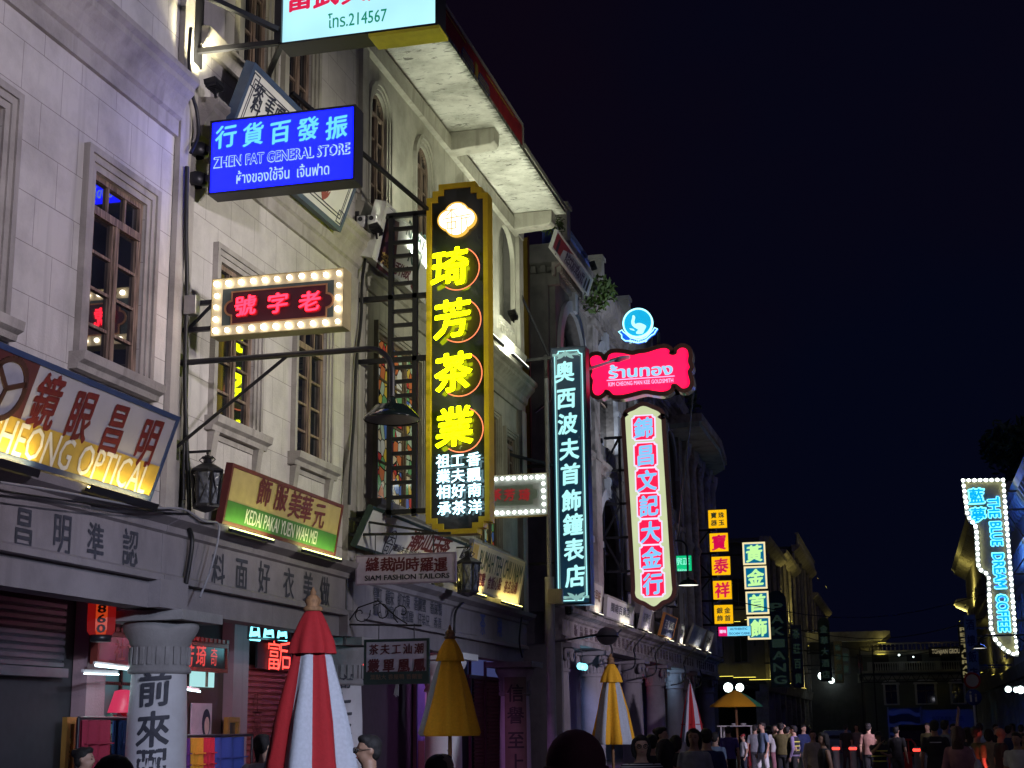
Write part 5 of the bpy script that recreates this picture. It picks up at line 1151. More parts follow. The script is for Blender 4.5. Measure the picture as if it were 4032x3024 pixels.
x,y=F.L(384+950/3,1258/3); b=MB()
for a in (-50,-25,0,25,50): b.prism(smooth([(x,y-.12),(x+.16*math.sin(math.radians(a))-.04,y),(x+.25*math.sin(math.radians(a)),y+.2*math.cos(math.radians(a))),(x+.16*math.sin(math.radians(a))+.04,y)],3),.003,.006+.0005*(a+50)/25)
b.build("lotus",mat("lotus_red",(.3,.06,.06),.6),t)
F=lean((801,560),(917,653),(946,543),.4)
t=board(F,"signboard","white tea board with maroon label seen through the ladder bracket",WHITEP,mat("white_frame",(.6,.6,.56),.5),.05,d=.25)
b=MB(); b.prism([F.L(*p) for p in ((812,578),(850,606),(862,480),(836,468))],.003,.008); b.build("maroon_label",mat("maroon_panel",0),t)
m=MB(); 
for c,dx,dy in (("芳",828,560),("琦",838,567)): put(m,F,c,dx,dy,.36,.3,.012,.02)
m.build("lettering",mat("gold_letters",(.6,.42,.12),.5),t)
m=MB(); m.text("RIKAT",F.L(900,510)[0],F.L(900,510)[1],1.3,.34,.006,0,.014,0,True); m.text("KEI",F.L(896,556)[0],F.L(896,556)[1],.8,.4,.006,0,.014,0,True); m.build("lettering",mat("dark_green_letters2",0),t)
m=MB()
for c,dx,dy in (("手",858,580),("作",868,585),("飲",879,590),("茶",893,620)): put(m,F,c,dx,dy,.4,.3,.006,.03,brush=.08)
m.build("lettering",mat("maroon_letters",0),t)
# red and white board on the carved building's parapet
F=lean((1191,545),(1269,632),(1281,596),.62)
t=board(F,"signboard","red and white painted board on the parapet of the carved building",mat("pale_blue_white",(.45,.5,.52),.5),mat("white_frame",0),.06)
b=MB(); b.prism([(.06,.06),(.06,F.h-.06),(F.w*.45,F.h-.06),(F.w*.22,F.h*.55),(F.w*.2,.06)],.003,.008); b.build("red_corner",mat("board_red",(.25,.02,.02),.5),t)
m=MB(); m.text("ร้านกาแฟ · ชา",F.w*.55,F.h*.68,F.w*.5,.22,.006,0,.02); m.text("RESTAURANT",F.w*.55,F.h*.42,F.w*.5,.26,.006,0,.03); m.text("ON THE CORNER",F.w*.55,F.h*.2,F.w*.5,.16,.006,0,.02); m.build("lettering",mat("plum_letters",(.06,.04,.09),.6),t)
b=MB()
for k,(x,s) in enumerate(((F.w*.1,.9),(F.w*.85,.8),(F.w*.92,1.))): b.prism([(x+.12*s*math.cos(a)*(1 if k else 1.3),F.h*.35+.3*s*math.sin(a)) for a in [2*math.pi*q/14 for q in range(14)]],.009,.014)
b.build("painted_figure",mat("painted_black",(.02,.02,.02),.6),t)
# boards in a row on the arcade ledge of the carved building
LX=.55; mk=[((1333,1376),(1366,1385),(1370,1315),"tall white board with a brown centre strip beside the dark teal sign",(.55,.53,.5),1),((1308,1333),(1374,1358),(1378,1318),"x",None,0)]
def ledge_board(l,r_,bl,br,tr,label,col,st,lc,glow,fcol=(.3,.28,.26)):
    F=lean((l,bl),(r_,br),(r_+ (tr[0]-r_),tr[1]),LX); t=board(F,"signboard",label,mat("board_%d_%d"%(l,r_),col,.5,0,.1),mat("frame_%d"%l,fcol,.5),.06,group="boards along the carved arcade ledge")
    m=MB(); m.text(st,F.w*.5,F.h*.55,F.w*.7,F.h*.42,.006,0,.03,0,True); m.build("lettering",mat("letters_%d"%l,lc,.6),t)
    if glow: strip_light(F,F.w*.5,F.w*.85,glow*.2,(1.,.92,.72),"slim lamp under the "+label.replace("with ","").replace("the ",""),n=1,off=.16,lum=emit("warm_white_led",(1.,.93,.7),3),group="strip lights on the carved arcade ledge")
ledge_board(1272,1297,1318,1326,(1303,1263),"pale board with a brown strip right of the dark teal sign",(.5,.46,.4),"古早味",(.2,.1,.05),26)
ledge_board(1308,1367,1333,1356,(1370,1310),"long white board with black lettering below the cream tiled sign",(.62,.6,.57),"閩南百貨店",(.08,.08,.1),45)
ledge_board(1382,1402,1358,1364,(1410,1318),"grey-violet board behind the hexagonal lanterns",(.3,.28,.36),"茶葉行",(.1,.1,.12),26)
ledge_board(1425,1452,1374,1382,(1464,1334),"orange-framed navy board with white characters",(.04,.05,.12),"百貨公司",(.7,.7,.7),34,(.5,.2,.04))
ledge_board(1466,1474,1388,1392,(1479,1352),"narrow bright white board edge-on",(.7,.72,.75),"糖",(.1,.1,.12),40)
ledge_board(1484,1512,1391,1400,(1527,1360),"plain steel-blue board near the far end",(.25,.28,.4),"銀樓",(.22,.25,.36),24)
ledge_board(1518,1532,1402,1408,(1543,1368),"small white board with black scribble at the far corner",(.6,.6,.6),"冰",(.05,.05,.05),24)
# ================================================================ HANGING SIGNS
F=hang(27.6,876,1229); x0,x1,y0,y1=rect(F,(768,1262),(985,1195)); y0=F.L(876,1261)[1]; y1=F.L(876,1196)[1]
t=F.thing("hanging_sign","mauve-white tailors' sign hung on chains from a steel arm","sign")
frame_box(x0,x1,y0,y1,.03,.05,.01).build("frame",mat("mauve_frame",(.3,.24,.32),.5),t)
b=MB(); b.quad((x0+.03,y0+.03,0),(x1-.03,y0+.03,0),(x1-.03,y1-.03,0),(x0+.03,y1-.03,0)); b.build("panel",mat("mauve_white",(.55,.48,.58),.5),t)
m=MB()
for c,dx in zip("縫裁尚時羅暹",(805,836,862,891,922,952)): put(m,F,c,dx,1219,.29,.29,.004,.03,brush=.05)
m.build("lettering",mat("maroon_letters",0),t)
m=MB(); put(m,F,"SIAM FASHION TAILORS",879,1246,1.72,.105,.004,.022,True); m.build("lettering",mat("black_letters",(.02,.02,.025),.6),t)
b=MB(); zz=F.o.z+y1
for x in (x0+.4,x1-.45): b.tube([(F.o.x+x,27.6,zz),(F.o.x+x,27.6,zz+.42)],.012,5)
b.bar((0,27.6,zz+.42),(F.o.x+x1-.1,27.6,zz+.36),.05); b.bar((0,27.6,zz+.75),(F.o.x+x1-.5,27.6,zz+.4),.045); b.build("bracket",BLACK,t,local=False)
F=hang(27.7,856,1430); x0,x1=F.L(786,1430)[0],F.L(927,1430)[0]; y0,y1=F.L(856,1478)[1],F.L(856,1380)[1]
t=F.thing("hanging_sign","white tea sign with a dark green foot hung from a scrolled iron bracket","sign")
frame_box(x0,x1,y0,y1,.05,.06,.01).build("frame",mat("dark_green_frame",0),t); ym=y0+.28*(y1-y0)
b=MB(); b.quad((x0+.05,ym,0),(x1-.05,ym,0),(x1-.05,y1-.05,0),(x0+.05,y1-.05,0)); b.quad((x0+.05,y0+.05,0),(x1-.05,y0+.05,0),(x1-.05,ym,0),(x0+.05,ym,0),1); b.build("panel",[mat("mauve_white",0),mat("dark_green_board",0)],t)
m=MB()
for st,dy,s,bo in (("茶夫工汕潮",1402,.2,.025),("叢單凰鳳",1437,.25,.04)):
    n=len(st)
    for k,c in enumerate(st): m.text(c,x0+.2+(x1-x0-.4)*k/(n-1),F.L(856,dy)[1],s,s*1.05,.004,0,bo,0,False,brush=.05)
m.build("lettering",mat("maroon_letters",0),t)
m=MB(); m.text("葉點大 香屋鴨 香蘭蜜",(x0+x1)/2,(y0+ym)/2+.02,(x1-x0)*.8,.1,.004,0,.01); m.build("lettering",mat("bronze_letters",(.2,.12,.08),.6),t)
b=MB(); zz=F.o.z+y1; pth=[]
b.bar((0,27.7,zz+.3),(F.o.x+x1-.15,27.7,zz+.24),.035)
for s0 in range(3): 
    cx=.35+s0*.42; b.tube([(cx+(.02+.017*k)*math.cos(k*.6+s0*2),27.7,zz+.5+(.02+.017*k)*math.sin(k*.6+s0*2)) for k in range(12)],.012,5)
b.tube([(.05,27.7,zz+.3),(.3,27.7,zz+.62),(.7,27.7,zz+.74),(1.1,27.7,zz+.4),(1.3,27.7,zz+.28)],.014,5)
for x in (x0+.3,x1-.3): b.tube([(F.o.x+x,27.7,zz),(F.o.x+x,27.7,zz+.28)],.01,5)
b.tube([(0.02,27.7,zz-.1),(0.06,27.7,zz+1.7)],.03,6)
b.build("bracket",BLACK,t,local=False)
b=MB(); [b.tube([(F.o.x+.0+.01*k,27.7,F.o.z+y0),(F.o.x+.02*(k-2),27.7,F.o.z+y0-.2-.02*(k%3))],.008,4) for k in range(5)]; b.build("tassel",mat("tassel_white",(.5,.5,.5),.8),t,local=False)
# ================================================================ LANTERNS, LAMPS, FLOODS
def lantern(dx,dt,db,y,label,group="six-sided wall lanterns",x=None):
    top=atY(dx,dt,y); bot=atY(dx,db,y); h=top.z-bot.z; r=h*.235
    t=thing("wall_lantern",label,"lantern",bot,group); b=MB()
    P=lambda k,rr,z:(rr*math.cos(k*math.pi/3+.3),rr*math.sin(k*math.pi/3+.3),z)
    for k in range(6):
        b.bar(P(k,r*.82,.12*h),P(k,r,.66*h),.03); b.bar(P(k,r*.82,.12*h),P(k+1,r,.66*h),.016); b.bar(P(k+1,r*.82,.12*h),P(k,r,.66*h),.016)
        b.bar(P(k,r*.85,.12*h),P(k+1,r*.85,.12*h),.035); b.bar(P(k,r,.66*h),P(k+1,r,.66*h),.04)
    b.build("cage",BLACK,t)
    b=MB(); b.lathe((0,0,0),[(0,.0),(r*.3,.02*h),(r*.95,.08*h),(r*.95,.12*h),(0,.121*h)],6,smooth=False); b.build("base",BLACK,t)
    b=MB(); b.lathe((0,0,0),[(r*1.22,.66*h),(r*1.2,.69*h),(r*.55,.78*h),(r*.3,.8*h),(r*.3,.87*h),(r*.45,.88*h),(0,.95*h)],6,smooth=False)
    for k in range(4): b.tube([(r*.28*math.cos(k*1.57),r*.28*math.sin(k*1.57),.8*h),(r*.6*math.cos(k*1.57),r*.6*math.sin(k*1.57),.86*h),(r*.3*math.cos(k*1.57),r*.3*math.sin(k*1.57),.92*h)],.01,4)
    b.build("roof",BLACK,t)
    b=MB(); b.lathe((0,0,0),[(r*.78,.13*h),(r*.95,.65*h)],6,smooth=False); b.build("glass",mat("ribbed_lantern_glass",(.12,.13,.15),.2,0,.5,14,.4),t)
    b=MB(); b.bar((0,0,.95*h),(0,0,1.0*h),.03); b.bar((-bot.x+.02,0,1.0*h),(.05,0,1.0*h),.035); b.box(-bot.x+.003,-bot.x+.05,-.06,.06,.1*h,1.05*h); b.build("bracket",BLACK,t)
    return t
lantern(444,975,1108,YA+.1,"black hexagonal lattice lantern left of the clothing board")
lantern(1011,1182,1290,33.4,"black hexagonal lattice lantern in front of the cream Teochew board")
lantern(1229,1296,1330,44.9,"small lattice lantern under the foot of the dark teal sign")
lantern(1388,1325,1370,61,"hexagonal lantern under the cream tiled sign")
lantern(1477,1358,1395,76,"hexagonal lantern between white boards on the far ledge")
lantern(1546,1375,1414,92,"hexagonal lantern at the far corner of the carved arcade")
# gooseneck lamp
def gooseneck(y,root,bend,shade,wpx,label,lit=None,xw=0.,dirx=1,group="gooseneck lamps"):
    a=V((xw,y,atY(*root,y).z)); p=atY(*bend,y); s=atY(*shade,y); r=abs(atY(shade[0]+wpx/2,shade[1],y).x-s.x)
    t=thing("gooseneck_lamp",label,"lamp",(xw,y,a.z),group); b=MB()
    path=[a,V((p.x-.38*dirx,y,a.z+.0))]+[V((p.x-.38*dirx+.38*dirx*math.sin(q),y,a.z-.38+.38*math.cos(q))) for q in [k*math.pi/12 for k in range(1,7)]]+[V((p.x,y,s.z+r*.55))]
    b.tube(path,.045,10); b.tube([V((xw,y,a.z-1.35)),V((xw+(p.x-xw)*.52,y,a.z-.02))],.028,8); b.box(xw-.02*dirx,xw+.07*dirx,y-.07,y+.07,a.z-.2,a.z+.15); b.box(xw,xw+.07*dirx,y-.07,y+.07,a.z-1.5,a.z-1.2); b.build("arm",BLACK,t,local=False)
    b=MB(); c=(p.x,y,s.z-.1); b.lathe(c,[(.05,r*.62+.05),(.06,r*.55),(r*.3,r*.5),(r*.62,r*.42),(r*.95,r*.05),(r*1.02,-.02),(r,-.03)],28); b.build("shade",mat("green_black_enamel",(.012,.02,.018),.12),t,local=False)
    b=MB(); b.lathe((p.x,y,s.z-.11),[(r*.98,-.01),(r*.9,.03),(r*.55,.38*r),(0,.42*r)],28); b.build("shade_lining",lit or mat("enamel_white",(.5,.5,.5),.4),t,local=False)
    return t
gooseneck(YA-.1,(405,783),(848,748),(843,889),116,"black gooseneck lamp with a wide unlit shade, nearest of the lamps")
gooseneck(66.,(1400,1170),(1484,1178),(1487,1258),44,"lit gooseneck lamp with a white glowing shade left of the amber squares",emit("lit_shade",(1,.97,.85),1.6))
gooseneck(70.,(2180,1372),(2112,1350),(2122,1394),30,"lit gooseneck lamp under the end of the coffee sign",emit("lit_shade",0),xw=XR,dirx=-1)
# floodlights on the cornices
def flood(p,aim,power,col,label,cone=100,size=.12,blend=.9,group="floodlights on the cornices",kind='SPOT',s=1.):
    d=(V(aim)-V(p)).normalized(); up=V((0,1,0)) if abs(d.y)<.9 else V((1,0,0)); ux=up.cross(d).normalized(); uy=d.cross(ux)
    t=thing("floodlight",label,"floodlight",p,group,ux=ux,uy=uy); b=MB(); b.box(-.1*s,.1*s,-.16*s,.16*s,-.1*s,-.01)
    for k in range(6): b.box(-.09*s,.09*s,-.15*s+k*.055*s,-.13*s+k*.055*s,-.15*s,-.1*s)
    b.box(-.02*s,.02*s,-.02*s,.02*s,-.3*s,-.1*s); b.build("housing",BLACK,t)
    b=MB(); b.quad((-.08*s,-.14*s,-.006),(.08*s,-.14*s,-.006),(.08*s,.14*s,-.006),(-.08*s,.14*s,-.006)); b.build("lens",emit("flood_lens",(1,.95,.75),3),t)
    lamp("flood_lamp",kind,V(p)+d*.03,col,power,t,aim,size,None,cone,blend)
WY=(1.,.92,.58); WG=(.95,1.,.78)
flood((.42,YA-.05,11.95),(-.1,YA-.1,15.),620,WY,"floodlight on the first cornice beneath the white box sign",cone=120)
flood((.5,Y23-.2,11.95),(-.1,Y23+.6,15.),430,WG,"floodlight beside the white cameras on the second cornice",cone=130)
def tube_light(y0,y1,x,z,power,label,aim=(-.25,0,1),col=WG):
    t=thing("tube_light",label,"tube light",(x,(y0+y1)/2,z),"tube lights along the tea house cornice"); L=(y1-y0)/2
    b=MB(); b.box(-.04,.04,-L,L,-.05,0); b.build("housing",BLACK,t)
    b=MB(); b.box(-.025,.025,-L+.02,L-.02,.001,.03); b.build("diffuser",emit("tube_glow",(1,1,.85),5),t)
    o=V((x,(y0+y1)/2,z+.04)); lamp("tube_lamp",'AREA',o,col,power,t,o+V(aim),size=.04,sizey=2*L)
pa,pb,pc_,pd=[atX(*q,.5).y for q in ((872,600),(889,613),(901,622),(914,632))]
tube_light(pa,pb,.52,11.95,120,"bright tube on the cornice left of the tall tea sign, seen between ladder rungs")
tube_light(pc_,pd+.3,.52,11.95,140,"bright tube on the cornice just behind the tall tea sign's edge")
tube_light(36.4,38.2,.52,11.95,170,"tube light on the cornice behind the tall tea sign")
tube_light(39.2,41.,.52,11.95,140,"tube light on the cornice below the small balcony")
flood((1.35,30.2,12.2),(.6,31.5,16.7),210,WG,"floodlight aimed up at the white eave near its left end",cone=125)
flood((1.35,36.,12.2),(.6,37.5,16.7),330,WG,"floodlight aimed up at the white eave near its middle",cone=125)
flood((1.35,42.8,12.6),(.7,43.5,16.7),210,WG,"floodlight aimed up at the white eave near its far end",cone=120)
# wide masts added out of view across the street to light the upper storeys
def mast(p,aim,power,col,cone,label,blend=.85):
    t=thing("added_light_mast",label,"added lamp post",(p[0],p[1],0),"added floodlight masts on the far pavement"); b=MB(); b.tube([(0,0,0),(0,0,p[2]-.3)],.09,10,r1=.06); b.lathe((0,0,0),[(.2,0),(.2,.25),(.1,.35)],12); b.build("pole",GREY,t)
    d=(V(aim)-V(p)).normalized(); q=d.to_track_quat('Z','Y').to_matrix(); b=MB(); e=MB()
    bb=MB(); bb.box(-.3,.3,-.2,.2,-.2,-.01); b.add([q@v+V((0,0,p[2])) for v in bb.v],bb.f); b.build("housing",BLACK,t)
    bb=MB(); bb.quad((-.27,-.17,-.004),(.27,-.17,-.004),(.27,.17,-.004),(-.27,.17,-.004)); e.add([q@v+V((0,0,p[2])) for v in bb.v],bb.f); e.build("lens",emit("mast_lens",(.9,.9,1),2),t)
    lamp("added_mast_lamp",'SPOT',V(p)+d*.05,col,power,t,aim,.3,None,cone,blend)
mast((16.2,9,8.5),(0,16.6,9.4),6800,(.95,.86,1.),50,"added unseen floodlight mast on the right pavement, nearest, facing the optical shop")
mast((16.2,19,8.5),(0,24.5,9.2),6600,(1.,.93,.84),46,"added unseen floodlight mast on the right pavement facing the cream shophouse")
mast((16.2,30,9),(0,35,11.8),3900,(.98,1.,.66),50,"added unseen floodlight mast on the right pavement facing the tea house")
mast((16.2,44,9),(0,54,14.),7600,(.74,.84,1.),38,"added unseen floodlight mast on the right pavement facing the carved arcade building")
# ================================================================ PARASOLS
def fabric(name,col):
    return mat(name,col,.85,0,.08,30,.15)
RED=fabric("red_canvas",(.33,.008,.012)); WHT=fabric("white_canvas",(.4,.41,.46)); AMB=fabric("amber_canvas",(.78,.36,.012)); GRN=fabric("green_canvas",(.05,.3,.14))
TEAK=wood("teak_pole",(.16,.075,.03),(.32,.16,.07))
def parasol(y,tip,base,wpx,label,cols,caps,n=8,start=0.,sharp=False,one=None):
    """closed canvas parasol hanging in pleats round its pole"""
    a=atY(*tip,y); c=atY(base[0],base[1],y); H=a.z-c.z; R=abs(atY(base[0]+wpx/2,base[1],y).x-c.x)
    t=thing("parasol",label,"parasol",(c.x,y,0),"parasols along the pavement"); ph=start
    sd=base[0]*.37; mod=lambda an,z: 1+(.15+.05*math.sin(2*an+sd))*math.cos(n*(an-ph)+.25*math.sin(2.2*z+3*an+sd))*min(1,max(0,(H-z)/H*2.2))+.05*math.sin(3*an+z*2+sd)+.035*math.sin(19*an+4*z+sd)*min(1,(H-z)/H*2)
    prof=[(R*.93,0),(R*1.0,.03*H),(R*.86,.2*H),(R*.7,.4*H),(R*.53,.6*H),(R*.36,.78*H),(R*.2,.92*H),(R*.05,H)]
    seg=n*6; b=MB(); b.lathe((0,0,c.z),prof,seg,mod=mod,mif=(lambda j,i:(2 if ((j+3)//6)%n==5 else 0)) if one else lambda j,i:(((j+3)//6)%n)%2)
    b.lathe((0,0,c.z),[(R*.93,0),(R*.45,.05*H)],seg,mod=mod,mif=lambda j,i:(((j+3)//6)%n)%2)
    b.v=[M4.Rotation(ph,4,'Z')@v for v in b.v]; b.build("canopy",cols+([one] if one else []),t)
    if not sharp:
        b=MB(); hc=.235*H; z1=c.z+H*.985
        m2=lambda an,z:1+.1*math.cos(n*an)*min(1,max(0,(z1-z)/hc))+.03*math.sin(5*an)
        b.lathe((0,0,0),[(R*.52,z1-hc),(R*.47,z1-hc*.72),(R*.33,z1-hc*.35),(R*.21,z1-hc*.1),(R*.12,z1)],seg,mod=m2,mif=(lambda j,i:(((j+3)//6)%n)%2) if caps is None else None); b.build("cap",cols if caps is None else caps,t)
    b=MB(); zt=c.z+H*.3; b.lathe((0,0,zt),[(R*.83,-.012),(R*.85,-.01),(R*.85,.012),(R*.83,.014)],seg,mod=lambda an,z:mod(an,H*.3)); b.build("tie_strap",cols[0],t) if sharp else None
    b=MB(); b.tube([(0,0,.05),(0,0,c.z+H*.97)],.032,10); b.lathe((0,0,0),[(.3,.14),(.3,.2),(.06,.22),(.05,.5),(0,.5)],16); b.build("pole",TEAK,t)
    if not sharp:
        b=MB(); k=R*.2; z=c.z+H*.975; b.lathe((0,0,z),[(k,0),(k*1.15,k*.3),(k*.7,k*.6),(k*.95,k*1.1),(k*.6,k*1.6),(k*.3,k*1.8),(k*.35,k*2.1),(0,k*2.7)],14); b.build("finial",TEAK,t)
    else:
        b=MB(); b.tube([(0,0,c.z+H*.96),(0,0,c.z+H*1.07)],.03,8); b.build("finial",BLACK,t)
    return t
parasol(14.,(670,1310),(668,1730),190,"closed red and white striped parasol with a red frilled cap, largest one in front",[RED,WHT],RED,start=.83)
parasol(24.,(972,1375),(972,1590),112,"closed amber parasol with one white panel, in front of the white column",[AMB,AMB],AMB,start=-.3,one=WHT)
parasol(33.,(1323,1430),(1324,1608),88,"closed amber and white striped parasol right of the grey pole",[AMB,WHT],AMB,start=.25)
parasol(58.,(1496,1476),(1495,1603),50,"closed red and white parasol farther off without a cap, beside the fluted columns",[RED,WHT],None,start=.2,sharp=True)
y=62.; a=atY(1590,1491,y); c=atY(1590,1526,y); R=abs(atY(1646,1526,y).x-c.x)
t=thing("parasol","open amber parasol with a green panel over a small white table","parasol",(c.x,y,0),"parasols along the pavement")
b=MB(); b.lathe((0,0,c.z),[(R,-.02),(R*.97,.05),(R*.5,(a.z-c.z)*.62),(R*.12,(a.z-c.z)*.97),(0,a.z-c.z)],32,mod=lambda q,z:1+.03*math.cos(8*q),mif=lambda j,i:1 if j in (0,1,30,31,29) else 0); b.lathe((0,0,c.z),[(R*.97,-.0),(R*.4,.25*(a.z-c.z))],32); b.build("canopy",[AMB,GRN],t)
b=MB(); b.tube([(0,0,0),(0,0,a.z)],.05,10); b.lathe((0,0,0),[(.3,.01),(.3,.08),(.06,.1)],14); b.build("pole",TEAK,t)
tb_=thing("cafe_table","small white square table under the open parasol","table",(c.x,y+.2,0)); zt=atY(1590,1567,y).z
b=MB(); b.box(-.75,.75,-.6,.6,zt-.05,zt); b.build("tabletop",WHITEP,tb_,bevel=.01)
for sx in (-.6,.6):
    for sy in (-.5,.5): b=MB(); b.bar((sx,sy,0),(sx,sy,zt-.05),.06); b.build("leg",WHITEP,tb_)
for k,(dx) in enumerate((-.1,.25)):
    o=MB(); o.lathe((0,0,0),[(.05,0),(.12,.05),(.13,.08),(.1,.06),(0,.03)],14); o=o.build("bowl",WHITEP); o.location=(c.x+dx,y+.1,zt+.001)
    tag(o,("left" if k==0 else "right")+" one of two white bowls on the table under the open parasol","bowl",group="bowls on the cafe table")
# ================================================================ ARCADE SHOPS
XB=-1.9
sw=thing("shopfront","dark recessed shopfront row behind the first columns with a roller door and red shutter","building",(XB,24,0))
PINKW=plaster("dim_pink_wall",(.3,.2,.22),(.15,.1,.11),stain=.4)
def bx(d0,d1,t0,t1,m,name,parent,x=XB,th=.06,**k): # a panel on the shopfront by picture edges
    p,q=atX(d0,(t0+t1)/2,x),atX(d1,(t0+t1)/2,x); z0,z1=atX((d0+d1)/2,t1,x).z,atX((d0+d1)/2,t0,x).z
    b=MB(); b.box(x-th,x,p.y,q.y,max(z0,0.0),z1); return b.build(name,m,parent,local=False)
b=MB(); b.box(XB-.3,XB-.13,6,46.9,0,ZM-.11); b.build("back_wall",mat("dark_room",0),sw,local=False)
SHUT=mat("dark_shutter_steel",(.1,.1,.12),.45,.4); REDS=mat("red_shutter_steel",(.26,.05,.045),.45,.2); TEALS=mat("teal_shutter_steel",(.08,.2,.22),.45,.3); PURS=mat("plum_shutter_steel",(.25,.06,.1),.45,.2)
def shutter(y0,y1,z0,z1,m,label_part="roller_shutter",x=XB,p=.11):
    b=MB(); z=z0; pts=[]
    while z<z1: pts+= [(x,z),(x+.035,z+p*.2),(x+.035,z+p*.75),(x,z+p*.95)]; z+=p
    vs=[(xx,y,zz) for xx,zz in pts for y in (y0,y1)]; b.add(vs,[(2*i,2*i+1,2*i+3,2*i+2) for i in range(len(pts)-1)]); b.build(label_part,m,sw,local=False)
Yb=lambda d,t=1500:atX(d,t,XB).y
Zb=lambda d,t:atX(d,t,XB).z
shutter(8,Yb(130),Zb(60,1440),ZM-.3,SHUT)
b=MB(); b.box(XB-.05,XB+.12,8,Yb(130),Zb(60,1440)-.14,Zb(60,1440)-.003); b.build("shutter_rail",SHUT,sw,local=False)
b=MB(); b.box(XB-.1,XB+.15,Yb(167),Yb(208),0,ZM-.12); b.build("shop_pier",PINKW,sw,local=False)
b=MB(); b.box(XB-.1,XB+.15,Yb(487),Yb(520),0,ZM-.12); b.build("shop_pier",PINKW,sw,local=False)
b=MB(); b.box(XB-.1,XB+.15,Yb(900),Yb(925),0,ZM-.12); b.build("shop_pier",PINKW,sw,local=False)
shutter(Yb(522),Yb(640),0,Zb(570,1448),REDS)
shutter(Yb(1022),Yb(1082),0,Zb(1050,1470),PURS,x=XB)
shutter(Yb(1142),Yb(1172),0,Zb(1150,1475),TEALS,x=XB)
# shop window, door with lit transom
bx(209,300,1448,1600,face_emit("lit_window_dim",(70,125,135),.55,.75),"shop_window",sw,x=XB+.01)
x_=XB+.22; p=atX(266,1512,x_); b=MB(); b.lathe((x_,p.y,p.z-.2),[(.24,0),(.14,.34),(.05,.36)],16); b.build("window_display",emit("pink_display",(.9,.04,.14),.6),sw,local=False)
b=MB(); z0=Zb(240,1560)
for k in range(3):
    z=z0-.35*k; y0,y1=Yb(212),Yb(300); b.box(XB+.03,XB+.3,y0,y1,z-.03,z)
    for j in range(9): y=y0+.1+(y1-y0-.2)*j/8; h=.1+.14*random.random(); b.lathe((XB+.17,y,z+.001),[(.05,0),(.06,h*.7),(.02,h),(0,h)],8,mi=1+j%2)
b.build("shelf",[FRAMEW,mat("tea_tin_green",(.05,.16,.12),.4),mat("tea_tin_red",(.3,.05,.04),.4)],sw,local=False)
b=MB(); y0,y1=Yb(209),Yb(300); [b.box(XB+.011,XB+.05,y-.03,y+.03,0.5,Zb(250,1448)) for y in (y0,(y0+y1)/2,y1)]; b.box(XB+.011,XB+.05,y0,y1,Zb(250,1480),Zb(250,1480)+.05); b.build("window_bars",FRAMEW,sw,local=False)
bx(405,480,1446,1659,mat("shop_door_brown",(.06,.035,.03),.4),"shop_door",sw,x=XB+.02)
bx(413,463,1446,1484,emit("lit_transom",(.45,.85,.85),.9),"transom_window",sw,x=XB+.06,th=.03)
b=MB(); y0,y1=Yb(413,1465),Yb(463,1465); b.box(XB+.062,XB+.09,(y0+y1)/2-.03,(y0+y1)/2+.03,Zb(440,1484),Zb(440,1446)); b.build("glazing_bar",WOOD,sw,local=False)
po=thing("poster","portrait poster of a dark-haired woman on the shop door","poster",(XB+.08,Yb(435,1555),2.)); 
bx(413,457,1519,1595,mat("poster_paper",(.4,.38,.42),.5),"paper",po,x=XB+.075,th=.02)
b=MB(); yc,zc=Yb(437,1560),Zb(437,1562); b.prism([(yc+.17*math.cos(a),zc+.25*math.sin(a)) for a in [k*math.pi/10 for k in range(20)]],XB+.077,XB+.08,fr=lambda q:V((q.z,q.x,q.y))); b.prism([(yc+.1*math.cos(a)+.02,zc-.05+.16*math.sin(a)) for a in [k*math.pi/8 for k in range(16)]],XB+.081,XB+.084,1,fr=lambda q:V((q.z,q.x,q.y))); b.box(XB+.077,XB+.08,yc-.25,yc+.3,zc-.62,zc-.3,0); b.build("printed_portrait",[NAVYT,mat("print_skin",(.5,.38,.33),.6)],po,local=False)
# dark name board with red characters
tn=thing("signboard","dark timber tea shop nameboard with red characters behind the lettered column","signboard",(XB+.3,Yb(350,1420),3.2))
xb=XB+.35; y0,y1=atX(211,1410,xb).y,atX(487,1420,xb).y; z0,z1=atX(440,1442,xb).z,atX(440,1396,xb).z
b=MB(); b.box(xb-.08,xb,y0,y1,z0,z1); b.build("panel",mat("black_lacquer",(.02,.018,.02),.3),tn,local=False)
b=MB(); b.box(xb-.09,xb+.03,y0-.06,y1+.06,z1+.001,z1+.07); b.box(xb-.09,xb+.03,y0-.06,y1+.06,z0-.07,z0-.001); b.box(xb-.09,xb+.03,y0-.06,y0-.001,z0,z1); b.box(xb-.09,xb+.03,y1+.001,y1+.06,z0,z1)
for k in range(26): b.box(xb-.02,xb+.1,y0+(y1-y0)*k/26,y0+(y1-y0)*(k+.6)/26,z1+.071,z1+.14)
b.build("frame",mat("carved_red_timber",(.16,.03,.02),.5),tn,local=False)
m=MB(); c=MB()
for ch_,dx in (("社",259),("會",285)): p=atX(dx,1404,xb); m.text(ch_,p.y,p.z,.36,.36,xb+.004,0,.02,0,False,brush=.06,fr=lambda q:V((q.z,q.x,q.y)))
m.v=[world_of(tn).inverted()@v for v in m.v]; m.build("lettering",mat("pink_letters",(.6,.3,.28),.5),tn)
for ch_,dx in (("芳",408),("琦",434)): p=atX(dx,1416,xb); c.text(ch_,p.y,p.z,.4,.4,xb+.004,0,.02,0,False,brush=.06,fr=lambda q:V((q.z,q.x,q.y)))
p=atX(462,1419,xb); c.text("奇",p.y,p.z,.3,.34,xb+.004,0,0,0,False,fr=lambda q:V((q.z,q.x,q.y)))
c.v=[world_of(tn).inverted()@v for v in c.v]; c.build("lettering",emit("red_lit_letters",(.8,.05,.04),.9),tn)
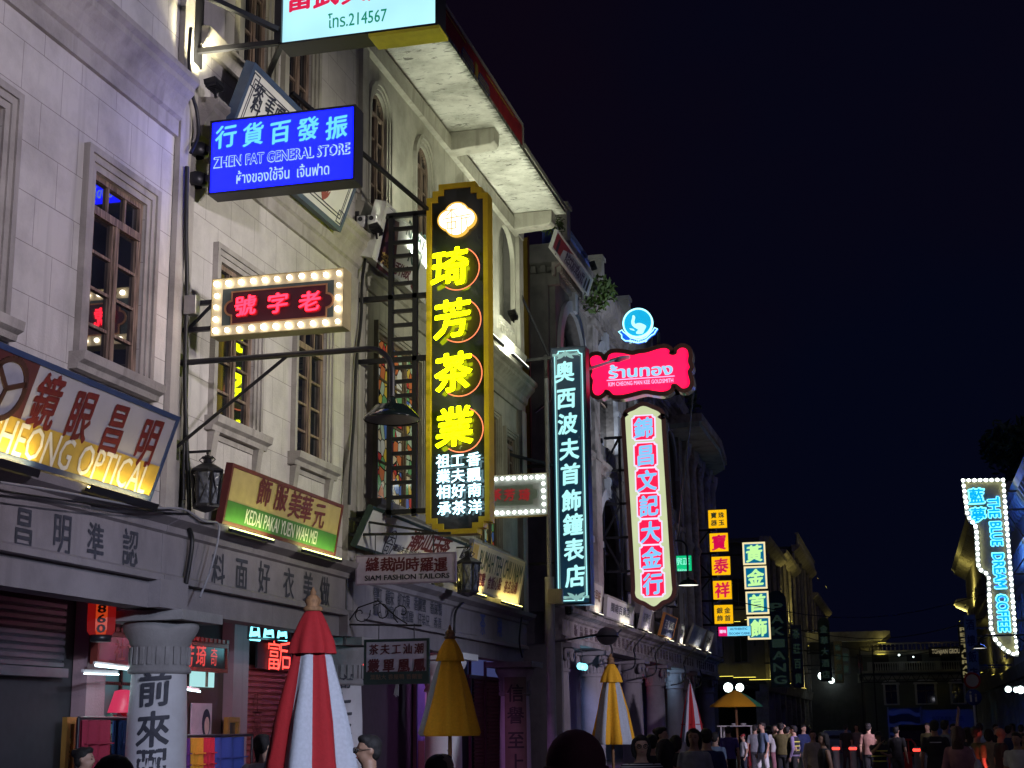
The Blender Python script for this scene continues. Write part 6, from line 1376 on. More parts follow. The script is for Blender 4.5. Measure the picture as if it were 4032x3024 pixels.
# tube lamps under it
def shop_tube(dx0,dx1,dy0,dy1,x,label,col=(.75,.92,1.),pw=4,r=.022):
    a,c=atX(dx0,dy0,x),atX(dx1,dy1,x); t=thing("tube_light",label,"tube light",(a+c)/2,"tube lights in the arcade"); b=MB(); b.tube([a,c],r,8); b.build("tube",emit("cool_tube",(.7,.92,1),5),t,local=False)
    b=MB(); b.bar(a+V((-.03,0,.04)),c+V((-.03,0,.04)),.04); b.build("holder",WHITEP,t,local=False)
    if pw: lamp("tube_lamp",'AREA',(a+c)/2+V((.04,0,-.03)),col,pw,t,(a+c)/2+V((.6,0,-1)),size=(c-a).length,sizey=.05)
shop_tube(207,286,1437,1446,XB+.5,"upper white tube under the left half of the dark nameboard",pw=9)
shop_tube(182,256,1455,1457,XB+.9,"lower thin white tube left of the lettered column",pw=0,r=.012)
shop_tube(388,432,1487,1494,XB+.6,"thin white tube right of the lettered column",pw=6,r=.015)
for (d0,d1,t0,t1,lb,ch_) in ((139,163,1549,1800,"gilt-framed dark board at the foot of the pink pier","茶莊"),(487,514,1549,1700,"gilt-framed dark board beside the red shutter","好茶")):
    f=thing("framed_board",lb,"board",(XB+.2,Yb((d0+d1)/2),1)); x=XB+.2; y0,y1=atX(d0,t0,x).y,atX(d1,t0,x).y; z1=atX(d0,t0,x).z; b=MB()
    for i in ((y0,y0+.1,.4,z1),(y1-.1,y1,.4,z1),(y0+.1,y1-.1,z1-.1,z1),(y0+.1,y1-.1,.4,.5)): b.box(x-.03,x+.05,*i)
    b.build("frame",mat("gilt_frame",(.4,.22,.05),.35,.4),f,local=False); b=MB(); b.box(x-.03,x-.002,y0+.1,y1-.1,.5,z1-.1); b.build("panel",mat("black_lacquer",0),f,local=False)
    m=MB(); [m.text(c_,(y0+y1)/2,z1-.5-.5*k,(y1-y0)*.55,.4,x+.003,0,.02,0,False,fr=lambda q:V((q.z,q.x,q.y))) for k,c_ in enumerate(ch_)]; m.v=[world_of(f).inverted()@v for v in m.v]; m.build("lettering",mat("gold_letters",0),f)
# red paper lantern with numerals
xl=-.95; p=atX(221,1302,xl); q=atX(221,1372,xl); r=.215
ln=thing("paper_lantern","red eight-ribbed paper lantern with black numerals hung under the arcade","lantern",(xl,p.y,q.z)); h=p.z-q.z+.12; aL=math.atan2(CAMP.y-p.y,CAMP.x-xl)-math.pi/8
b=MB(); b.lathe((0,0,0),[(r*.8,0),(r*1.0,.06),(r*1.02,.15),(r*1.02,h-.12),(r*.9,h)],8,smooth=False,mif=lambda j,i:1 if j in (0,4) else 0,a0=aL,a1=aL+2*math.pi); b.build("shade",[emit("red_paper_glow",(.6,.012,.01),.28),emit("orange_paper_glow",(.9,.08,.015),.5)],ln)
b=MB(); b.lathe((0,0,0),[(0,-.1),(r*.7,-.1),(r*.75,-.001),(0,0)],12); b.lathe((0,0,h),[(r*.8,0),(r*.7,.06),(0,.07)],12); b.tube([(0,0,h+.05),(0,0,ZM-.1-q.z)],.012,5); b.build("cap",BLACK,ln)
m=MB(); a=math.atan2(CAMP.y-p.y,CAMP.x-xl)
n_=V((math.cos(a),math.sin(a),0)); u_=V((-math.sin(a),math.cos(a),0))
for k,c_ in enumerate("8860"): m.text(c_,0,h-.08-.17*k*h/.7,.13,.13,r*1.04,0,.03,0,True,fr=lambda v:n_*v.z+u_*v.x+V((0,0,v.y)))
m.build("lettering",mat("black_letters",0),ln)
# neon over the red shutter
nn=thing("neon_sign","red neon characters over the red roller shutter","sign",(XB+.2,Yb(595,1415),3)); x=XB+.25; rn2=emit("red_neon_tube",(1.,.06,.04),3)
for c_,dx in (("富",592),("后",616),("記",655),("號",775)):
    p=atX(dx,1416,x); m=MB(); m.text(c_,p.y,p.z,.7,.62,x,0,.0,0,False,fr=lambda q:V((q.z,q.x,q.y))); m.v=[world_of(nn).inverted()@v for v in m.v]; m.build("neon_character",rn2,nn)
b=MB(); b.box(x-.08,x-.04,atX(560,1416,x).y,atX(680,1416,x).y,atX(590,1446,x).z,atX(590,1390,x).z); b.build("panel",mat("black_board",0),nn,local=False)
nb=thing("neon_sign","small cyan neon cups glowing under the arcade ceiling","sign",(-.6,20,3.4)); x=-1.15
cyn=emit("cyan_neon",(.2,.85,1.),2.6)
for k,(dx,dy,s) in enumerate(((551,1366,.34),(581,1363,.34),(610,1367,.34))):
    p=atX(dx,dy,x); b=MB(); b.tube([p+V((0,-s*.62,-s*.4)),p+V((0,-s*.42,s*.32)),p+V((0,s*.42,s*.32)),p+V((0,s*.62,-s*.4)),p+V((0,-s*.62,-s*.4))],.022,6); b.tube([p+V((0,-s*.2,-s*.1)),p+V((0,s*.2,-.02))],.05,6); b.build("neon_cup",cyn,nb,local=False)
b=MB(); a,c=atX(536,1378,x),atX(628,1382,x); b.bar(a,c,.04); b.bar(a,V((x,a.y,ZM-.1)),.02); b.bar(c,V((x,c.y,ZM-.1)),.02); b.build("frame",BLACK,nb,local=False)
lamp("neon_lamp",'POINT',atX(585,1378,x)+V((.2,0,-.15)),(.3,.85,1.),6,nb,size=.2)
# cloth rails
def cloth_rail(x,d0,d1,dy,items,label):
    a,c=atX(d0,dy,x),atX(d1,dy,x); z=(a.z+c.z)/2; t=thing("clothes_rail",label,"clothes rail",(x,(a.y+c.y)/2,0),"clothes rails in the arcade"); b=MB(); b.tube([(x,a.y,z),(x,c.y,z)],.025,8)
    for y in (a.y,c.y): b.tube([(x,y,0),(x,y,z)],.025,8)
    b.build("rail",BLACK,t,local=False)
    for k,(e0,e1,ln_,m,lb) in enumerate(items):
        y0,y1=atX(e0,dy,x).y,atX(e1,dy,x).y; b=MB(); n=12
        vs=[(x+.05*math.sin(j*1.3)+(.03 if i else 0),y0+(y1-y0)*j/n,z-.03-ln_*i) for j in range(n+1) for i in (0,1)]; b.add(vs,[(2*j,2*j+2,2*j+3,2*j+1) for j in range(n)],0,True)
        vs2=[V(v)+V((-.1,0,0)) for v in vs]; b.add(vs2,[(2*j,2*j+1,2*j+3,2*j+2) for j in range(n)],0,True); b.add([vs[0],vs[2*n],vs2[2*n],vs2[0]],[(0,1,2,3)])
        for g in (.3,.5): b.box(x+.07,x+.09,y0,y1,z-ln_*g-.02,z-ln_*g)
        tag(b.build("garment",m),lb,"garment",group="cloth hung on the arcade rails")
cloth_rail(-1.25,170,276,1551,[(178,238,1.2,fabric("crimson_cloth",(.3,.02,.05)),"crimson folded cloth on the left arcade rail"),(256,274,1.2,fabric("blue_cloth",(.02,.06,.2)),"dark blue cloth at the end of the left rail")],"clothes rail left of the lettered column")
cloth_rail(-1.0,396,545,1589,[(396,406,.9,fabric("violet_cloth",(.1,.03,.2)),"violet cloth next to the lettered column"),(412,436,.9,fabric("yellow_cloth",(.5,.3,.02)),"yellow folded cloth on the right arcade rail"),(440,460,.9,fabric("scarlet_cloth",(.4,.02,.04)),"scarlet cloth between the yellow and blue cloths"),(463,527,1.2,fabric("royal_cloth",(.02,.07,.3)),"wide royal blue cloth on the right arcade rail")],"clothes rail right of the lettered column")
# right part of the arcade
bx(1015,1081,1417,1462,emit("violet_glass_dim",(.1,.12,.35),.35),"fanlight",sw,x=XB+.05)
b=MB(); x=XB+.1
for d in (1015,1048,1081): y=atX(d,1440,x).y; b.box(x-.04,x+.04,y-.04,y+.04,0,ZM-.2)
z=atX(1050,1464,x).z; b.box(x-.04,x+.04,atX(1011,1440,x).y,atX(1085,1440,x).y,z-.06,z+.04); b.build("door_frame",mat("plum_timber",(.12,.03,.06),.5),sw,local=False)
bn_=thing("banner","narrow blue and maroon hanging banner beside the white column","banner",(XB+.4,Yb(912),2))
x=XB+.3; y0,y1=atX(902,1500,x).y,atX(918,1500,x).y; b=MB(); b.box(x-.03,x,y0,y1,.4,3.2); b.build("cloth",mat("blue_violet_banner",(.07,.05,.2),.7),bn_,local=False); b=MB(); b.box(x+.002,x+.01,y0+.05,y1-.05,.6,1.5); b.build("panel",mat("maroon_panel",0),bn_,local=False); b=MB(); b.tube([(x-.02,y0-.1,3.24),(x-.02,y1+.1,3.24)],.03,8); b.build("rod",BLACK,bn_,local=False)
rl_=thing("paper_lantern","red paper lantern beside the grey steel pole","lantern",atX(1152,1400,-1.5),"far red lanterns"); b=MB(); b.lathe((0,0,0),[(.1,-.3),(.3,-.2),(.34,0),(.3,.2),(.1,.3)],12); b.build("shade",emit("red_paper_glow",0),rl_); b=MB(); b.tube([(0,0,.3),(0,0,.75)],.015,5); b.lathe((0,0,0),[(0,.28),(.12,.29),(.1,.36),(0,.36)],10); b.build("cap",BLACK,rl_)
# ---- far arcade of the carved building: back wall and small lights
b=MB(); b.box(-4.2,-4,Y4+.3,87.3,0,4.35); b.build("back_wall",plaster("blue_dim_wall",(.16,.17,.24),(.08,.08,.12)),b4,local=False)
for (dx,dy,r,m,lb) in ((1258,1440,.2,cyn,"cyan shop light under the near end of the carved arcade"),(1428,1467,.13,emit("cool_globe",(.7,1,1),6),"white-cyan globe between the carved arcade columns")):
    p=atX(dx,dy,-.1 if r>.15 else -.9); t=thing("globe_lamp",lb,"lamp",p,"small lamps in the far arcade"); b=MB()
    if r>.15: [b.ball((0,k*.42,0),(r*.5,r,r*.6),10) for k in (-1,0,1)]
    else: b.ball((0,0,0),r,12)
    b.build("globe",m,t); b=MB(); b.tube([(0,0,.05),(0,0,4.35-p.z)],.015,6); b.build("rod",BLACK,t); lamp("globe_light",'POINT',p+V((.3,0,-.1)),(.35,.6,1.),14,t,size=.2)
for (dx,dy,x,lb) in ((1371,1462,-1.2,"thin red light behind the carved columns"),(1427,1481,-1.2,"short red light below the cyan globe")):
    p=atX(dx,dy,x); t=thing("light_strip",lb,"lamp",p,"small lamps in the far arcade"); b=MB(); b.box(-.05,.05,-.05,.05,-.35,.35); b.build("tube",emit("red_neon_tube",0),t); b=MB(); b.box(-.1,-.051,-.06,.06,-.4,.4); b.bar((-.08,0,.4),(-.08,0,4.35-p.z),.03); b.build("housing",BLACK,t)
# ---- grey steel pole with a control box and the half-round lamp
p=atY(1183,1010,41.); t=thing("utility_pole","tall grey steel pole standing between the tea house and the carved building","pole",(p.x,41,0))
b=MB(); b.tube([(0,0,.1),(0,0,5.9)],.13,14); b.tube([(0,0,5.9),(0,0,11.6)],.06,10); b.build("shaft",GREY,t); b=MB(); b.lathe((0,0,0),[(.3,0),(.3,.1),(.16,.14)],14); b.build("base",GREY,t)
b=MB(); zz=atY(1187,1290,41).z; b.box(.0,.42,-.3,-.14,zz-.2,zz+.2); [b.box(.02+k*.05,.04+k*.05,-.32,-.301,zz-.18,zz+.18) for k in range(8)]; b.build("control_box",mat("cream_box",(.45,.42,.36),.5),t)
p=atY(1312,1374,44.); t=thing("wall_lamp","pale grey two-part globe wall lamp at the corner of the carved entablature","lamp",p); b=MB(); b.ball((0,0,0),(.32,.32,.27),18); b.build("globe",mat("grey_globe",(.36,.36,.33),.4),t); b=MB(); b.lathe((0,0,-.02),[(.33,-.02),(.345,0),(.33,.03)],24); b.bar((-.3,.1,.05),(-p.x+.2,3.2,.1),.06); b.build("bracket",BLACK,t)
p=atY(1350,772,48.2); q=atY(1268,798,43.); t=thing("street_lamp","slim grey street lamp head reaching across the pink sign","street lamp",q); b=MB(); b.tube([(0,0,0),p*.75+q*.25-q],.05,8); b.bar((0,.0,0),(-q.x,1.,-1.0),.06); b.build("arm",STEEL,t); b=MB(); a=p*.7+q*.3-q; c=p-q; b.bar(a,c,.36,0,.12); b.build("lamp_head",mat("pale_lamp_head",(.75,.7,.75),.4),t,bevel=.03)
b=MB(); b.bar(a+V((0,-.05,-.062)),c+V((0,-.05,-.062)),.3,0,.01); b.build("lens",mat("frosted_lens",(.7,.65,.72),.3),t)
# ---- cables
def cable(pts,r,label,m=CABLE,group="black cables on the facades",name="cable"):
    P=[V(p) for p in pts]; out=[]
    for i in range(len(P)-1):
        p0,p1,p2,p3=P[max(i-1,0)],P[i],P[i+1],P[min(i+2,len(P)-1)]
        for k in range(5): s=k/5; out.append(.5*((2*p1)+(p2-p0)*s+(2*p0-5*p1+4*p2-p3)*s*s+(3*p1-p0-3*p2+p3)*s**3))
    out.append(P[-1]); b=MB(); b.tube(out,r,6); tag(b.build(name,m),label,"cable",group)
cx=lambda l,x=.16:[atX(a,b_,x) for a,b_ in l]
cable(cx([(412,60),(408,130),(416,205),(425,240),(428,290),(412,330)],.2),.028,"thick black cable beside the corner floodlight above the blue sign")
cable(cx([(404,360),(402,500),(404,620),(400,780),(401,900),(405,1000),(409,1090),(405,1130),(415,1170),(402,1260)]),.035,"long black cable down the corner pilaster from the blue sign")
cable(cx([(406,610),(403,700),(404,800),(398,950),(396,1080)],.13),.025,"thinner black cable beside the pilaster behind the bulb sign")
cable(cx([(795,530),(783,600),(780,690),(770,780),(765,900),(758,1000),(754,1090)],.2),.032,"black cable wandering down between the cream shophouse and tea house")
cable(cx([(0,1042),(120,1060),(250,1085),(330,1097),(395,1100),(440,1125),(470,1130),(472,1160),(455,1230),(432,1290)],.4),.018,"pale grey cable looping along the ledge under the optical signboard",mat("grey_cable",(.25,.25,.27),.5),"grey cables on the ledge")
cable(cx([(0,1060),(150,1082),(330,1105),(420,1110)],.37),.012,"thin dark cable along the ledge under the optical signboard")
cable(cx([(1012,1292),(985,1320),(981,1370),(975,1400)],.15),.03,"black cable running down from the second lantern")
cable(cx([(1130,1310),(1122,1380),(1128,1420)],.2),.025,"black cable at the end corner of the tea house ledge")
for k,(dx) in enumerate((1312,1362,1408,1470,1505)):
    s_=(dx-1312)*.28; cable(cx([(dx+30,1360+s_*.95),(dx+8,1385+s_),(dx+10,1405+s_),(dx+6,1428+s_),(dx-20,1436+s_)],.5),.03,("first","second","third","fourth","last")[k]+" black cable drooping over the carved entablature, counted from the near end",group="cables over the carved entablature")
# ---- plants on the parapet of the carved building
def leafy(p,r,n,label,m,name="plant",seed=1,tr=None,flat=1.):
    rd=random.Random(seed); t=thing(name,label,"plant" if name=="plant" else "tree",p); b=MB()
    for k in range(n):
        d=V((rd.gauss(0,1),rd.gauss(0,1),rd.gauss(0,.7)*flat)).normalized()*r*rd.uniform(.25,1)**.6; c=d+V((0,0,r*.9)); s=r*rd.uniform(.12,.24); u=V((rd.gauss(0,1),rd.gauss(0,1),rd.gauss(0,1))).normalized(); w_=u.orthogonal().normalized()
        b.add([c-u*s,c+w_*s*.45,c+u*s,c-w_*s*.45],[(0,1,2,3)])
    b.build("leaves",m,t); b=MB(); [b.tube([(0,0,-.05),(r*.3*math.cos(k*2.1),r*.3*math.sin(k*2.1),r*.5),(r*.6*math.cos(k*2.1+.3),r*.6*math.sin(k*2.1+.3),r*1.1)],.02*max(1,r),5,r1=.006) for k in range(4)]; b.build("stems",mat("stem_brown",(.06,.04,.02),.8),t)
    return t
LEAF=mat("leaf_green",(.07,.12,.02),.6,0,.4,9,0); LEAFD=mat("dark_leaf",(.03,.06,.025),.6,0,.4,3,0)
P1=atX(1196,512,.5); leafy(P1,.42,170,"small lit fern on the cornice corner left of the red and white board",LEAF,seed=3)
P2=atX(1288,655,.62); leafy(P2-V((0,0,.3)),.75,320,"bushy lit fern on the parapet right of the red and white board",LEAF,seed=4)
flood((.75,P1.y-.9,17.75),(.45,P1.y+.2,19),22,(1.,1.,.55),"parapet floodlight lighting the small fern",group="parapet floodlights",cone=100)
flood((.75,P2.y-1.1,17.75),(.5,P2.y,18.8),30,(1.,1.,.55),"parapet floodlight lighting the bushy fern",group="parapet floodlights",cone=100)
P3=atX(1478,905,.4); leafy(P3,.9,200,"thin sapling growing from the ledge beside the angular eave",LEAFD,seed=6)
P4=atX(2196,975,XR+.6); tr=leafy(V((P4.x,P4.y,P4.z-1.6)),2.0,900,"dark fig tree sprouting from the roof of the right-hand white house",LEAFD,"tree",9,flat=.7)
# ---- lights inside the arched loggia
for k,y in enumerate(ys[:3]):
    t=thing("floodlight",("nearest","second","third")[k]+" uplight on the sill of the carved building's upper arches","floodlight",(-.2,y+3.9,12.25),"loggia uplights"); b=MB(); b.box(-.1,.1,-.15,.15,-.05,.08); b.build("housing",BLACK,t); b=MB(); b.quad((-.08,-.12,.084),(.08,-.12,.084),(.08,.12,.084),(-.08,.12,.084)); b.build("lens",emit("flood_lens",0),t)
    lamp("flood_lamp",'AREA',(-.2,y+3.9,12.36),(.8,.88,1.),26,t,(-.1,y+4.6,15),size=.15)
# warm washes on far ledges
def ledge_wash(p,power,label,aim=(0,0,1),L=1.2,ax=(1,0,0)):
    t=thing("ledge_light",label,"strip light",p,"yellow ledge lights down the street"); a=V(ax)*L/2; b=MB(); b.bar(-a,a,.1); b.build("housing",BLACK,t); b=MB(); b.bar(-a+V((0,0,.06)),a+V((0,0,.06)),.05,0,.03); b.build("diffuser",emit("yellow_ledge_glow",(1.,.85,.12),2.5),t)
    lamp("ledge_lamp",'AREA',V(p)+V((0,0,.12)),(1.,.86,.22),power,t,V(p)+V(aim),size=L,sizey=.08)
YF=109.7
for k,(dx,dy) in enumerate(((1560,1463),(1608,1465),(1643,1470),(1672,1470))):
    ledge_wash(atY(dx,dy,YF-.25),.9,("first","second","third","fourth")[k]+" yellow strip lighting the side wall behind the open parasol",(0,.25,1),1.6)
for k,(dx,dy,pw) in enumerate(((1578,1345,18),(1630,1340,18))): ledge_wash(atY(dx,dy,YF-.25),pw*.05,("left","right")[k]+" upper yellow strip on the side wall behind the lit squares",(0,.25,1),1.4)
for k,(dx,dy,pw) in enumerate(((1697,1330,90),(1712,1345,90),(1765,1455,45),(1797,1460,110),(1812,1468,110),(1828,1472,90))):
    ledge_wash(atX(dx,dy,XF+.35),pw,"far ledge light number %d along the left row from the green sign"%(k+1) if False else ("light under the far eave just right of the dark green sign","second light under the far eave right of the dark green sign","ledge light left of the far teal board","ledge light under the narrow tan sign","ledge light between the tan and panelled signs","last ledge light of the left row")[k],(-.2,0,1),2.,(0,1,0))
for k,(dx,dy,pw) in enumerate(((1768,1238,120),(1785,1255,120))): ledge_wash(atX(dx,dy+14,XF+.1),pw,("near","far")[k]+" light behind the roof balustrade on the left row",(-.1,0,1),2.5,(0,1,0))
for k,(dx,dy,pw) in enumerate(((2072,1345,300),(2085,1310,260),(2120,1455,20),(2145,1460,30))): ledge_wash(atX(dx,dy,XR-.9),pw,("light below the bracketed eave on the right row","second light below the bracketed eave on the right row","ledge light behind the grey sign on the right","bright ledge light under the coffee sign")[k],(.15,0,1),2.,(0,1,0))
for k,(dx,dy,yy) in enumerate(((1903,1395,YE-1),(1905,1370,YE-1))): ledge_wash(atY(dx,dy+20,YE-1.),3,("lower","upper")[k]+" yellow light at the left corner of the closing house",(0,.5,1),.8)
# street globes
for k,(dx,dy,yy,r) in enumerate(((1573,1485,100,.3),(1598,1485,100,.26),(1775,1460,150,.35),(1796,1470,160,.3),(1817,1476,170,.3),(1942,1415,158,.09),(2178,1489,72,.14),(2195,1490,66,.11),(2205,1490,64,.15),(1973,1419,159,.07))):
    p=atY(dx,dy,yy); t=thing("globe_lamp",("white globe lamp left above the open parasol","white globe lamp right above the open parasol","first globe along the far left ledge","second globe along the far left ledge","last globe along the far left ledge","lamp at the corner of the closing house","left globe under the right-hand arcade","middle globe under the right-hand arcade","rightmost globe under the right-hand arcade","small balcony lamp on the closing house")[k],"lamp",p,"white globe lamps down the street"); b=MB(); b.ball((0,0,0),r,12); b.build("globe",emit("globe_white",(.8,1.,.95),6),t)
    b=MB(); xw=(XR if dx>2100 else XF) if yy<156 or yy>161 else p.x; b.bar((0,0,r*.8),(xw-p.x if yy not in (100,) else 0,(YE-yy if 156<yy<161 else (YF-yy if yy==100 else 0)),r*.9),.05); b.build("bracket",BLACK,t)
    if yy<120: lamp("globe_light",'POINT',p+V((0,-.4,0)),(.8,1,1),5,t,size=r)
# ================================================================ PEOPLE
def loft(b,rings,n=14,mi=0):
    vs=[]
    for (cx,cy,cz,rx,ry) in rings:
        for j in range(n): a=2*math.pi*j/n; vs.append(V((cx+rx*math.cos(a),cy+ry*math.sin(a),cz)))
    k=len(rings); b.add(vs,[(i*n+j,i*n+(j+1)%n,(i+1)*n+(j+1)%n,(i+1)*n+j) for i in range(k-1) for j in range(n)]+[list(range(n))[::-1],list(range((k-1)*n,k*n))],mi,True)
def limb(b,pts,rs):
    b.tube(pts,list(rs),10)
    for p,r in zip(pts,rs): b.ball(p,r,10)
def fuse(b,name,m,parent,vox,it=3):
    """melt the overlapping shapes into one continuous skin"""
    me=bpy.data.meshes.new(name); me.from_pydata([tuple(v) for v in b.v],[],b.f); o=bpy.data.objects.new(name,me); COL.objects.link(o)
    r=o.modifiers.new("r",'REMESH'); r.mode='VOXEL'; r.voxel_size=vox; s=o.modifiers.new("s",'SMOOTH'); s.iterations=it; s.factor=.5
    dg=bpy.context.evaluated_depsgraph_get(); m2=bpy.data.meshes.new_from_object(o.evaluated_get(dg)); bpy.data.objects.remove(o); bpy.data.meshes.remove(me)
    for p in m2.polygons: p.use_smooth=True
    m2.materials.clear(); m2.materials.append(m); m2.name=name; return link(bpy.data.objects.new(name,m2),parent)
SKIN=[mat("skin_light",(.42,.25,.18),.55,0,.06,20,.02),mat("skin_tan",(.32,.18,.12),.55,0,.06,20,.02)]
HAIR=mat("black_hair",(.012,.009,.009),.75,0,.4,40,.3); HAIRB=mat("brown_hair",(.06,.022,.014),.5,0,.4,40,.3)
def cloth(name,col): return mat(name,col,.85,0,.15,14,.25)
def stripes(name,a,c,n=38):
    if name in MATS: return MATS[name]
    m,t,b=_nodes(name); N=t.nodes; L=t.links; b.inputs["Roughness"].default_value=.85; tc=N.new("ShaderNodeTexCoord"); sp=N.new("ShaderNodeSeparateXYZ"); L.new(tc.outputs["Object"],sp.inputs[0])
    mu=N.new("ShaderNodeMath"); mu.operation='MULTIPLY'; mu.inputs[1].default_value=n; L.new(sp.outputs["Z"],mu.inputs[0]); fr=N.new("ShaderNodeMath"); fr.operation='FRACT'; L.new(mu.outputs[0],fr.inputs[0]); gt=N.new("ShaderNodeMath"); gt.operation='GREATER_THAN'; gt.inputs[1].default_value=.62; L.new(fr.outputs[0],gt.inputs[0])
    mx=N.new("ShaderNodeMixRGB"); mx.inputs[1].default_value=a+(1,); mx.inputs[2].default_value=c+(1,); L.new(gt.outputs[0],mx.inputs[0]); L.new(mx.outputs[0],b.inputs["Base Color"]); MATS[name]=m; return m
PG="people in the street"
def person(cx,top,hd,face,label,shirt,pants,hair="short",hm=None,skin=0,female=False,pose=None,sleeve="short",shorts=False,extras=(),t=None,H=None,bend=0.,off=False):
    t=t or .235*FPX/(hd*DS); p=CAMP+ray(cx,top)*t; H=H or min(1.87,max(1.5,p.z)); d=V((CAMP.x-p.x,CAMP.y-p.y)).normalized()
    yaw=math.atan2(d.y,d.x)-math.pi/2+math.radians(face)
    o=thing("person",label,"person",(p.x,p.y,0),PG,rz=yaw); S=H; sh=.1 if female else .114; vox=.014 if t<45 else .02
    P=lambda x,y,z:V((x*S,y*S+max(0,z-.5)*bend*S,z*S)); b=MB(); k=.93 if female else 1.
    tor=[(.49,.07,.06),(.53,.09,.066),(.57,.088*k,.064),(.62,.078*k,.056),(.69,.09*k,.062),(.755,.102*k,.062),(.795,.1*k,.052),(.82,.066*k,.042),(.845,.036,.036),(.885,.034,.036)]
    loft(b,[(0,P(0,0,z).y,z*S,rx*S,ry*S) for z,rx,ry in tor])
    pose=pose or {}; arms={}
    for s,nm in ((-1,'L'),(1,'R')):
        e,w_=pose.get(nm,((s*(sh+.03),-.02,.63),(s*(sh+.035),.03,.485))); a=P(s*sh*.93,0,.79); e,w_=P(*e),P(*w_); arms[nm]=(a,e,w_)
        limb(b,[a,e],[.031*S,.024*S]); limb(b,[e,w_],[.024*S,.016*S])
        f=(w_-e).normalized(); sd=f.cross(V((0,1,0))).normalized() if abs(f.y)<.9 else V((1,0,0)); up=f.cross(sd); c=w_+f*.028*S
        limb(b,[w_,w_+f*.045*S],[.014*S,.02*S])
        for q,(of,ln) in enumerate(((-.018,.036),(-.006,.044),(.006,.042),(.018,.033))): r0=w_+f*.045*S+up*of*S; limb(b,[r0,r0+f*ln*.55*S+sd*.004*S,r0+f*ln*S+sd*.014*S],[.0062*S,.0058*S,.005*S])
        th=w_+f*.015*S-up*.018*S; limb(b,[th,th+f*.022*S-up*.016*S,th+f*.04*S-up*.018*S+sd*.01*S],[.0072*S,.0065*S,.0055*S])
    st=pose.get('step',.02)
    for s in (-1,1):
        hp,kn,an=P(s*.045,0,.5),P(s*.05,.02+s*st,.28),P(s*.052,s*st*2-.01,.045); limb(b,[hp,kn],[.054*S,.035*S]); limb(b,[kn,(kn*.55+an*.45),an],[.033*S,.033*S,.021*S]); b.ball(an+V((0,.032*S,-.025*S)),(.026*S,.065*S,.02*S),10)
    tilt=pose.get('tilt',0.); hc=P(pose.get('lean',0.),.006,.935)
    b.ball(hc+V((0,-.004*S,.012*S)),(.046*S,.056*S,.053*S),16); b.ball(hc+V((0,.012*S,-.025*S)),(.037*S,.043*S,.042*S),14); b.ball(hc+V((0,.03*S,-.048*S)),(.018*S,.016*S,.014*S),10)
    b.ball(hc+V((0,.058*S,-.012*S)),(.0085*S,.011*S,.012*S),8); limb(b,[hc+V((0,.053*S,.006*S)),hc+V((0,.06*S,-.008*S))],[.006*S,.008*S])
    for s in (-1,1): b.ball(hc+V((s*.046*S,-.004*S,-.006*S)),(.007*S,.011*S,.017*S),8); b.ball(hc+V((s*.021*S,.046*S,.012*S)),(.013*S,.008*S,.006*S),8)
    sk=SKIN[skin]; fuse(b,"body",sk,o,vox)
    # clothes
    if shirt:
        b=MB(); g=1.1; lo=pose.get('hem',.5)
        loft(b,[(0,P(0,0,z).y,z*S,(rx*g+.006)*S,(ry*g+.008)*S) for z,rx,ry in ([(lo,.096,.072)] if not off else [(lo,.1,.075)])+[q for q in tor if q[0]>lo+.02 and q[0]<(.80 if off else .83)]+([(.832,.052,.046)] if not off else [])])
        if not off:
            for nm in ('L','R'):
                a,e,w_=arms[nm]; q=e if sleeve=="long" else a+(e-a)*(.62 if sleeve=="short" else .05)
                if sleeve!="none": limb(b,[a,q],[.04*S,.036*S])
                if sleeve=="long": limb(b,[e,e+(w_-e)*.9],[.033*S,.025*S])
        fuse(b,"shirt",shirt,o,vox*1.1,5)
    if pants:
        b=MB(); loft(b,[(0,0,z*S,rx*S,ry*S) for z,rx,ry in ((.46,.092,.072),(.5,.097,.074),(.54,.097,.073),(.575,.09,.066))])
        if pants[1]=="skirt": loft(b,[(0,0,.3*S,.14*S,.11*S),(0,0,.42*S,.115*S,.09*S),(0,0,.5*S,.098*S,.075*S)])
        else:
            for s in (-1,1):
                hp,kn,an=P(s*.047,0,.49),P(s*.051,.02+s*st,.28),P(s*.053,s*st*2-.01,.06); limb(b,[hp,kn],[.06*S,.046*S if shorts else .042*S])
                if not shorts: limb(b,[kn,an],[.042*S,.034*S])
        fuse(b,"trousers" if pants[1]!="skirt" else "skirt",pants[0],o,vox*1.1,4)
    # hair
    hm=hm or HAIR
    if hair!="bald":
        b=MB(); b.ball(hc+V((0,-.014*S,.024*S)),(.052*S,.056*S,.05*S),16); b.ball(hc+V((0,-.03*S,-.005*S)),(.047*S,.036*S,.045*S),14)
        b.ball(hc+V((0,.02*S,.052*S)),(.04*S,.032*S,.022*S),12)
        if hair in("bob","long"):
            for s in (-1,1): limb(b,[hc+V((s*.042*S,-.008*S,.03*S)),hc+V((s*.05*S,-.008*S,-.02*S)),hc+V((s*.044*S,-.01*S,-.058*S))],[.02*S,.02*S,.016*S])
            limb(b,[hc+V((0,-.03*S,0)),hc+V((0,-.035*S,-.06*S))],[.045*S,.042*S])
        if hair=="long": loft(b,[(hc.x,hc.y-.045*S,hc.z-.19*S,.03*S,.014*S),(hc.x,hc.y-.046*S,hc.z-.13*S,.055*S,.022*S),(hc.x,hc.y-.04*S,hc.z-.05*S,.055*S,.034*S),(hc.x,hc.y-.03*S,hc.z,.05*S,.04*S)])
        if hair=="bun": b.ball(hc+V((0,-.062*S,.035*S)),.026*S,12)
        if hair=="pony": limb(b,[hc+V((0,-.058*S,.02*S)),hc+V((0,-.085*S,-.02*S)),hc+V((0,-.075*S,-.09*S))],[.018*S,.022*S,.01*S])
        fuse(b,"hair",hm,o,vox*.9,3)
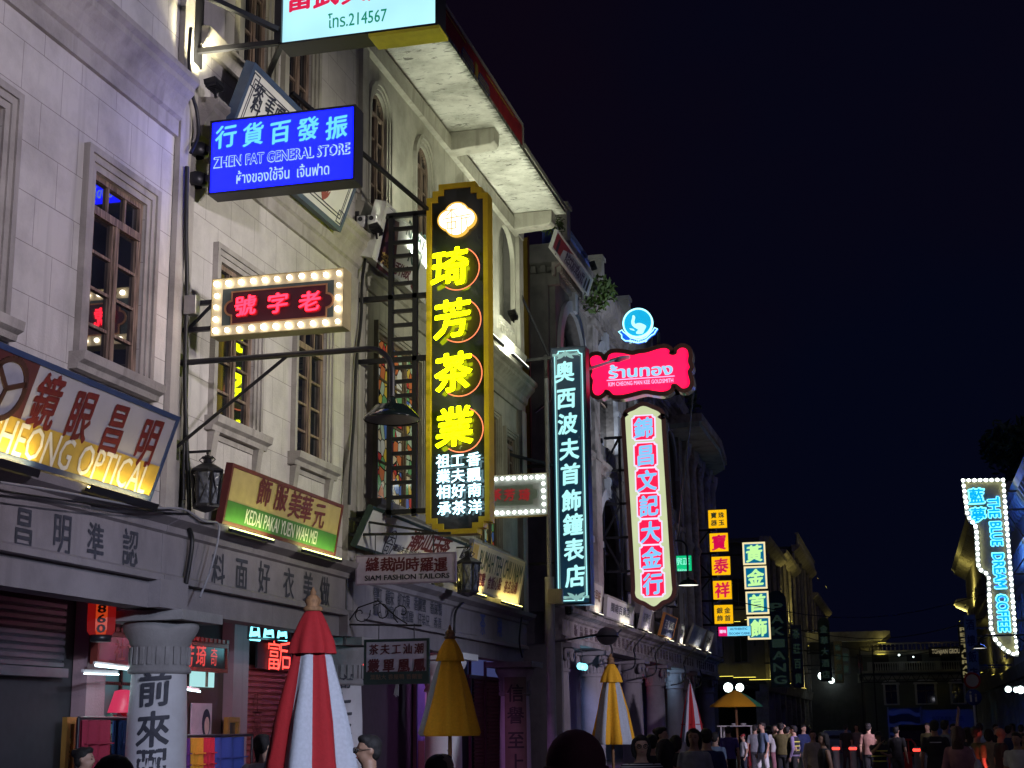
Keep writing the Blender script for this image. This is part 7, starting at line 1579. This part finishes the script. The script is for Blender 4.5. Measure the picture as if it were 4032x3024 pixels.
    E_=mat("dark_eye",(.01,.01,.01),.2)
    if abs(face)<100:
        for s in (-1,1):
            e=MB(); e.ball(hc+V((s*.02*S,.0525*S,.0*S)),(.006*S,.004*S,.0025*S),8); e.build("eye",E_,o)
            e=MB(); e.ball(hc+V((s*.021*S,.054*S,.0145*S)),(.011*S,.004*S,.0016*S),8); e.build("eyebrow",mat("brow_brown",(.1,.06,.045),.8),o)
        e=MB(); e.ball(hc+V((0,.055*S,-.034*S)),(.014*S,.004*S,.0035*S),8); e.build("mouth",mat("lip",(.28,.09,.08),.5),o)
    for x in extras:
        k_,m_=x[0],x[1]; b=MB()
        if k_=="glasses":
            for s in (-1,1): b.tube([hc+V((s*.021*S+.015*S*math.cos(q),.0625*S,.0*S+.012*S*math.sin(q))) for q in [w*math.pi/6 for w in range(13)]],.003*S,5); b.tube([hc+V((s*.036*S,.061*S,.002*S)),hc+V((s*.05*S,0,.003*S))],.0016*S,5)
        elif k_=="cap":
            b.lathe((hc.x,hc.y-.004*S,hc.z+.022*S),[(.054*S,-.004*S),(.055*S,.01*S),(.048*S,.032*S),(.028*S,.046*S),(0,.05*S)],18); b.add([V((hc.x+.05*S*math.cos(q)*(1 if r else .9),hc.y+.03*S+(.075*S*math.sin(q) if r else .01*S),hc.z+.02*S-.008*S*r)) for q in [math.pi*w/8 for w in range(9)] for r in (0,1)],[(2*w,2*w+1,2*w+3,2*w+2) for w in range(8)],0,True)
        elif k_=="beanie": b.ball(hc+V((0,-.004*S,.016*S)),(.058*S,.066*S,.064*S),20); b.lathe((hc.x,hc.y-.004*S,hc.z-.002*S),[(.058*S,-.012*S),(.063*S,-.01*S),(.063*S,.012*S),(.058*S,.014*S)],20,mod=lambda a,z:1+.07*abs(math.sin(a)))
        elif k_=="strap": b.tube([P(-sh*.7,.072,.82),P(-.02,.085,.72),P(.07,.08,.6),P(.1,.0,.56)],.009*S,6); b.tube([P(-sh*.7,.072,.82),P(-sh*.6,0,.838),P(-sh*.7,-.07,.8),P(-.02,-.082,.72),P(.07,-.078,.6),P(.1,.0,.56)],.009*S,6)
        elif k_=="vest":
            loft(b,[(0,0,z*S,(rx*1.17+.008)*S,(ry*1.22+.01)*S) for z,rx,ry in tor[1:8]])
        elif k_=="bands":
            for z in (.6,.67,.74): i=min(range(len(tor)),key=lambda i:abs(tor[i][0]-z)); b.lathe((0,0,z*S),[((tor[i][1]*1.17+.012)*S,-.008*S),((tor[i][1]*1.17+.012)*S,.008*S)],20,mod=lambda a,zz,i=i:1/math.sqrt(math.cos(a)**2+(math.sin(a)*(tor[i][1]*1.17+.012)/(tor[i][2]*1.22+.014))**2))
        elif k_=="backpack": b.ball(P(0,-.11,.68),(.075*S,.05*S,.11*S),14)
        elif k_=="bag": b.ball(P(.16,-.02,.6),(.04*S,.07*S,.12*S),12); b.tube([P(.16,-.02,.68),P(.1,-.02,.83)],.008*S,6)
        elif k_=="phone": w_=arms['R'][2]+(arms['R'][2]-arms['R'][1]).normalized()*.05*S; b.box(w_.x-.03*S,w_.x+.03*S,w_.y+.01*S,w_.y+.016*S,w_.z-.02*S,w_.z+.06*S)
        elif k_=="collar": b.lathe((0,0,.83*S),[(.05*S,0),(.042*S,.02*S)],16)
        elif k_=="print": b.box(-.06*S,.06*S,-.082*S,-.079*S,.765*S,.775*S)
        b.build({"bands":"reflective_band","vest":"vest","print":"shirt_print"}.get(k_,k_),m_,o)
    return o
DK=cloth("black_cotton",(.02,.02,.024)); NV=cloth("navy_cotton",(.015,.025,.1)); WT=cloth("white_cotton",(.55,.55,.57)); GY=cloth("grey_cotton",(.22,.23,.26)); KH=cloth("khaki_cotton",(.25,.2,.13)); OL=cloth("olive_cotton",(.1,.085,.03)); PU=cloth("violet_cotton",(.07,.05,.25)); BG=cloth("beige_linen",(.42,.36,.32)); PK=cloth("dusty_pink_cotton",(.3,.14,.17)); TN=cloth("salmon_cotton",(.3,.16,.13)); LB=cloth("pale_blue_cotton",(.3,.38,.52)); SB=cloth("slate_blue_cotton",(.12,.17,.26)); LV=cloth("lavender_cotton",(.25,.2,.36))
DJ=(cloth("dark_denim",(.02,.025,.045)),"t"); BP=(DK,"t"); WP=(WT,"t"); KS=(KH,"t")
HV=mat("reflective_yellow",(.75,.7,.1),.4); GL=mat("thin_black_frame",(.02,.02,.02),.3); RC=cloth("red_cotton",(.3,.03,.03))
UP={'L':((-.14,.1,.82),(-.05,.18,.93)),'R':((.14,.1,.82),(.05,.18,.93))}
person(1384,1590,45,8,"person with chin-length black hair and glasses in a black and white striped top",stripes("striped_jersey",(.02,.02,.03),(.5,.5,.5)),BP,"bob",extras=(("glasses",GL),))
person(1407,1588,35,190,"dark-haired person mostly hidden behind the striped top's wearer",DK,BP,"short")
person(1427,1572,31,75,"woman with pinned-up black hair in profile, before the second pair of columns",cloth("mustard_cotton",(.35,.27,.08)),BP,"bun",female=True)
person(1436,1598,44,176,"woman from behind with long black hair and a white off-shoulder top",WT,DJ,"long",skin=1,female=True,off=True,sleeve="none")
person(1498,1575,36,-8,"woman with bobbed hair in a pale grey tee facing the camera beneath the red parasol",GY,BP,"bob",skin=1,female=True)
person(1525,1575,35,184,"man seen from behind in a navy tee with a strap, beside the pale grey tee",NV,BP,extras=(("strap",DK),))
person(1573,1569,18,175,"person in a violet tee and black shorts standing at the cafe table",PU,BP,shorts=True)
person(1605,1581,15,-70,"child in a red cap and white tee beside the cafe table",WT,DJ,extras=(("cap",RC),),H=1.5)
person(1646,1560,16,-60,"man in a slate tee and white shorts walking left",SB,WP,shorts=True,pose={'step':.05})
person(1673,1566,15,20,"person in white half hidden behind the olive shirt",WT,(PK,"t"),"bob")
person(1686,1562,17,172,"man in an olive shirt raising both hands to photograph the street",OL,BP,pose=UP,sleeve="short")
person(1714,1568,17,-110,"person in a lavender shirt under a dark vest with yellow reflective bands",LV,BP,extras=(("vest",DK),("bands",HV)),sleeve="long")
person(1755,1578,21,12,"woman in a loose beige shirt with dark hair tied back, facing us",BG,KS,"pony",female=True,sleeve="long",pose={'hem':.46})
person(1778,1574,27,-68,"woman with long dark hair turning left in a black sleeveless top",DK,DJ,"long",skin=1,female=True,sleeve="none",H=1.66)
person(1875,1563,17,168,"person in a salmon top walking away beside the lit bollards",TN,BP)
person(1897,1581,22,18,"guard in a cap and reflective vest lifting a phone",DK,BP,skin=1,extras=(("cap",DK),("bands",HV),("phone",GL)),pose={'R':((.13,.1,.72),(.03,.16,.84)),'L':((-.14,.06,.66),(-.02,.14,.7))})
person(2017,1556,25,182,"tall man in a black printed tee with his back to us",DK,BP,extras=(("print",WT),),skin=1)
person(2040,1553,22,150,"man in a grey tee stretching one arm up behind the black printed tee",GY,DJ,pose={'R':((.15,.02,.92),(.17,.04,1.08))})
person(2068,1570,32,168,"woman with brown shoulder-length hair in a dusty pink dress, carrying a white bag",PK,(PK,"skirt"),"long",HAIRB,female=True,extras=(("bag",WT),),sleeve="long")
person(2108,1570,27,120,"man in an olive tee with a shoulder strap, his cheek lit red",OL,DJ,extras=(("strap",DK),),skin=1)
person(2115,1562,20,185,"person in pale blue with a pale hood seen beyond the olive tee",LB,DJ,extras=(("cap",LB),))
person(2159,1572,26,110,"shaven-headed man in a black tee, his face lit red",DK,BP,"bald",skin=1)
person(2195,1583,30,-20,"stout man in a white tee at the right edge",WT,DJ,skin=1)
person(2212,1585,24,-30,"person cut by the right edge of the picture in an ochre top",cloth("ochre_cotton",(.35,.2,.08)),BP,"bob",skin=1)
person(1243,1592,150,180,"head in a dark maroon knitted cap close to the camera at the bottom",DK,BP,"bald",t=5.2,extras=(("beanie",cloth("maroon_knit",(.1,.025,.035))),))
person(949,1633,85,150,"head in a beige peaked cap at the bottom beside the amber parasol",KH,DJ,t=9.5,extras=(("cap",cloth("beige_twill",(.2,.15,.11))),))
person(798,1590,60,-75,"man with glasses and cropped hair looking left, before the dark doorway",DK,BP,skin=1,extras=(("glasses",GL),))
person(566,1588,46,160,"woman with a ponytail behind the large striped parasol",WT,BP,"pony",female=True)
person(182,1616,50,70,"woman in profile with tied dark hair at the lower left, before the framed board",DK,BP,"bun",female=True)
person(247,1637,110,180,"top of a dark-haired head at the bottom edge near the lettered column",DK,BP,"short",t=6.3)
# ================================================================ STREET THINGS FAR OFF
def bollard(dx,dt,y,label):
    p=atY(dx,dt,y); t=thing("bollard",label,"bollard",(p.x,y,0),"bollards with red lights"); h=p.z; b=MB(); b.lathe((0,0,0),[(.16,0),(.16,.1),(.12,.14),(.12,h-.12),(.13,h-.1)],14); b.build("post",mat("bollard_grey",(.3,.28,.28),.5),t)
    b=MB(); b.lathe((0,0,h),[(.13,-.1),(.15,-.08),(.15,-.01),(.13,0)],14); b.build("light_ring",emit("red_ring",(1.,.06,.04),2.2),t); b=MB(); b.lathe((0,0,h),[(.14,.001),(.1,.05),(0,.06)],14); b.build("lid",GREY,t)
bollard(1632.5,1613,60,"red-lit bollard by the red chair left of the crowd"); bollard(1805.5,1614,60,"left of the two red-lit bollards in the middle of the street"); bollard(1842,1614,60,"right of the two red-lit bollards in the middle of the street"); bollard(1981,1617,56,"red-lit bollard at the end of the red barrier")
bollard(2137,1680,30,"added unseen bollard whose red lamp lights the people on the right")
lamp("added_red_lamp",'POINT',atY(2140,1655,29.6),(1,.12,.1),10,bpy.data.objects["bollard.004"],size=.1)  # red light for the faces, carried by an added bollard
PLR=mat("red_plastic",(.35,.02,.03),.4)
def barrier(x0,x1,y,h,label):
    t=thing("barrier",label,"barrier",((x0+x1)/2,y,0),"red plastic crowd barriers"); L=(x1-x0)/2; b=MB(); r=.035
    b.tube([(-L,0,.15),(-L,0,h-.15),(-L+.12,0,h),(L-.12,0,h),(L,0,h-.15),(L,0,.15),(-L,0,.15)],r,8)
    b.tube([(-L,0,h*.62),(L,0,h*.62)],r,8); [b.tube([(-L+2*L*k/4,0,h*.62),(-L+2*L*k/4,0,h)],r*.8,6) for k in (1,2,3)]; b.box(-L*.7,L*.7,-.02,.02,.22,h*.6); [b.tube([(-L+2*L*k/4,0,.15),(-L+2*L*k/4,0,h*.62)],r*.8,6) for k in (1,3)]; b.build("frame",PLR,t)
    for s in (-1,1): b=MB(); b.box(s*L*.8-.04,s*L*.8+.04,-.3,.3,0,.15); b.build("foot",PLR,t)
a,c=atY(1918,1598,57),atY(1976,1598,57); barrier(a.x,c.x,57,a.z,"red plastic barrier behind the guard")
a,c=atY(1612,1596,61),atY(1630,1596,61); barrier(a.x,c.x,61,a.z,"short red plastic barrier behind the child in the red cap")
def car(x,y,rz,label,paint,suv=False,L=4.6,Wd=1.85):
    t=thing("parked_car",label,"car",(x,y,0),"cars parked across the street end",rz=rz); h=1.72 if suv else 1.45; hw=Wd/2
    side=[(-L/2,.35),(-L/2,.75),(-L/2+.1,.95),(-L*.26,1.0)] ; roof=[(-L*.2,h*.9),(-L*.08,h),(L*.22 if not suv else L*.38,h*.985),(L*.36 if not suv else L*.46,1.05),(L/2,.95),(L/2,.4)]
    def sec(p,wd): return [(-wd,p[0],p[1]),(wd,p[0],p[1])]
    b=MB(); low=[(-L/2,.32),(-L/2,.72),(-L/2+.12,.92),(-L*.24,1.0),(L*.42,1.02),(L/2-.04,.95),(L/2,.7),(L/2,.32)]
    b.prism(low,-hw,hw,fr=lambda q:V((q.z,q.x,q.y))); top=[(-L*.23,1.003),(-L*.1,h-.04),(-L*.02,h),(L*(.4 if suv else .22),h-.02),(L*(.46 if suv else .4),1.003)]
    n=len(top); vs=[V((s*(hw-.06-(.16 if p[1]>1.1 else 0)),p[0],p[1])) for s in (-1,1) for p in top]; b.add(vs,[list(range(n)),list(range(n,2*n))[::-1]]+[(i,n+i,n+(i+1)%n,(i+1)%n) for i in range(n)]); b.build("body",paint,t,bevel=.05)
    g=MB(); gl=lambda p,q,s=0:None
    for s in (-1,1): 
        k=[V((s*(hw-.05-(.15 if z>1.1 else 0)),yy,z)) for yy,z in ((-L*.19,1.06),(-L*.1,h-.1),(L*(.38 if suv else .2),h-.1),(L*(.43 if suv else .32),1.06))]; g.add(k,[(0,1,2,3)] if s<0 else [(3,2,1,0)])
    e0,e1=top[4],top[3]; f0,f1=top[0],top[1]
    for (p,q,o) in ((e0,e1,.012),(f0,f1,-.012)): g.add([V((-(hw-.14),p[0]+o,p[1]+.04)),V((hw-.14,p[0]+o,p[1]+.04)),V((hw-.26,q[0]+o,q[1]-.06)),V((-(hw-.26),q[0]+o,q[1]-.06))],[(0,1,2,3)])
    g.build("window_glass",GLASS,t)
    for sx in (-1,1):
        for yy in (-L*.3,L*.31):
            b=MB(); ax=M4.Rotation(math.radians(90),3,'Y'); b.lathe((sx*(hw-.1),yy,.33),[(.2,-.1),(.31,-.1),(.33,-.06),(.33,.06),(.31,.1),(.2,.1)],18,axis=ax); w_=b.build("tyre",mat("tyre_black",(.012,.012,.012),.8),t); b=MB(); b.lathe((sx*(hw-.1),yy,.33),[(0,.09*sx),(.2,.085*sx)],14,axis=ax); [b.bar((sx*(hw-.0),yy,.33),(sx*(hw-.0),yy+.19*math.cos(k*1.257),.33+.19*math.sin(k*1.257)),.04) for k in range(5)]; b.build("rim",STEEL,w_)
        b=MB(); b.box(sx*(hw-.32),sx*(hw-.02),L/2+.002,L/2+.03,.78,.92); b.build("tail_light",mat("red_lens",(.15,.01,.01),.2),t)
        b=MB(); b.box(sx*(hw-.36),sx*(hw-.04),-L/2-.03,-L/2-.002,.68,.8); b.build("headlight",mat("clear_lens",(.5,.5,.5),.1),t)
    b=MB(); b.box(-.25,.25,L/2+.002,L/2+.02,.55,.67); b.build("number_plate",mat("blue_plate",(.05,.1,.3),.5),t); return t
CARB=mat("black_car_paint",(.015,.016,.02),.2,.2,.05,2,0); CARS=mat("silver_car_paint",(.3,.31,.33),.25,.4,.05,2,0)
def carat(dx,dy,y,*a,**k): p=atY(dx,dy,y); return car(p.x,y,*a,**k)
carat(1808,1590,84,math.pi+.05,"silver car parked nose away beyond the lit bollards",CARS)
carat(1730,1590,90,math.pi/2,"black people carrier parked sideways behind the vest wearer",CARB,suv=True,L=4.9)
carat(1655,1590,88,math.pi/2,"dark car roof showing behind the white shorts",CARB)
carat(1980,1590,74,math.pi,"black off-road car parked behind the red barrier",CARB,suv=True,Wd=2.0)
# ---- construction banners, road signs
YB=98.
def bannerboard(l,r_,t0,t1,label,m):
    p,q=atY(l,t1,YB),atY(r_,t0,YB); t=thing("hoarding_banner",label,"banner",((p.x+q.x)/2,YB,0),"printed banners on the street-end hoarding"); b=MB(); b.box(p.x,q.x,YB,YB+.05,.3,q.z); b.build("print",m,t,local=False); b=MB()
    for x in (p.x-.05,q.x+.05): b.bar((x,YB+.03,0),(x,YB+.03,q.z+.1),.09)
    b.build("post",GREY,t,local=False); return t,p.x,q.x,q.z
def wavy(name):
    m,t,b=_nodes(name); N=t.nodes; L=t.links; tc=N.new("ShaderNodeTexCoord"); wv=N.new("ShaderNodeTexWave"); wv.inputs["Scale"].default_value=.45; wv.inputs["Distortion"].default_value=9; wv.inputs["Detail"].default_value=1.5; wv.bands_direction='Z'; L.new(tc.outputs["Object"],wv.inputs["Vector"])
    cr=N.new("ShaderNodeValToRGB"); cr.color_ramp.elements[0].color=(.02,.025,.04,1); cr.color_ramp.elements[0].position=.55; cr.color_ramp.elements[1].color=(.5,.55,.65,1); cr.color_ramp.elements[1].position=.9; e=cr.color_ramp.elements.new(.7); e.color=(.05,.1,.25,1); L.new(wv.outputs["Fac"],cr.inputs[0]); L.new(cr.outputs[0],b.inputs["Base Color"]); return m
bannerboard(1922,1987,1530,1570,"dark banner printed with swirling pale waves",wavy("swirl_print"))
t,x0,x1,z1=bannerboard(1992,2103,1532,1566,"lilac-white printed notice banner right of the swirling one",mat("lilac_print",(.24,.25,.38),.6,0,.1,.8))
m=MB(); m.text("街区改造施工公告",(x0+x1)/2,z1-.55,(x1-x0)*.6,.32,0,0,.02,0,True,fr=lambda q:V((q.x,YB-.01-q.z,q.y))); m.text("安全施工 文明建设",(x0+x1)/2,z1-1.0,(x1-x0)*.5,.25,0,0,.01,0,True,fr=lambda q:V((q.x,YB-.01-q.z,q.y))); m.v=[world_of(t).inverted()@v for v in m.v]; m.build("lettering",mat("print_grey_blue",(.1,.1,.2),.6),t)
yr=52.; p=atY(2103,1505,yr); t=thing("road_sign","pole with a red-ringed round sign above a blue pedestrian sign","road sign",(p.x,yr,0)); zt=atY(2102,1470,yr).z
b=MB(); b.tube([(0,.06,0),(0,.06,zt+.3)],.035,8); b.build("pole",GREY,t); ax=M4.Rotation(math.radians(90),3,'X')
b=MB(); b.lathe((0,0,zt),[(0,.02),(.2,.02)],24,axis=ax); b.build("plate",mat("grey_white_board",0),t); b=MB(); b.lathe((0,0,zt),[(.2,-.0),(.2,.025),(.27,.025),(.27,0)],24,axis=ax); b.build("red_ring",mat("sign_red",(.3,.015,.015),.4),t)
b=MB(); b.lathe((0,0,p.z-.02),[(0,.02),(.26,.02),(.26,0)],24,axis=ax); b.build("blue_plate",mat("sign_blue",(.02,.05,.28),.4),t)
b=MB()
for sx,h in ((-.09,.3),(.07,.22)): b.tube([(sx,-.03,p.z-.16),(sx,-.03,p.z-.16+h*.75)],.035,6); b.ball((sx,-.03,p.z-.16+h),.035,8)
b.build("pedestrian_symbol",mat("sign_white",(.6,.6,.62),.5),t)
# blue glow sign inside the right arcade
p=atX(2168,1541,XR+.9); t=thing("neon_sign","small cyan cloud-shaped neon under the right-hand arcade","sign",p); b=MB()
for k,(a_,z_,r) in enumerate(((-.5,0,.22),(-.2,.08,.28),(.15,.1,.26),(.45,.02,.22),(0,-.2,.2),(-.05,-.38,.14))): b.ball((.0,a_*1.5,z_),(.05,r*1.3,r*.8),10)
b.build("neon_cloud",emit("cyan_cloud",(.25,.75,1.),2),t); b=MB(); b.bar((.03,0,.2),(.03,0,4.2-p.z),.03); b.build("rod",BLACK,t)

# low masts added out of view: pools of cool light on columns, parasols and people
mast((15.8,3,6.2),(-.4,21.2,.7),10500,(.68,.76,1.),25,"added unseen low floodlight mast facing the lettered columns")
mast((15.8,25,5.6),(-.4,32.5,1.5),4200,(.75,.78,1.),42,"added unseen low floodlight mast facing the white column")
mast((15.9,40,5.6),(0.5,56,2.),8500,(.88,.76,1.),52,"added unseen low floodlight mast facing the carved arcade")

def arcade_strip(y0,y1,x,z,col,power,lb,m):  # besides the magenta and yellow pair over the shutter, strips added for coloured glow
    t=thing("led_strip",lb,"strip light",(x,(y0+y1)/2,z),"coloured strips under the arcade ceiling"); L=(y1-y0)/2; b=MB(); b.box(-.03,.03,-L,L,.02,.06); b.build("housing",BLACK,t); b=MB(); b.box(-.015,.015,-L,L,-.005,.019); b.build("diffuser",m,t)
    lamp("strip_lamp",'AREA',(x,(y0+y1)/2,z-.03),col,power,t,(x-1.6,(y0+y1)/2,z-2.2),size=.08,sizey=2*L)
mg=emit("magenta_led",(1.,.06,.5),2.2); vi=emit("violet_led",(.4,.15,1.),2.); yw=emit("pale_yellow_led",(1.,.95,.5),1.6)
zc=ZM-.19
arcade_strip(11,18.6,-1.1,zc,(.7,.3,1.),60,"added violet strip under the arcade ceiling at the left edge",vi)
arcade_strip(20.8,26.8,-.98,zc,(1.,.2,.4),62,"magenta strip under the arcade ceiling over the red shutter",mg)
arcade_strip(21,26.5,-.75,zc,(1.,.9,.6),8,"thin pale yellow strip beside the magenta one",yw)
arcade_strip(29.5,34,-1.1,zc,(.95,.2,.4),34,"added magenta strip under the arcade ceiling by the dark doorway",mg)
arcade_strip(35.5,41.5,-1.1,zc,(.8,.3,.9),62,"added violet strip under the arcade ceiling over the plum shutter",vi)
arcade_strip(49,56,-1.6,4.2,(.3,.4,1.),60,"added blue strip under the near ceiling of the carved arcade",emit("blue_led",(.2,.35,1.),2))
arcade_strip(58,70,-1.6,4.2,(.55,.25,.8),70,"added violet strip under the far ceiling of the carved arcade",vi)
# more of the crowd, mostly in the shade
GR=(cloth("charcoal_cotton",(.05,.05,.06)),"t")
for (cx_,tp,hd,fc,lb,sh,pt,hr,fe) in (
 (1459,1589,30,170,"dark-haired woman in charcoal behind the off-shoulder top",DK,GR,"bob",True),
 (1544,1583,24,150,"person in slate half hidden behind the navy tee",SB,GR,"short",False),
 (1630,1566,15,165,"person in charcoal beyond the cafe table",GY,GR,"short",False),
 (1700,1570,17,160,"dark figure between the olive shirt and the vest",DK,GR,"short",False),
 (1735,1566,15,40,"small dark figure by the people carrier",NV,GR,"short",False),
 (1826,1566,13,150,"distant dark figure between two bollards",DK,GR,"short",False),
 (1850,1565,13,-20,"distant figure in grey right of the two bollards",GY,GR,"bob",True),
 (1935,1570,18,160,"dark figure behind the red barrier",DK,GR,"short",False),
 (2003,1562,16,-30,"person in olive beyond the black printed tee",OL,GR,"short",False),
 (2058,1564,19,20,"person in navy between the raised arm and the pink dress",NV,GR,"short",False),
 (2090,1572,24,-140,"dark-haired woman between the pink dress and the olive tee",DK,GR,"long",True),
 (2135,1575,23,165,"person in khaki behind the shaven-headed man",KH,GR,"bob",True),
 (2150,1565,17,30,"distant dark figure under the right-hand arcade",DK,GR,"short",False),
 (2178,1568,20,150,"dark figure left of the stout man",NV,GR,"short",False),
 (2186,1563,15,-40,"far dark figure in the shade of the right-hand arcade",DK,GR,"bob",True),
 (2205,1566,18,170,"dark figure behind the stout man's shoulder",DK,GR,"short",False)):
    person(cx_,tp,hd,fc,lb,sh,pt,hr,female=fe)

for k,(x,y,z,pw) in enumerate(((7.2,160.5,8.6,4),(8.6,164,8.4,3),(7.4,160.6,3.4,1.5))): ledge_wash((x,y,z),pw,("light under the eave of the dark corner house","side light of the dark corner house","low ledge light of the dark corner house")[k],(0,.2,1),1.2)

for (dx,dys,txt) in ((556,(1520,1556,1592,1628),"生意興隆"),(1051,(1500,1535,1570,1605),"百年老店")):
    t=MB(); x=XB+.045
    for c_,dy in zip(txt,dys): p=atX(dx,dy,x); t.text(c_,p.y,p.z,.5,.42,x,0,.01,0,False,fr=lambda q:V((q.z,q.x,q.y)))
    t.v=[world_of(sw).inverted()@v for v in t.v]; t.build("lettering",mat("worn_red_paint",(.12,.012,.012),.7),sw)
for k,(a_,c_,sg) in enumerate((((.9,112,9.),(17,118,9.5),1.4),((.9,128,8.),(17,124,8.2),1.2),((.9,145,10.),(17,140,9.),1.5),((.1,86,9.),(17,92,9.6),1.6))):
    P=[V(a_)+(V(c_)-V(a_))*(j/10)-V((0,0,sg*math.sin(math.pi*j/10))) for j in range(11)]; b=MB(); b.tube(P,.03,5); tag(b.build("cable",CABLE),("first","second","third","nearest")[k]+" slack cable slung across the far street","cable","cables across the far street")
def aircon(p,label):
    t=thing("air_conditioner",label,"air conditioner",p,"air conditioners on the carved building"); b=MB(); b.box(0,.35,-.45,.45,-.3,.3); b.build("case",mat("aged_white_case",(.4,.4,.38),.5),t,bevel=.02); b=MB(); b.lathe((.352,0,0),[(.04,0),(.22,.0),(.24,.02),(.22,.03)],20,axis=M4.Rotation(math.radians(90),3,'Y')); [b.bar((.37,-.22*math.cos(q),-.22*math.sin(q)),(.37,.22*math.cos(q),.22*math.sin(q)),.012) for q in (0,.79,1.57,2.36)]; b.build("fan_grille",BLACK,t); b=MB(); b.bar((0,-.35,-.33),(.4,-.35,-.33),.04); b.bar((0,.35,-.33),(.4,.35,-.33),.04); b.build("bracket",BLACK,t)
aircon((.25,57.9,7.2),"air conditioner beside the cream tiled sign's truss"); aircon((.25,68.6,7.4),"air conditioner behind the emerald sign")

for k,(y,z,pw) in enumerate(((113.5,5.0,9),(119,5.0,10),(129,5.0,14),(135,9.4,16),(141,5.0,16),(149,5.0,18),(157,9.4,22),(166,5.0,22))):
    ledge_wash((XF+.32,y,z),pw,("first","second","third","fourth","fifth","sixth","seventh","eighth")[k]+" small gold light along the dark left row, counted from the near end",(-.25,0,1),.7,(0,1,0))
